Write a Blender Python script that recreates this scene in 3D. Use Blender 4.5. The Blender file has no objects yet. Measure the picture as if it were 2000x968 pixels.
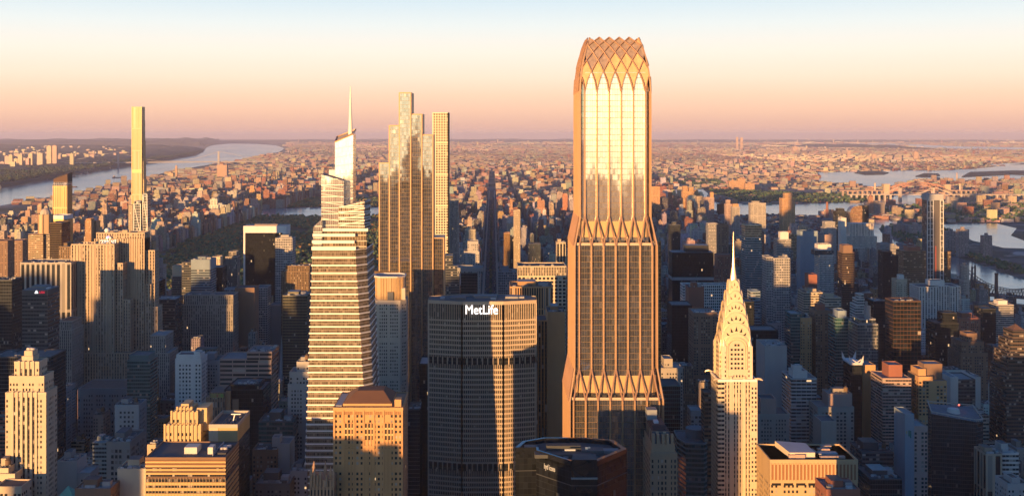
import bpy, math, random
import numpy as np
from math import radians as R, pi, sin, cos, sqrt
S = bpy.context.scene
COL = S.collection
# ---------------------------------------------------------------- camera, sky, sun, exposure
CX, HY, F, CH = 962.0, 262.0, 2195.0, 390.0          # vanishing column, horizon row, focal length (photo px), eye height (m)
cam = bpy.data.cameras.new('camera'); co = bpy.data.objects.new('camera', cam); COL.objects.link(co)
co.location = (0, 0, CH); co.rotation_euler = (R(90), 0, 0)
cam.sensor_width = 36; cam.lens = 36 * F / 2000
cam.shift_x = (1000 - CX) / 2000; cam.shift_y = -(484 - HY) / 2000
cam.clip_start = 5; cam.clip_end = 250000
S.camera = co
SUN_AZ, SUN_EL = 29.0, 3.1                            # degrees left of straight behind the camera, above the horizon
HAZE = 2.0e-5
sl = bpy.data.lights.new('sun', 'SUN'); so = bpy.data.objects.new('sun', sl); COL.objects.link(so)
sl.energy = 4.6; sl.angle = R(0.5); sl.color = (1.0, 0.53, 0.185)
so.rotation_euler = (R(90 - SUN_EL), 0, -R(SUN_AZ)); so.location = (-300, -600, 900)
W = bpy.data.worlds.new('World'); S.world = W; W.use_nodes = True
nt = W.node_tree; nt.nodes.clear()
def N(t, typ, **k):
    n = t.nodes.new(typ)
    for a, b in k.items(): setattr(n, a, b)
    return n
def L(t, a, b): t.links.new(a, b)
def M_(t, op, a, b=None, c=None):
    n = N(t, 'ShaderNodeMath', operation=op)
    for i, x in enumerate((a, b, c)):
        if x is None: continue
        if isinstance(x, (int, float)): n.inputs[i].default_value = x
        else: L(t, x, n.inputs[i])
    return n.outputs[0]
def ramp(t, fac, stops, interp='LINEAR'):
    n = N(t, 'ShaderNodeValToRGB'); cr = n.color_ramp; cr.interpolation = interp
    while len(cr.elements) < len(stops): cr.elements.new(0.5)
    for e, (p, c) in zip(cr.elements, stops): e.position = p; e.color = (*c, 1)
    L(t, fac, n.inputs[0]); return n.outputs[0]
def lin(r, g, b):
    f = lambda u: (u / 255 / 12.92) if u < 10 else ((u / 255 + .055) / 1.055) ** 2.4
    return (f(r), f(g), f(b))
out = N(nt, 'ShaderNodeOutputWorld')
sky = N(nt, 'ShaderNodeTexSky', sky_type='NISHITA'); sky.sun_disc = False
sky.sun_elevation = R(SUN_EL); sky.sun_rotation = R(180 + SUN_AZ); sky.air_density = 1.0; sky.dust_density = 0.6; sky.ozone_density = 4.0; sky.altitude = 300
bg1 = N(nt, 'ShaderNodeBackground'); bt = N(nt, 'ShaderNodeVectorMath', operation='MULTIPLY'); L(nt, sky.outputs[0], bt.inputs[0]); bt.inputs[1].default_value = (.66, .94, 1.08)
L(nt, bt.outputs[0], bg1.inputs[0]); bg1.inputs[1].default_value = 0.15
tc = N(nt, 'ShaderNodeTexCoord'); sp = N(nt, 'ShaderNodeSeparateXYZ'); L(nt, tc.outputs['Generated'], sp.inputs[0])
z01 = M_(nt, 'MULTIPLY', sp.outputs[2], 2.5)
pink = ramp(nt, z01, [(0, lin(212, 170, 158)), (.02, lin(222, 176, 157)), (.05, lin(238, 192, 164)), (.085, lin(245, 206, 176)), (.125, lin(248, 221, 196)), (.18, lin(243, 231, 215)),
                      (.24, lin(227, 231, 228)), (.30, lin(204, 221, 230)), (.7, lin(135, 172, 210))])
bg2 = N(nt, 'ShaderNodeBackground'); L(nt, pink, bg2.inputs[0]); bg2.inputs[1].default_value = 0.52
mr = N(nt, 'ShaderNodeMapRange', interpolation_type='SMOOTHSTEP'); L(nt, sp.outputs[1], mr.inputs[0]); mr.inputs[1].default_value = -0.1; mr.inputs[2].default_value = 0.55
mz = N(nt, 'ShaderNodeMapRange', interpolation_type='SMOOTHSTEP'); L(nt, sp.outputs[2], mz.inputs[0]); mz.inputs[1].default_value = 0.32; mz.inputs[2].default_value = 0.13
mx = N(nt, 'ShaderNodeMixShader'); L(nt, M_(nt, 'MULTIPLY', mr.outputs[0], mz.outputs[0]), mx.inputs[0])
L(nt, bg1.outputs[0], mx.inputs[1]); L(nt, bg2.outputs[0], mx.inputs[2])
sd = N(nt, 'ShaderNodeVectorMath', operation='DOT_PRODUCT'); L(nt, tc.outputs['Generated'], sd.inputs[0])
sd.inputs[1].default_value = (-sin(R(SUN_AZ)) * cos(R(SUN_EL)), -cos(R(SUN_AZ)) * cos(R(SUN_EL)), sin(R(SUN_EL)))
ga = M_(nt, 'POWER', M_(nt, 'MAXIMUM', sd.outputs['Value'], 0.0), 4.0)                    # the evening glow round the low sun, behind the camera
gz = N(nt, 'ShaderNodeMapRange', interpolation_type='SMOOTHSTEP'); L(nt, sp.outputs[2], gz.inputs[0]); gz.inputs[1].default_value = 0.12; gz.inputs[2].default_value = 0.0
bg3 = N(nt, 'ShaderNodeBackground'); bg3.inputs[0].default_value = (1.0, .78, .50, 1); L(nt, M_(nt, 'MULTIPLY', M_(nt, 'MULTIPLY', ga, gz.outputs[0]), 1.7), bg3.inputs[1])
ad = N(nt, 'ShaderNodeAddShader'); L(nt, mx.outputs[0], ad.inputs[0]); L(nt, bg3.outputs[0], ad.inputs[1]); L(nt, ad.outputs[0], out.inputs[0])
S.view_settings.view_transform = 'Standard'; S.view_settings.look = 'None'; S.view_settings.exposure = 1.2; S.view_settings.gamma = 1.0
S.view_settings.use_curve_mapping = False
cy = S.cycles; cy.max_bounces = 6; cy.diffuse_bounces = 2; cy.glossy_bounces = 3; cy.transmission_bounces = 2; cy.volume_bounces = 0
cy.sample_clamp_indirect = 4; cy.use_denoising = True; cy.caustics_reflective = False; cy.caustics_refractive = False
rnd = random.Random(7)
def wx(px, Y): return (px - CX) * Y / F
def wz(py, Y): return CH - (py - HY) * Y / F
def gp(px, row, z=0.0):                                # the ground point seen at a photo pixel
    Y = (CH - z) * F / (row - HY); return (wx(px, Y), Y)
def pxs(X, Y): return CX + X * F / Y
def rows(Z, Y): return HY + (CH - Z) * F / Y
# ---------------------------------------------------------------- materials
def mat(name):
    m = bpy.data.materials.new(name); m.use_nodes = True; t = m.node_tree; t.nodes.clear()
    o = N(t, 'ShaderNodeOutputMaterial'); p = N(t, 'ShaderNodeBsdfPrincipled'); L(t, p.outputs[0], o.inputs[0]); return m, t, p
def mixc(t, fac, a, b):
    n = N(t, 'ShaderNodeMix', data_type='RGBA')
    for i, x in ((0, fac), (6, a), (7, b)):
        if isinstance(x, (int, float)): n.inputs[i].default_value = x
        elif isinstance(x, tuple): n.inputs[i].default_value = (*x, 1)
        else: L(t, x, n.inputs[i])
    return n.outputs[2]
def mixf(t, fac, a, b):
    n = N(t, 'ShaderNodeMix')
    for i, x in ((0, fac), (2, a), (3, b)):
        if isinstance(x, (int, float)): n.inputs[i].default_value = x
        else: L(t, x, n.inputs[i])
    return n.outputs[0]
def bcol(t, dirt=.25, scale=.06):
    at = N(t, 'ShaderNodeAttribute', attribute_name='bcol')
    g = N(t, 'ShaderNodeNewGeometry'); mp = N(t, 'ShaderNodeMapping'); mp.inputs[3].default_value = (1, 1, .35); L(t, g.outputs['Position'], mp.inputs[0])
    nz = N(t, 'ShaderNodeTexNoise'); L(t, mp.outputs[0], nz.inputs['Vector']); nz.inputs['Scale'].default_value = scale; nz.inputs['Detail'].default_value = 5; nz.inputs['Roughness'].default_value = .65
    f = M_(t, 'MULTIPLY_ADD', nz.outputs[0], dirt * 2, 1 - dirt)
    vm = N(t, 'ShaderNodeVectorMath', operation='SCALE'); L(t, at.outputs['Color'], vm.inputs[0]); L(t, f, vm.inputs['Scale']); return vm.outputs[0]
def facade(name, ax, y0, y1, glass=(.02, .025, .03), grough=.12, gmetal=0.0, tilt=.0, blind=.18, spand=0, lit=.0015, dirt=.25, wrough=.8, wmetal=0.0, blindc=(.30, .27, .23), var=.8, ior=1.5, warp=0.0, group=0):
    vb = 1 - var / 2
    m, t, p = mat(name)
    uv = N(t, 'ShaderNodeUVMap'); s = N(t, 'ShaderNodeSeparateXYZ'); L(t, uv.outputs[0], s.inputs[0])
    fx = M_(t, 'FRACT', s.outputs[0]); fy = M_(t, 'FRACT', s.outputs[1])
    inx = M_(t, 'LESS_THAN', M_(t, 'ABSOLUTE', M_(t, 'SUBTRACT', fx, .5)), .5 - ax)
    iny = M_(t, 'LESS_THAN', M_(t, 'ABSOLUTE', M_(t, 'SUBTRACT', fy, (y0 + y1) / 2)), (y1 - y0) / 2)
    if group:                                         # windows in groups with a blank pier between, and plain belt floors
        inx = M_(t, 'MULTIPLY', inx, M_(t, 'GREATER_THAN', M_(t, 'FLOORED_MODULO', s.outputs[0], group), 1.0))
        iny = M_(t, 'MULTIPLY', iny, M_(t, 'GREATER_THAN', M_(t, 'FLOORED_MODULO', M_(t, 'MULTIPLY', s.outputs[1], -1.0), 11.0), .98))
    mask = M_(t, 'MULTIPLY', inx, iny)
    cc = N(t, 'ShaderNodeCombineXYZ'); L(t, M_(t, 'FLOOR', s.outputs[0]), cc.inputs[0]); L(t, M_(t, 'FLOOR', s.outputs[1]), cc.inputs[1])
    wn = N(t, 'ShaderNodeTexWhiteNoise', noise_dimensions='2D'); L(t, cc.outputs[0], wn.inputs['Vector'])
    wall = bcol(t, dirt)
    if spand:                                         # darker panel under each window of a vertical strip
        sv = N(t, 'ShaderNodeVectorMath', operation='SCALE'); L(t, wall, sv.inputs[0]); sv.inputs['Scale'].default_value = spand
        wall = mixc(t, inx, wall, sv.outputs[0])
    sc = N(t, 'ShaderNodeSeparateColor'); L(t, wn.outputs['Color'], sc.inputs[0])
    isb = M_(t, 'GREATER_THAN', sc.outputs[0], 1 - blind)
    gl = mixc(t, isb, glass, blindc)
    g2 = N(t, 'ShaderNodeVectorMath', operation='SCALE'); L(t, gl, g2.inputs[0]); L(t, M_(t, 'MULTIPLY_ADD', sc.outputs[2], var, vb), g2.inputs['Scale']); p.inputs['IOR'].default_value = ior
    L(t, mixc(t, mask, wall, g2.outputs[0]), p.inputs['Base Color'])
    L(t, mixf(t, mask, wrough, grough), p.inputs['Roughness'])
    if gmetal or wmetal: L(t, mixf(t, mask, wmetal, gmetal), p.inputs['Metallic'])
    if tilt:
        g = N(t, 'ShaderNodeNewGeometry')
        v1 = N(t, 'ShaderNodeVectorMath', operation='SUBTRACT'); L(t, wn.outputs['Color'], v1.inputs[0]); v1.inputs[1].default_value = (.5, .5, .5)
        v2 = N(t, 'ShaderNodeVectorMath', operation='SCALE'); L(t, v1.outputs[0], v2.inputs[0]); L(t, M_(t, 'MULTIPLY', mask, tilt), v2.inputs['Scale'])
        v3 = N(t, 'ShaderNodeVectorMath', operation='ADD'); L(t, v2.outputs[0], v3.inputs[0]); L(t, g.outputs['Normal'], v3.inputs[1])
        if warp:                                      # slow waviness of the big panes
            wz_ = N(t, 'ShaderNodeTexNoise'); wm_ = N(t, 'ShaderNodeMapping'); wm_.inputs[3].default_value = (1, 1, .45); L(t, g.outputs['Position'], wm_.inputs[0]); L(t, wm_.outputs[0], wz_.inputs['Vector']); wz_.inputs['Scale'].default_value = .09; wz_.inputs['Detail'].default_value = 4
            w1 = N(t, 'ShaderNodeVectorMath', operation='SUBTRACT'); L(t, wz_.outputs['Color'], w1.inputs[0]); w1.inputs[1].default_value = (.5, .5, .5)
            w2 = N(t, 'ShaderNodeVectorMath', operation='SCALE'); L(t, w1.outputs[0], w2.inputs[0]); w2.inputs['Scale'].default_value = warp
            w3 = N(t, 'ShaderNodeVectorMath', operation='ADD'); L(t, v3.outputs[0], w3.inputs[0]); L(t, w2.outputs[0], w3.inputs[1]); v3 = w3
        v4 = N(t, 'ShaderNodeVectorMath', operation='NORMALIZE'); L(t, v3.outputs[0], v4.inputs[0]); L(t, v4.outputs[0], p.inputs['Normal'])
    if lit:
        e = M_(t, 'MULTIPLY', M_(t, 'GREATER_THAN', sc.outputs[1], 1 - lit), mask)
        p.inputs['Emission Color'].default_value = (1, .62, .3, 1); L(t, M_(t, 'MULTIPLY', e, .5), p.inputs['Emission Strength'])
    return m
MAT = {
 'punched': facade('facade_punched', .25, .28, .78, group=5, blind=.22),
 'punched2': facade('facade_punched_wide', .18, .25, .82, group=4, blind=.2),
 'ribbon': facade('facade_ribbon', .03, .30, .80, blind=.15, tilt=.02),
 'piers': facade('facade_piers', .29, .22, .86, spand=.55, blind=.2),
 'fins': facade('facade_fins', .2, .03, .97, spand=.6, blind=.1),
 'grid': facade('facade_grid', .16, .2, .84, blind=.12, tilt=.02),
 'glass': facade('facade_glass', .05, .08, .94, warp=.06, glass=(.05, .065, .075), grough=.06, gmetal=.35, tilt=.035, blind=.12, lit=.001),
 'darkglass': facade('facade_dark_glass', .05, .10, .92, warp=.05, glass=(.012, .016, .02), grough=.08, gmetal=.0, tilt=.02, blind=.03, ior=1.3, lit=.001),
 'tealglass': facade('facade_teal_glass', .03, .32, .92, glass=(.02, .075, .075), grough=.08, gmetal=.2, tilt=.02, blind=.08, lit=.001),
 'bronze': facade('facade_bronze_glass', .10, .05, .95, glass=(.22, .14, .06), grough=.10, gmetal=.6, tilt=.03, blind=.05, lit=0),
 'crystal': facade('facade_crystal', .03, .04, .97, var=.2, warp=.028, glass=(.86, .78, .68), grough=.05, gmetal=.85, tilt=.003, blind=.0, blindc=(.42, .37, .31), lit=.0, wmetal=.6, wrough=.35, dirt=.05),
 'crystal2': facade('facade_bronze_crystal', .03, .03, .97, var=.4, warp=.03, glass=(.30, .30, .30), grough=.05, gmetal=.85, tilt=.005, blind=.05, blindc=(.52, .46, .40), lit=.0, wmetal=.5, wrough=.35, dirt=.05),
 'far': facade('facade_far', .25, .25, .8, glass=(.03, .03, .03), grough=.3, blind=.2, lit=.0008),
}
def plain(name, col=None, rough=.8, metal=0, dirt=.2, scale=.06, emit=None):
    m, t, p = mat(name)
    if emit: p.inputs['Emission Color'].default_value = (*emit[0], 1); p.inputs['Emission Strength'].default_value = emit[1]
    if col is None: L(t, bcol(t, dirt, scale), p.inputs['Base Color'])
    else:
        g = N(t, 'ShaderNodeNewGeometry'); nz = N(t, 'ShaderNodeTexNoise'); L(t, g.outputs['Position'], nz.inputs['Vector'])
        nz.inputs['Scale'].default_value = scale; nz.inputs['Detail'].default_value = 6
        vm = N(t, 'ShaderNodeVectorMath', operation='SCALE'); vm.inputs[0].default_value = col; L(t, M_(t, 'MULTIPLY_ADD', nz.outputs[0], dirt * 2, 1 - dirt), vm.inputs['Scale'])
        L(t, vm.outputs[0], p.inputs['Base Color'])
    p.inputs['Roughness'].default_value = rough; p.inputs['Metallic'].default_value = metal
    return m
MAT['blank'] = plain('masonry', None, .85, 0, .22, .08)
MAT['roof'] = plain('roofing', None, .9, 0, .5, .12)
MAT['gold'] = plain('bronze_gold_metal', (.42, .26, .15), .42, .4, .12)
MAT['goldpanel'] = plain('gold_panel', (.52, .34, .17), .5, .25, .12, .02)
MAT['copperrib'] = plain('copper_rib', (.36, .215, .14), .45, .25, .12)
MAT['steel'] = plain('nirosta_steel', (.82, .66, .44), .32, .35, .12, .2)
MAT['whiteband'] = plain('white_terracotta', (.74, .70, .64), .5, 0, .06)
MAT['darkpane'] = plain('dark_pane', (.02, .022, .025), .1, 0, .1)
MAT['darkmetal'] = plain('dark_metal', (.04, .042, .045), .5, .3, .2)
MAT['concrete'] = plain('precast_concrete', (.45, .36, .27), .75, 0, .14, .15)
MAT['black'] = plain('black_glass_panel', (.012, .014, .017), .12, 0, .3, .1)
MAT['signwhite'] = plain('sign_white', (.9, .9, .88), .5, 0, .02, .1, ((1, .93, .9), .85))
MAT['signred'] = plain('sign_red', (.6, .02, .04), .5, 0, .02, .1, ((.7, .02, .06), .35))
MAT['whitetank'] = plain('white_paint', (.75, .74, .72), .5, 0, .08)
MAT['bulb'] = plain('lamp_red', (.8, .05, .03), .4, 0, .02, .1, ((1, .08, .04), 3.0))
PAL = {'tan': (.40, .31, .22), 'cream': (.52, .43, .31), 'grey': (.26, .26, .265), 'lgrey': (.38, .365, .35), 'white': (.60, .57, .53), 'brown': (.20, .125, .085),
       'red': (.27, .105, .07), 'dgrey': (.085, .09, .095), 'black': (.022, .024, .028), 'teal': (.10, .17, .17), 'blue': (.22, .28, .33), 'bronze': (.20, .13, .07),
       'pink': (.38, .27, .23), 'stone': (.34, .31, .27), 'orange': (.46, .27, .13), 'olive': (.20, .19, .13)}
CNAME = {'tan': 'tan', 'cream': 'cream', 'grey': 'grey', 'lgrey': 'pale grey', 'white': 'white', 'brown': 'brown', 'red': 'red brick', 'stone': 'stone', 'pink': 'pinkish', 'dgrey': 'dark grey',
         'orange': 'orange brick', 'blue': 'blue-grey', 'teal': 'teal', 'black': 'black', 'olive': 'olive', 'bronze': 'bronze'}
# ---------------------------------------------------------------- mesh builder
ROOFC = [(.10, .10, .105), (.16, .155, .15), (.07, .07, .075), (.22, .21, .20), (.30, .29, .28), (.14, .11, .09)]
def rect(x0, y0, x1, y1): return [(x0, y0), (x1, y0), (x1, y1), (x0, y1)]
class MB:
    def __init__(s): s.v = []; s.f = []; s.u = []; s.m = []; s.c = []
    def face(s, pts, uvs=None, m=0, c=(.5, .5, .5)):
        b = len(s.v); s.v += pts; s.f.append(tuple(range(b, b + len(pts))))
        s.u += uvs if uvs else [(p[0] * .3, p[1] * .3 + p[2] * .3) for p in pts]; s.m.append(m); s.c.append((*c, 1.0))
    def prism(s, poly, z0, z1, c=(.5, .5, .5), rc=None, bay=3.2, flr=3.6, wm=0, rm=1, top=None, cap=True, base=False, walls=True):
        """walls from z0 up to z1 (a number, or one height per corner) over poly, optionally leaning in to another outline"""
        n = len(poly); tp = top or poly; zt = list(z1) if isinstance(z1, (list, tuple)) else [z1] * n; zm = max(zt); k = s.uo()
        if walls:
            for i in range(n):
                j = (i + 1) % n; a, b = poly[i], poly[j]; A, B = tp[i], tp[j]
                w = math.hypot(b[0] - a[0], b[1] - a[1]); nb = max(1, round(w / bay))
                wt = math.hypot(B[0] - A[0], B[1] - A[1]); e = (nb - nb * wt / w) / 2 if w > 0 and top else 0
                s.face([(a[0], a[1], z0), (b[0], b[1], z0), (B[0], B[1], zt[j]), (A[0], A[1], zt[i])],
                       [(k, (z0 - zm) / flr), (k + nb, (z0 - zm) / flr), (k + nb - e, (zt[j] - zm) / flr), (k + e, (zt[i] - zm) / flr)], wm, c)
        if cap: s.face([(tp[i][0], tp[i][1], zt[i]) for i in range(n)], None, rm, rc or c)
        if base: s.face([(poly[i][0], poly[i][1], z0) for i in reversed(range(n))], None, rm, rc or c)
        return s
    def uo(s): return rnd.randrange(0, 400)
    def box(s, x0, y0, z0, x1, y1, z1, c=(.5, .5, .5), m=0, rc=None, rm=None, base=True):
        return s.prism(rect(x0, y0, x1, y1), z0, z1, c, rc or c, 3.2, 3.6, m, m if rm is None else rm, base=base)
    def ring(s, poly, z0, z1, w, c, m=0):              # parapet: a low wall round a roof
        cx = sum(p[0] for p in poly) / len(poly); cyy = sum(p[1] for p in poly) / len(poly)
        r = max(math.hypot(p[0] - cx, p[1] - cyy) for p in poly); q = 1 - w * 1.3 / r
        inn = [(cx + (p[0] - cx) * q, cyy + (p[1] - cyy) * q) for p in poly]; n = len(poly)
        for i in range(n):
            j = (i + 1) % n; a, b, A, B = poly[i], poly[j], inn[i], inn[j]
            s.face([(a[0], a[1], z0), (b[0], b[1], z0), (b[0], b[1], z1), (a[0], a[1], z1)], None, m, c)
            s.face([(a[0], a[1], z1), (b[0], b[1], z1), (B[0], B[1], z1), (A[0], A[1], z1)], None, m, c)
            s.face([(B[0], B[1], z0), (A[0], A[1], z0), (A[0], A[1], z1), (B[0], B[1], z1)], None, m, c)
        return s
    def cyl(s, x, y, z0, z1, r, r1=None, n=10, c=(.5, .5, .5), m=0, cap=True):
        r1 = r if r1 is None else r1
        P = [(x + r * cos(2 * pi * i / n), y + r * sin(2 * pi * i / n)) for i in range(n)]; Q = [(x + r1 * cos(2 * pi * i / n), y + r1 * sin(2 * pi * i / n)) for i in range(n)]
        return s.prism(P, z0, z1, c, c, 3, 3, m, m, top=Q, cap=cap and r1 > .01)
    def tube(s, pts, r, c=(.5, .5, .5), m=0, n=4):
        rings = []
        for i, p in enumerate(pts):
            a = pts[max(0, i - 1)]; b = pts[min(len(pts) - 1, i + 1)]
            d = np.subtract(b, a); d = d / (np.linalg.norm(d) + 1e-9)
            up = np.array((0, 0, 1.)) if abs(d[2]) < .9 else np.array((1., 0, 0))
            u = np.cross(up, d); u /= np.linalg.norm(u); w = np.cross(d, u)
            rings.append([tuple(np.add(p, r * (cos(2 * pi * k / n + pi / 4) * u + sin(2 * pi * k / n + pi / 4) * w))) for k in range(n)])
        for A, B in zip(rings, rings[1:]):
            for k in range(n): s.face([A[k], A[(k + 1) % n], B[(k + 1) % n], B[k]], None, m, c)
        s.face(list(reversed(rings[0])), None, m, c); s.face(rings[-1], None, m, c); return s
    def build_each(s, name, mats, parent, nf=6):
        """every box an object of its own"""
        q = 0
        for i in range(0, len(s.f), nf):
            b = MB()
            for f, m, c in zip(s.f[i:i + nf], s.m[i:i + nf], s.c[i:i + nf]): b.face([s.v[k] for k in f], None, m, c[:3])
            b.build(name, mats, parent)
    def build(s, name, mats, parent=None, origin=None):
        o3 = tuple(origin) if origin else (tuple(parent['_o']) if parent is not None and '_o' in parent else (0, 0, 0))
        me = bpy.data.meshes.new(name); me.from_pydata([(p[0] - o3[0], p[1] - o3[1], p[2] - o3[2]) for p in s.v], [], s.f)
        ul = me.uv_layers.new(name='UVMap'); ul.data.foreach_set('uv', np.array(s.u, dtype=np.float32).ravel())
        me.polygons.foreach_set('material_index', np.array(s.m, dtype=np.int32))
        at = me.attributes.new('bcol', 'FLOAT_COLOR', 'FACE'); at.data.foreach_set('color', np.array(s.c, dtype=np.float32).ravel())
        for m in (mats if isinstance(mats, (list, tuple)) else [mats]): me.materials.append(MAT[m] if isinstance(m, str) else m)
        ob = bpy.data.objects.new(name, me); COL.objects.link(ob)
        if parent is not None: ob.parent = parent
        else: ob.location = o3
        if origin is not None and parent is not None: ob.location = tuple(np.subtract(o3, parent['_o']))
        return ob
def tag(o, label=None, cat=None, group=None, kind=None):
    for k, v in (('label', label), ('category', cat), ('group', group), ('kind', kind)):
        if v: o[k] = v
    return o
def thing(name, label, cat, loc, group=None):
    o = bpy.data.objects.new(name, None); COL.objects.link(o); o.location = loc; o.empty_display_size = 5
    o['_o'] = loc; return tag(o, label, cat, group)
FOOT = []                                              # footprints of the buildings placed one by one: x0, y0, x1, y1, top
SCR = []                                               # what they cover in the picture: distance, x0, x1, top row, short name
def reg(x0, y0, x1, y1, z, short=None):
    FOOT.append((min(x0, x1), y0, max(x0, x1), y1, z))
    SCR.append((y0, min(pxs(x0, y0), pxs(x0, y1)), max(pxs(x1, y0), pxs(x1, y1)), rows(z, y1 if z < CH else y0), short))

def text(body, name, size, extrude, offset, m, parent, loc, rot, scale=(1, 1, 1), align='LEFT'):
    """raised letters, turned into a mesh"""
    cu = bpy.data.curves.new(name, 'FONT'); cu.body = body; cu.size = size; cu.extrude = extrude; cu.offset = offset; cu.align_x = align
    o = bpy.data.objects.new(name, cu); COL.objects.link(o); me = bpy.data.meshes.new_from_object(o.evaluated_get(bpy.context.evaluated_depsgraph_get()))
    bpy.data.objects.remove(o); bpy.data.curves.remove(cu); me.materials.clear(); me.materials.append(MAT[m])
    o = bpy.data.objects.new(name, me); COL.objects.link(o); o.parent = parent; o.rotation_euler = rot; o.scale = scale; o.location = tuple(np.subtract(loc, parent['_o'])); return o
# ---------------------------------------------------------------- the setting: land, water, hills, avenue
def ground_material():
    m, t, p = mat('city_ground'); g = N(t, 'ShaderNodeNewGeometry')
    def nz(scale, det=6, rough=.6):
        n = N(t, 'ShaderNodeTexNoise'); L(t, g.outputs['Position'], n.inputs['Vector']); n.inputs['Scale'].default_value = scale; n.inputs['Detail'].default_value = det; n.inputs['Roughness'].default_value = rough; return n.outputs[0]
    v = N(t, 'ShaderNodeTexVoronoi'); L(t, g.outputs['Position'], v.inputs['Vector']); v.inputs['Scale'].default_value = .012
    sc = N(t, 'ShaderNodeSeparateColor'); L(t, v.outputs['Color'], sc.inputs[0])
    patch = ramp(t, sc.outputs[0], [(0, (.10, .095, .09)), (.3, (.16, .14, .12)), (.55, (.07, .075, .05)), (.75, (.24, .20, .17)), (.93, (.40, .35, .32))], 'CONSTANT')
    green = M_(t, 'GREATER_THAN', nz(.0011, 8, .62), .56)
    c = mixc(t, green, patch, ramp(t, nz(.02), [(.3, (.025, .035, .02)), (.7, (.07, .065, .035))]))
    L(t, c, p.inputs['Base Color']); p.inputs['Roughness'].default_value = .95; return m
MAT['ground'] = ground_material()
def water_material(nm, col):
    m, t, p = mat(nm); g = N(t, 'ShaderNodeNewGeometry')
    n = N(t, 'ShaderNodeTexNoise'); L(t, g.outputs['Position'], n.inputs['Vector']); n.inputs['Scale'].default_value = .006; n.inputs['Detail'].default_value = 8
    n2 = N(t, 'ShaderNodeTexNoise'); mp = N(t, 'ShaderNodeMapping'); mp.inputs[3].default_value = (.0012, .0004, 1); L(t, g.outputs['Position'], mp.inputs[0]); L(t, mp.outputs[0], n2.inputs['Vector']); n2.inputs['Scale'].default_value = 1; n2.inputs['Detail'].default_value = 5
    b = N(t, 'ShaderNodeBump'); b.inputs['Strength'].default_value = .35; b.inputs['Distance'].default_value = 6; L(t, n.outputs[0], b.inputs['Height']); L(t, b.outputs[0], p.inputs['Normal'])
    p.inputs['Base Color'].default_value = (*col, 1); L(t, M_(t, 'MULTIPLY_ADD', n2.outputs[0], .25, .06), p.inputs['Roughness']); p.inputs['IOR'].default_value = 1.5
    return m
MAT['water'] = water_material('river_water', (.07, .125, .15)); MAT['lake'] = water_material('lake_water', (.11, .21, .26))
def leafmat(name):
    m, t, p = mat(name); at = N(t, 'ShaderNodeAttribute', attribute_name='bcol'); L(t, at.outputs['Color'], p.inputs['Base Color']); p.inputs['Roughness'].default_value = .9; return m
MAT['leaf'] = leafmat('autumn_leaves')
MAT['forest'] = plain('hillside_woods', (.030, .028, .022), .95, 0, .5, .004)
MAT['asphalt'] = plain('asphalt', (.05, .05, .052), .9, 0, .3, .05)
def sheet(name, poly, z, m):
    b = MB(); b.face([(x, y, z) for x, y in poly], None, 0); return tag(b.build(name, m), kind='structure')
g = MB(); g.face([(-70000, -9000, 0), (70000, -9000, 0), (70000, 85000, 0), (-70000, 85000, 0)]); tag(g.build('ground', 'ground'), kind='structure')
# photo outlines of the water, put down on the ground
WATER_PX = {
 'hudson_river': [(-260, 372), (0, 368), (45, 358), (90, 352), (150, 342), (232, 327), (285, 320), (335, 312), (380, 304), (398, 296), (402, 289), (415, 283.5), (450, 280.5), (500, 281), (540, 284), (556, 290), (545, 297), (520, 301), (470, 312), (420, 320), (340, 333), (285, 346), (210, 362), (140, 378), (60, 391), (0, 402), (-260, 425)],
 'harlem_river': [(1288, 374), (1330, 367), (1372, 369), (1383, 378), (1386, 386), (1398, 390), (1412, 398), (1440, 408), (1440, 424), (1395, 420), (1350, 402), (1290, 384)],
 'east_river': [(1400, 398), (1440, 397), (1490, 400), (1560, 398), (1640, 395), (1700, 396), (1742, 384), (1770, 378), (1808, 378), (1806, 400), (1760, 404), (1725, 406), (1700, 412), (1640, 424), (1400, 428)],
 'river_channel': [(1698, 427), (1752, 431), (1752, 440), (1716, 446), (1722, 455), (1752, 472), (1790, 486), (1840, 494), (1900, 512), (1950, 530), (2010, 550), (2060, 600), (1900, 585), (1850, 545), (1790, 510), (1730, 500), (1690, 470)],
 'channel_bay': [(1842, 439), (1900, 436), (1945, 436), (1986, 446), (1974, 460), (2010, 474), (2020, 486), (1960, 484), (1900, 470), (1846, 448)],
 'upper_bay': [(1592, 337), (1640, 336), (1700, 334.5), (1749, 333), (1800, 333.5), (1860, 332.5), (1920, 328), (2000, 319), (2050, 318), (2060, 352), (2000, 351), (1934, 351), (1882, 354), (1840, 351), (1795, 349), (1763, 360), (1711, 367), (1661, 362), (1600, 354)],
 'far_sound': [(1640, 281), (1720, 284), (1800, 288), (1880, 291), (2040, 293.5), (2040, 289), (1880, 286), (1800, 282.5), (1720, 279.5)],
 'bay_inlet': [(1925, 321), (1990, 318), (2040, 316.5), (2040, 319), (1990, 321.5), (1940, 324)],
}
WATER = {}
for nm, P in WATER_PX.items():
    WATER[nm] = [gp(*q) for q in P]; sheet(nm, WATER[nm], .6, 'water')
LAKE_PX = {'park_reservoir': [(466, 416), (496, 409), (560, 406.5), (640, 404.5), (742, 404.5), (756, 410), (752, 420), (690, 424), (600, 423), (510, 422)],
           'park_lake': [(312, 497), (326, 494), (342, 496), (354, 494), (352, 499), (330, 500)], 'park_pond': [(488, 452), (502, 449), (512, 453), (500, 456)]}
for nm, P in LAKE_PX.items():
    WATER[nm] = [gp(*q) for q in P]; sheet(nm, WATER[nm], .9, 'lake')
PARK = [(-1100, 2230), (-285, 2230), (-285, 6750), (-1100, 6750)]
sheet('park_ground', PARK, .4, plain('park_grass', (.045, .05, .022), .95, 0, .5, .01))
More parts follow.
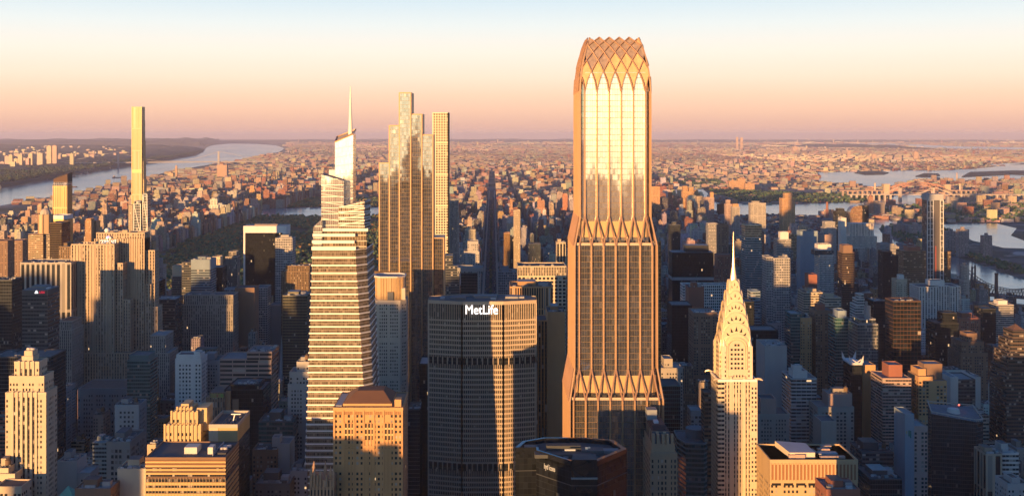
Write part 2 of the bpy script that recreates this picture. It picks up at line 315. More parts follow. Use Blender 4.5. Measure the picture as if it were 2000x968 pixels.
def inside(x, y, P):
    c = False; j = len(P) - 1
    for i in range(len(P)):
        a, b = P[i], P[j]
        if (a[1] > y) != (b[1] > y) and x < (b[0] - a[0]) * (y - a[1]) / (b[1] - a[1]) + a[0]: c = not c
        j = i
    return c
def wet(x, y): return any(inside(x, y, P) for P in WATER.values())
ISLAND_PX = [(1669, 338), (1690, 335), (1715, 334.5), (1736, 338), (1725, 341), (1690, 341.5)], [(1788, 345), (1805, 339.5), (1832, 340), (1836, 343.5), (1810, 346.5)], [(1878, 346), (1895, 337), (1980, 334), (2040, 335), (2040, 344), (1975, 341), (1920, 344)]
for P in ISLAND_PX:
    b = MB(); pl = [gp(*q) for q in reversed(P)]; b.prism(pl, .5, 7, rc=(.1, .08, .05), c=(.1, .08, .05), wm=0, rm=0); tag(b.build('island', 'forest'), kind='structure')
# the avenue: roadway, kerbed median, painted lines, traffic
AVX = -5.0
sheet('avenue_road', rect(AVX - 15, 1150, AVX + 15, 7800), .02, 'asphalt')
sheet('avenue_pavement', rect(AVX - 21, 1150, AVX - 15, 7800), .14, MAT['concrete']); sheet('avenue_pavement', rect(AVX + 15, 1150, AVX + 21, 7800), .14, MAT['concrete'])
b = MB(); b.box(AVX - 3, 1150, 0, AVX + 3, 7800, .18, (.05, .06, .03)); tag(b.build('avenue_median', 'forest'), kind='structure')
b = MB()
for k in range(1100):
    y = 1180 + 5200 * rnd.random() ** 1.3; lane = rnd.choice((-13, -9.7, -6.4, 6.4, 9.7, 13))
    c = rnd.choice([(.5, .5, .5), (.05, .05, .05), (.6, .35, .02), (.25, .26, .28), (.3, .03, .03), (.7, .7, .7)]); x = AVX + lane
    b.box(x - .9, y, .15, x + .9, y + 4.5, .9, c); b.box(x - .8, y + 1.1, .9, x + .8, y + 3.6, 1.5, (.03, .03, .035))
tag(b.build('avenue_traffic', 'blank'), 'small cars in lanes on the straight dark avenue', 'traffic', kind='stuff')
# hills: the wooded plateau beyond the left river, and the faint ridge behind it
def ridge(name, base, back, h, nseg, ncross, seed, m='forest'):
    b = MB(); r = random.Random(seed); V = []
    for i in range(nseg + 1):
        t = i / nseg * (len(base) - 1); k = min(int(t), len(base) - 2); f = t - k
        A = np.array(base[k]) * (1 - f) + np.array(base[k + 1]) * f; B = np.array(back[k]) * (1 - f) + np.array(back[k + 1]) * f; hh = h[k] * (1 - f) + h[k + 1] * f; rowv = []
        for j in range(ncross + 1):
            s = (j / ncross) ** 2.2; p = A * (1 - s) + B * s; z = hh * min(1, (j / ncross) * 3.2) ** .7
            z *= .84 + .22 * sin(i * .7 + seed) * cos(j * 1.3 + seed) + r.uniform(-.08, .08)
            if j == 0: z = .3
            rowv.append((p[0], p[1], max(.3, z)))
        V.append(rowv)
    for i in range(nseg):
        for j in range(ncross): b.face([V[i][j], V[i + 1][j], V[i + 1][j + 1], V[i][j + 1]], None, 0, (.06, .055, .03))
    return tag(b.build(name, m), kind='structure')
sh = [gp(*q) for q in [(-260, 372), (0, 368), (90, 352), (150, 342), (232, 327), (285, 320), (335, 312), (380, 304), (398, 296)]]
bk = [(x - 9000, y + 9000) for x, y in sh]; bk[-1] = (sh[-1][0] - 6000, sh[-1][1] + 3000); bk[-2] = (sh[-2][0] - 9000, sh[-2][1] + 9000)
ridge('palisade_hills', sh, bk, [62, 62, 66, 72, 80, 88, 100, 120, 150], 90, 16, 3)
fr = [gp(q, 285.5) for q in (-300, -100, 60, 200, 320, 388, 400)]
ridge('far_hills', fr, [(x * 1.3, y + 14000) for x, y in fr], [150, 170, 190, 215, 235, 230, 60], 80, 8, 5)
fr2 = [gp(q, 278.5) for q in (380, 700, 1000, 1300, 1700, 2100)]
ridge('horizon_hills', fr2, [(x * 1.3, y + 14000) for x, y in fr2], [60, 110, 120, 90, 70, 40], 110, 8, 9)
fr3 = [gp(*q) for q in ((1520, 287.5), (1600, 288), (1700, 289), (1790, 291), (1850, 294))]
ridge('bay_hills', fr3, [(x * 1.1, y + 5000) for x, y in fr3], [20, 70, 80, 60, 8], 40, 6, 12)
# ---------------------------------------------------------------- woods: each mass one object
ICO = None
def ico():
    global ICO
    t = (1 + sqrt(5)) / 2; v = [(-1, t, 0), (1, t, 0), (-1, -t, 0), (1, -t, 0), (0, -1, t), (0, 1, t), (0, -1, -t), (0, 1, -t), (t, 0, -1), (t, 0, 1), (-t, 0, -1), (-t, 0, 1)]
    f = [(0, 11, 5), (0, 5, 1), (0, 1, 7), (0, 7, 10), (0, 10, 11), (1, 5, 9), (5, 11, 4), (11, 10, 2), (10, 7, 6), (7, 1, 8), (3, 9, 4), (3, 4, 2), (3, 2, 6), (3, 6, 8), (3, 8, 9), (4, 9, 5), (2, 4, 11), (6, 2, 10), (8, 6, 7), (9, 8, 1)]
    ICO = (np.array(v) / np.linalg.norm(v[0]), np.array(f))
ico()
GREENS = [(.030, .060, .024), (.040, .068, .026), (.056, .072, .024), (.09, .080, .024), (.13, .085, .022), (.17, .085, .02), (.19, .12, .028)]
def woods(name, pts, label, cat, size=(5, 9), hues=None, h0=7, seed=1, top_z=0, bright=1.0):
    """crowns in light and dark leaf clumps with gaps between them"""
    r = np.random.default_rng(seed); V, Fc, C = [], [], []; nb = 0
    for (x, y) in pts:
        s = r.uniform(*size); hue = bright * np.array(GREENS[int(min(len(GREENS) - 1, abs(r.normal(0, (hues or 2.0)))))]); zc = top_z + h0 + r.uniform(-2, 4)
        for k in range(3):
            o = r.normal(0, .42, 3) * s * (1, 1, .5); q = s * r.uniform(.45, .75)
            v = ICO[0] * r.uniform(.65, 1.25, (12, 1)) * q * (1, 1, .85) + (x, y, zc) + o
            V.append(v); Fc.append(ICO[1] + nb); nb += 12
            C.append(np.clip(np.tile(hue * r.uniform(1.3, 2.5), (20, 1)) * r.uniform(.75, 1.25, (20, 1)), 0, 1))
    V = np.vstack(V); Fc = np.vstack(Fc); C = np.vstack(C)
    me = bpy.data.meshes.new(name); me.from_pydata(V.tolist(), [], Fc.tolist())
    at = me.attributes.new('bcol', 'FLOAT_COLOR', 'FACE'); at.data.foreach_set('color', np.hstack([C, np.ones((len(C), 1))]).astype(np.float32).ravel())
    me.materials.append(MAT['leaf']); o = bpy.data.objects.new(name, me); COL.objects.link(o); return tag(o, label, cat, kind='stuff')
r2 = np.random.default_rng(5); pts = []
while len(pts) < 11500:
    y = 2260 + (r2.random() ** 1.25) * 4470; x = r2.uniform(-1090, -295)
    if any(inside(x, y + q, WATER[k]) for k in LAKE_PX for q in (0, 70)): continue
    if sin(x * .011 + 1) * sin(y * .0052 + .4) + .35 * sin(x * .03 + y * .011) > .86: continue      # meadows
    pts.append((x, y))
woods('park_woods', pts, 'dark autumn woodland of the great park around its pale reservoir', 'woods', (6, 10), 2.7, 9, 2)
def scatter(poly_px, n, seed):
    P = [gp(*q) for q in poly_px]; xs = [p[0] for p in P]; ys = [p[1] for p in P]; r = np.random.default_rng(seed); o = []; tries = 0
    while len(o) < n and tries < n * 30:
        tries += 1; x, y = r.uniform(min(xs), max(xs)), r.uniform(min(ys), max(ys))
        if inside(x, y, P) and not wet(x, y): o.append((x, y))
    return o
woods('island_woods', scatter([(1385, 372), (1440, 374), (1560, 379), (1700, 384), (1742, 381), (1738, 386), (1690, 394), (1560, 397), (1440, 395), (1395, 388)], 1700, 3), 'dark trees along the low island between the two river arms', 'woods', (8, 13), 1.6, 9, 4)
woods('shore_woods', scatter([(1716, 445), (1760, 441), (1820, 444), (1860, 452), (1850, 478), (1800, 484), (1752, 470)], 420, 6) + scatter([(1850, 492), (1990, 540), (2010, 530), (1900, 498)], 140, 8), 'dark trees on the narrow island in the right river', 'woods', (5, 8), 1.6, 8, 7)
woods('far_woods', scatter([(1700, 405), (1830, 404), (2040, 400), (2040, 436), (1960, 434), (1850, 434), (1760, 430)], 700, 9) + scatter([(1290, 352), (1400, 352), (1420, 362), (1290, 366)], 500, 10), 'dark trees among low roofs beyond the rivers', 'woods', (9, 14), 1.8, 9, 11)
woods('street_trees', [(AVX + rnd.uniform(-2, 2), 1200 + 11 * k) for k in range(420)] + scatter([(1670, 512), (1726, 512), (1726, 528), (1670, 528)], 130, 13), 'bare brown street trees on the long avenue and a small square', 'street trees', (2.5, 4), 2.4, 4, 14)
def ridge_pts(n, seed):
    r = np.random.default_rng(seed); o = []
    for _ in range(n):
        k = r.integers(0, len(sh) - 1); f = r.random(); s = r.random() ** 1.6 * .10
        a = np.array(sh[k]) * (1 - f) + np.array(sh[k + 1]) * f; bb = np.array(bk[k]) * (1 - f) + np.array(bk[k + 1]) * f; o.append(tuple(a * (1 - s) + bb * s))
    return o
woods('cliff_woods', ridge_pts(2600, 21), 'dark wooded cliff top beyond the wide river', 'woods', (14, 24), 1.6, 30, 22, 20, .42)
MAT['blackglass'] = facade('facade_black_glass', .02, .04, .96, ior=1.25, glass=(.010, .012, .014), grough=.16, tilt=.02, blind=.015, blindc=(.08, .08, .07), lit=.002)
# ---------------------------------------------------------------- the crown tower of glass and bronze columns
def crown_tower():
    X0, Y0 = 92.8, 850.0; A = 27.3; YC = Y0 + A
    T = thing('crown_skyscraper', 'tallest glass skyscraper with bronze columns flaring in two steps and a lattice crown', 'skyscraper', (X0, YC, 0))
    Z = lambda row: wz(row, Y0)
    prof = [(0, 35.5), (Z(772), 35.5), (Z(716), 31.5), (Z(477), 31.5), (Z(430), 27.3), (Z(200), 27.3), (Z(165), 27.1), (Z(150), 26.7), (Z(139), 26.1), (Z(128), 25.2), (Z(110), 23.4), (Z(90), 21.2), (Z(70), 19.0)]
    za = [p[0] for p in prof]; aa = [p[1] for p in prof]
    zc0, zc1 = Z(192), Z(70)
    a = lambda z: float(np.interp(z, za, aa)) if z < zc0 else 27.3 - 8.4 * min(1, (z - zc0) / (zc1 - zc0)) ** 2.2
    def pt(k, q, z, off=0.0):
        x, y = q, -(a(z) + off); c, s = [(1, 0), (0, 1), (-1, 0), (0, -1)][k]
        return (X0 + x * c - y * s, YC + x * s + y * c, z)
    def sq(h, ch=3.0):
        return [(X0 + u, YC + v) for u, v in [(-h + ch, -h), (h - ch, -h), (h, -h + ch), (h, h - ch), (h - ch, h), (-h + ch, h), (-h, h - ch), (-h, -h + ch)]]
    rc = (.12, .10, .09); gc = (.30, .20, .11)
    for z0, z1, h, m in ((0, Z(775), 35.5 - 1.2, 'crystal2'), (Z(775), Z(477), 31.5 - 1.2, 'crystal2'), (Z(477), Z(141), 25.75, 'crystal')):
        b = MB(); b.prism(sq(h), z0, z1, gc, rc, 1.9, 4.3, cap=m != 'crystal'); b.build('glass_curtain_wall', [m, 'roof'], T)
    b = MB(); hs = [Z(141), Z(135), Z(128), Z(122), Z(116)]
    for u, v in zip(hs, hs[1:]): b.prism(sq(min(25.7, a(u) - 1.0)), u, v, gc, rc, 1.55, 4.3, top=sq(min(25.7, a(v) - 1.0)), cap=v == hs[-1])
    b.build('crown_glass', ['crystal', 'roof'], T)
    for r0, r1, h in ((432, 463, 26.6), (731, 764, 30.8)):
        b = MB(); b.prism(sq(h), Z(r1), Z(r0), m_c, m_c, 3, 3, 0, 0); b.build('soffit_band', 'goldpanel', T)
    for r, h in ((477, 31.5), (775, 35.5)):
        b = MB(); b.ring(sq(h - .6), Z(r) - .5, Z(r) + 1.5, 1.0, (.2, .18, .17)); b.build('terrace_parapet', 'concrete', T)
        b = MB()
        for k in range(7): b.box(X0 - 24 + k * 7, YC - h + 3, Z(r) + .02, X0 - 21 + k * 7, YC - h + 5, Z(r) + 3, (.2, .16, .13))
        b.build('terrace_planter', 'darkmetal', T)
    pitch = 9.18
    up = [pitch * (i - 2.5) for i in range(6)]; mid = [pitch * (i - 3) for i in range(7)]; low = [pitch * (i - 3.5) for i in range(8)]
    def col(k, q, z0, z1, w=.55, edge=None):
        b = MB(); n = 6 if z1 - z0 > 30 else 3
        P = []
        for u, d in ((-w, .7), (w, .7), (w, -1.4), (-w, -1.4)): P.append((u, d))
        def at(z): return [pt(k, (q if edge is None else edge * a(z)) + u, z, d) for u, d in P]
        zs = [z0 + (z1 - z0) * i / n for i in range(n + 1)]
        for u, v in zip(zs, zs[1:]):
            B, C = at(u), at(v)
            for i in range(4): b.face([B[i], B[(i + 1) % 4], C[(i + 1) % 4], C[i]][::-1], None, 0)
        b.face(at(z1), None, 0)
        return b.build('column', 'gold', T)
    zt = {'u0': Z(424), 'u1': Z(178), 'm0': Z(718), 'm1': Z(479), 'l1': Z(778)}
    for k in range(4):
        for q in up: col(k, q, zt['u0'], zt['u1'])
        for q in mid: col(k, q, zt['m0'], zt['m1'])
        for q in low: col(k, q, 0, zt['l1'])
        def strut(q0, z0, q1, z1):
            b = MB(); b.tube([pt(k, q0, z0, .5), pt(k, q1, z1, .3)], .62, n=6); b.build('diagonal_strut', 'copperrib', T)
        for q in up:
            for s in (-1, 1): strut(q + s * pitch / 2, zt['m1'], q, zt['u0'] + .5)
        for q in mid:
            for s in (-1, 1): strut(q + s * pitch / 2, zt['l1'], q, zt['m0'] + .5)
        # corner rib following the whole outline
        b = MB(); b.tube([pt(k, -a(z) + .6, z, -.4) for z in (1, Z(778), Z(718), Z(479), Z(426), Z(200), Z(180), Z(165), Z(150), Z(139), Z(128), Z(117), Z(106), Z(96), Z(84), Z(72))], .8); b.build('corner_rib', 'gold', T)
        # lattice: every column splits in two and the branches cross on the way to the rim
        tr = [182, 172, 160, 150, 139, 128, 117, 109, 101, 94, 88, 83.5, 79, 75, 71]; ts = [0, .06, .16, .30, .5, .74, 1, 1.25, 1.5, 1.75, 2, 2.25, 2.5, 2.75, 3.0]
        qz = lambda z: pitch * (a(z) / A) ** .55
        def br(i, s, t0=0):
            out = []
            for rr, tt in zip(tr, ts):
                z = Z(rr); q = (i + s * tt) * qz(z); lim = a(z) - .5
                if abs(q) > lim:
                    if out: break
                    continue
                out.append(pt(k, q, z, .45))
            if len(out) > 1:
                b = MB(); b.tube(out, .46, n=6); b.build('crown_rib', 'copperrib', T)
        for i in [-5.5, -4.5, -3.5, -2.5, -1.5, -.5, .5, 1.5, 2.5, 3.5, 4.5, 5.5]:
            for s in (-1, 1): br(i, s)
        # panels in the diamonds, solid gold low down, glazed above
        qat = lambda tt: None
        def S_(sv, row, off=-.35):
            z = Z(row); q = max(-a(z) + .3, min(a(z) - .3, sv * qz(z))); return pt(k, q, z, off)
        lv = [182, 139, 117, 101, 88, 79, 71]
        for n_ in range(5):
            r0, r1, r2 = lv[n_], lv[n_ + 1], lv[n_ + 2]
            for i in range(-4, 5):
                c = i + (.5 if n_ % 2 == 0 else 0.0)
                if abs(c) * qz(Z(r1)) > a(Z(r1)) + 1: continue
                b = MB(); h = .5
                if n_ == 0:
                    Lf = [S_(c - tt * 1.0, rr) for rr, tt in zip(tr[:5], ts[:5])]; Rt = [S_(c + tt, rr) for rr, tt in zip(tr[:5], ts[:5])]
                    for u in range(4): b.face([Lf[u], Rt[u], Rt[u + 1], Lf[u + 1]], None, 0)
                    b.face([Lf[4], Rt[4], S_(c, r2)], None, 0)
                else:
                    b.face([S_(c, r0), S_(c + h, r1), S_(c, r2), S_(c - h, r1)], None, 0)
                glaze = n_ >= 2 and rnd.random() < .8 or n_ == 1 and rnd.random() < .3
                b.build('crown_panel', 'crownglass' if glaze else 'crowngold', T)
    reg(X0 - 35.5, YC - 35.5, X0 + 35.5, YC + 35.5, 462, 'the lattice-crowned glass tower')
m_c = (.8, .5, .2)
MAT['crownglass'] = plain('smoky_crown_glass', (.36, .27, .20), .25, .3, .6, .45); MAT['crowngold'] = plain('crown_gold_panel', (.56, .37, .19), .5, .2, .3, .35)  # panel mottling put in to suggest some panes catching light
crown_tower()
# ---------------------------------------------------------------- the long octagonal office tower with the lettered top
def octagon_tower():
    Y = 1050.0; xl, xr = wx(838, Y + 22), wx(1046, Y + 22); xa, xb = wx(902, Y), wx(983, Y)
    T = thing('octagonal_skyscraper', 'wide octagonal concrete tower of thin floor bands with white lettering along its top', 'skyscraper', ((xl + xr) / 2, Y + 20, 0))
    def oct_(e=0):
        return [(xa, Y - e), (xb, Y - e), (xr + e, Y + 9), (xr + e, Y + 34), (xb, Y + 48 + e), (xa, Y + 48 + e), (xl - e, Y + 34), (xl - e, Y + 9)]
    z0 = wz(588, Y); zt = wz(592, Y)
    gap = [(wz(712, Y), wz(699, Y)), (wz(919, Y), wz(905, Y))]
    b = MB(); b.prism(oct_(-.9), 0, z0 - 2, (.05, .048, .045), (.10, .11, .12), 1.6, 4.55); b.build('glass_body', ['darkglass', 'roof'], T)
    c = (.42, .37, .31)
    b = MB(); b.prism(oct_(.5), z0 - 3.2, z0, c, (.1, .1, .1), cap=False); b.prism(oct_(-.2), z0 - 2.6, z0 - .5, c, (.10, .115, .125), 3, 3, 0, 1); b.build('cornice', ['concrete', 'roof'], T)
    z = wz(625, Y); fl = 4.56; n = 0
    while z > 3:
        if not any(g0 - 1.2 < z < g1 + .6 for g0, g1 in gap):
            b = MB(); b.prism(oct_(.25), z - 1.45, z, c, c, 3, 3, 0, 0, base=True); b.build('floor_band', 'concrete', T); n += 1
        z -= fl
    P = oct_(0.0)
    spans = [(1.0, gap[1][0]), (gap[1][1], gap[0][0]), (gap[0][1], z0 - 3)]
    for i in (7, 0, 1):
        p, q = P[i], P[(i + 1) % 8]; w = math.hypot(q[0] - p[0], q[1] - p[1]); nb = round(w / 1.75)
        for j in range(nb + 1):
            f = j / nb; x, y = p[0] + (q[0] - p[0]) * f, p[1] + (q[1] - p[1]) * f; b = MB(); s = .55 if j in (0, nb) else .30
            for u, v in spans: b.box(x - s, y - .12 - s * .3, u, x + s, y + .7, v, c)
            b.build('pier', 'concrete', T)
    for g0, g1 in gap:
        for i in (7, 0, 1, 2):
            p, q = P[i], P[(i + 1) % 8]; nb = max(2, round(math.hypot(q[0] - p[0], q[1] - p[1]) / 5))
            for j in range(nb + 1):
                f = j / nb; x, y = p[0] + (q[0] - p[0]) * f, p[1] + (q[1] - p[1]) * f; b = MB(); b.box(x - .5, y - .1, g0, x + .5, y + .9, g1, c); b.build('plant_floor_column', 'concrete', T)
    text('MetLife', 'lettering', 12.4, .4, .0, 'signwhite', T, (wx(940.5, Y), Y - 1.3, wz(612.5, Y)), (R(90), 0, 0), (.83, .98, 1), 'CENTER')
    b = MB(); zr = z0 - .49
    for (u, v, w, d, h, cc) in ((-30, 12, 14, 16, 3.5, .14), (-8, 22, 22, 12, 4.2, .2), (22, 20, 12, 12, 3.5, .26), (-40, 18, 4, 8, 2, .35), (8, 12, 5, 4, 3.0, .4), (34, 22, 6, 6, 3, .3), (-20, 34, 30, 5, 2.5, .18)):
        b.box(T['_o'][0] + u, Y + v, zr, T['_o'][0] + u + w, Y + v + d, zr + h * .55, (cc, cc, cc * 1.05))
    b.build_each('roof_plant', 'blank', T)
    b = MB(); b.cyl(wx(857, Y), Y + 13.4, wz(604, Y) - 1, wz(604, Y) + .4, .7); b.build('lamp', 'signwhite', T)
    reg(xl, Y, xr, Y + 48, z0, 'the lettered octagonal tower')
octagon_tower()
# ---------------------------------------------------------------- the tapering banded glass tower with a needle
def needle_tower():
    Y = 872.0; T = thing('tapering_skyscraper', 'tapering glass tower with pale floor bands, slanted upper prisms and a white needle', 'skyscraper', (wx(670, Y), Y + 30, 0))
    P = lambda px, dy=0: (wx(px, Y + dy) if dy else wx(px, Y), Y + dy)
    zt, zb = wz(486, Y), 0.0
    top = [P(609), P(694), (wx(716, Y + 9), Y + 9), (wx(729, Y + 48), Y + 48), (wx(624, Y + 48), Y + 48)]
    z775 = wz(775, Y); f = (zt - zb) / (zt - z775)
    at775 = [P(599.5), P(711.5), (wx(730, Y + 8), Y + 8), (wx(741, Y + 52), Y + 52), (wx(618, Y + 52), Y + 52)]
    bot = [(t[0] + (b[0] - t[0]) * f, t[1] + (b[1] - t[1]) * f) for t, b in zip(top, at775)]
    lerp = lambda z, e=0: [(B[0] + (Tp[0] - B[0]) * z / zt, B[1] + (Tp[1] - B[1]) * z / zt) for B, Tp in zip(bot, top)]
    def grow(poly, e):
        cx = sum(p[0] for p in poly) / len(poly); cyy = sum(p[1] for p in poly) / len(poly)
        return [(cx + (p[0] - cx) * (1 + e / 24), cyy + (p[1] - cyy) * (1 + e / 24)) for p in poly]
    b = MB(); b.prism(grow(bot, -.5), 0, zt, (.30, .25, .19), (.2, .19, .18), 1.5, 2.5, top=grow(top, -.5)); b.build('glass_body', ['glassamber', 'roof'], T)
    z = zt; k = 0
    while z > 2:
        u, v = grow(lerp(z - 1.1), .12), grow(lerp(z), .12)
        b = MB(); b.prism(u, z - 1.1, z, (.7, .66, .6), (.7, .66, .6), 3, 3, 0, 0, top=v, base=True); b.build('floor_band', 'whiteband', T)
        z -= 6.1 if k < 4 else 5.05; k += 1
    # recessed corner strip: the notch between the two faces
    # terraces
    for (r0, r1, x0, x1, d0, d1, m) in ((486, 470, 611, 716, 3, 46, 'whitecol'), (470, 448, 613, 715, 5, 44, 'amberroom')):
        b = MB(); b.prism([P(x0, d0), P(x1, d0), P(x1, d1), P(x0, d1)], wz(r0, Y), wz(r1, Y), (.5, .4, .3), (.3, .27, .24), 2.2, 4.4); b.build('terrace_storey', ['glassamber', 'roof'], T)
    for r, x0, x1, d in ((484, 608.5, 695, -.6), (472, 609, 692, .3), (459, 610, 693, 1.4), (449, 612, 718, 2.6)):
        b = MB(); b.box(wx(x0, Y), Y + d, wz(r, Y) - 1.3, wx(x1, Y), Y + d + 1.2, wz(r, Y) + 1.0); b.build('terrace_rail', 'whiteband', T)
    for (x0, x1, d0, rb, ra, rb2) in ((654.5, 694, 22, 448, 279, 252),):
        pass
    def wedge(name, pl, rb, tops, c=(.75, .72, .68), bay=1.5, fl=4.5, m='crystal'):
        b = MB(); b.prism([P(*q) for q in pl], wz(rb, Y), [wz(r, Y + 15) for r in tops], c, (.35, .3, .25), bay, fl); return b.build(name, [m, 'roof'], T)
    wedge('spire_block', [(654.5, 14), (689.5, 14), (695, 34), (658, 34)], 448, [278, 262, 253, 268])
    wedge('slanted_block', [(627.5, 6), (671, 6), (676, 22), (634, 22)], 448, [340, 352, 348, 338])
    wedge('corner_block', [(661, 3), (711, 3), (723, 14), (720, 40), (668, 40)], 450, [404, 390, 388, 394, 400], m='glassamber')
    wedge('wing_block', [(612, 2), (629, 2), (629, 20), (616, 20)], 486, [441, 428, 428, 440], m='crystal')
    b = MB(); b.box(wx(636.5, Y), Y + 16, wz(352, Y), wx(650, Y), Y + 21, wz(333, Y), (.3, .24, .18)); b.build('mechanical_penthouse', 'whiteband', T)
    for i, r in enumerate((402, 414, 426, 438)):
        b = MB(); p = [(wx(661, Y), Y + 2.4, wz(r + 3, Y)), (wx(711.3, Y), Y + 2.4, wz(r - 7, Y)), (wx(724, Y + 14), Y + 13.6, wz(r - 9, Y))]; b.tube(p, .42); b.build('slanted_band', 'whiteband', T)
        b = MB(); b.tube([(wx(661, Y), Y + 2.4, wz(r + 3, Y)), (wx(711.3, Y), Y + 2.4, wz(r + 4.5, Y)), (wx(724, Y + 14), Y + 13.6, wz(r + 2, Y))], .42); b.build('slanted_band', 'whiteband', T)
    for i in range(9):
        r = 288 + i * 17.5; b = MB(); b.tube([(wx(654.6, Y + 13.6), Y + 13.6, wz(r + 3, Y)), (wx(689.3, Y + 13.6), Y + 13.6, wz(r - 3, Y))], .28); b.build('slanted_band', 'whiteband', T)
    for i in range(5):
        r = 366 + i * 16; b = MB(); b.tube([(wx(627.6, Y + 5.6), Y + 5.6, wz(r - 3, Y)), (wx(671, Y + 5.6), Y + 5.6, wz(r + 4, Y))], .28); b.build('slanted_band', 'whiteband', T)
    # crown edge frames of the spire block
    b = MB(); q = [(654.5, 14, 278), (689.5, 14, 262), (695, 34, 253), (658, 34, 268)]
    tops = [(wx(x, Y + d), Y + d, wz(r, Y + 15) + .2) for x, d, r in q]; b.tube(tops + tops[:1], .7); b.build('crown_frame', 'gold', T)
    sx = wx(684.5, Y + 24); b = MB(); b.cyl(sx, Y + 24, wz(264, Y), wz(210, Y), 1.75, 1.0, 8); b.cyl(sx, Y + 24, wz(210, Y), wz(166, Y), 1.0, .32, 8); b.build('needle', 'whiteband', T)
    reg(bot[0][0], Y, bot[3][0], Y + 52, zt, 'the needle-topped banded tower'); SCR.append((Y, 627, 695, 262, None))
MAT['glassamber'] = facade('facade_amber_glass', .045, .0, .80, glass=(.22, .17, .11), grough=.10, gmetal=.5, tilt=.03, blind=.28, blindc=(.36, .29, .20), lit=.0)
needle_tower()
# ---------------------------------------------------------------- stepped slab tower with gold edges
def slab_tower():
    Y = 1290.0; T = thing('stepped_slab_skyscraper', 'dark glass tower of stepped slabs edged in gold, rising to one tallest central slab', 'skyscraper', (wx(800, Y), Y + 20, 0))
    strips = [(740, 760, 319, 530, 6, 42), (760, 780, 246, 530, 3, 44), (780, 802, 182, 0, 0, 46), (802.3, 823.5, 224, 0, 1.5, 44), (823.8, 845, 264, 0, 3, 42), (845.5, 866, 466, 0, 5, 40)]
    for i, (a, b_, r, rb, d0, d1) in enumerate(strips):
        x0, x1 = wx(a, Y), wx(b_, Y); z0 = wz(rb, Y) if rb else 0; z1 = wz(r, Y)
        b = MB(); b.prism(rect(x0, Y + d0, x1, Y + d1), z0, z1, (.24, .16, .08), (.06, .05, .05), 2.6, 4.4); b.build('glass_slab', ['crystal2' , 'roof'], T)
        for x in (x0, x1):
            b = MB(); b.box(x - .75, Y + d0 - .5, z0, x + .75, Y + d0 + .9, z1 + .8); b.build('edge_fin', 'gold', T)
        b = MB(); b.box(x0 - .75, Y + d0 - .55, z1 - .4, x1 + .75, Y + d1, z1 + 1.0); b.build('roof_edge', 'gold', T)
        b = MB(); b.box(x1 - .02, Y + d0 + 1.2, z0, x1 + .6, Y + d1 - .3, z1 - .41); b.build('side_cladding', 'goldpanel', T)
    b = MB(); b.prism(rect(wx(728, Y), Y + 2, wx(779.5, Y), Y + 44), 0, wz(530, Y), (.25, .16, .09), (.08, .07, .06), 2.4, 4.2); b.build('lower_block', ['bronze', 'roof'], T)
    reg(wx(728, Y), Y, wx(868, Y), Y + 46, wz(182, Y), 'the gold-edged stepped slab tower')
slab_tower()
# ---------------------------------------------------------------- slim white grid tower
def grid_tower():
    Y = 2030.0; x0, x1 = wx(845.5, Y), wx(876, Y); zt = wz(220, Y); w = x1 - x0
    T = thing('pencil_grid_skyscraper', 'slender square tower of a plain white grid with square windows beside the gold-edged slabs', 'skyscraper', ((x0 + x1) / 2, Y + w / 2, 0))
    b = MB(); b.prism(rect(x0 + .7, Y + .7, x1 - .7, Y + w - .7), 0, zt - .5, (.05, .05, .05), (.3, .3, .3), w / 6, 4.75); b.build('glass_core', ['darkglass', 'roof'], T)
    for i in range(7):
        for (xx, yy) in ((x0 + w * i / 6, Y), (x1, Y + w * i / 6)):
            b = MB(); s = .8 if 0 < i < 6 else 1.05; b.box(xx - s, yy - .1 - (0 if yy == Y else s), 0, min(xx + s, x1 + 1.2), yy + (1.4 if yy == Y else s), zt); b.build('column', 'whiteconc', T)
    z = zt; k = 0
    while z > 60:
        b = MB(); b.box(x0 - .8, Y - .06, z - (3.2 if k % 12 == 11 else 1.55), x1 + .9, Y + w, z + .05); b.build('floor_slab', 'whiteconc', T); z -= 4.75; k += 1
    reg(x0, Y, x1, Y + w, zt, 'the slender white grid tower')
MAT['whiteconc'] = plain('white_concrete', (.70, .60, .42), .7, 0, .08)
grid_tower()
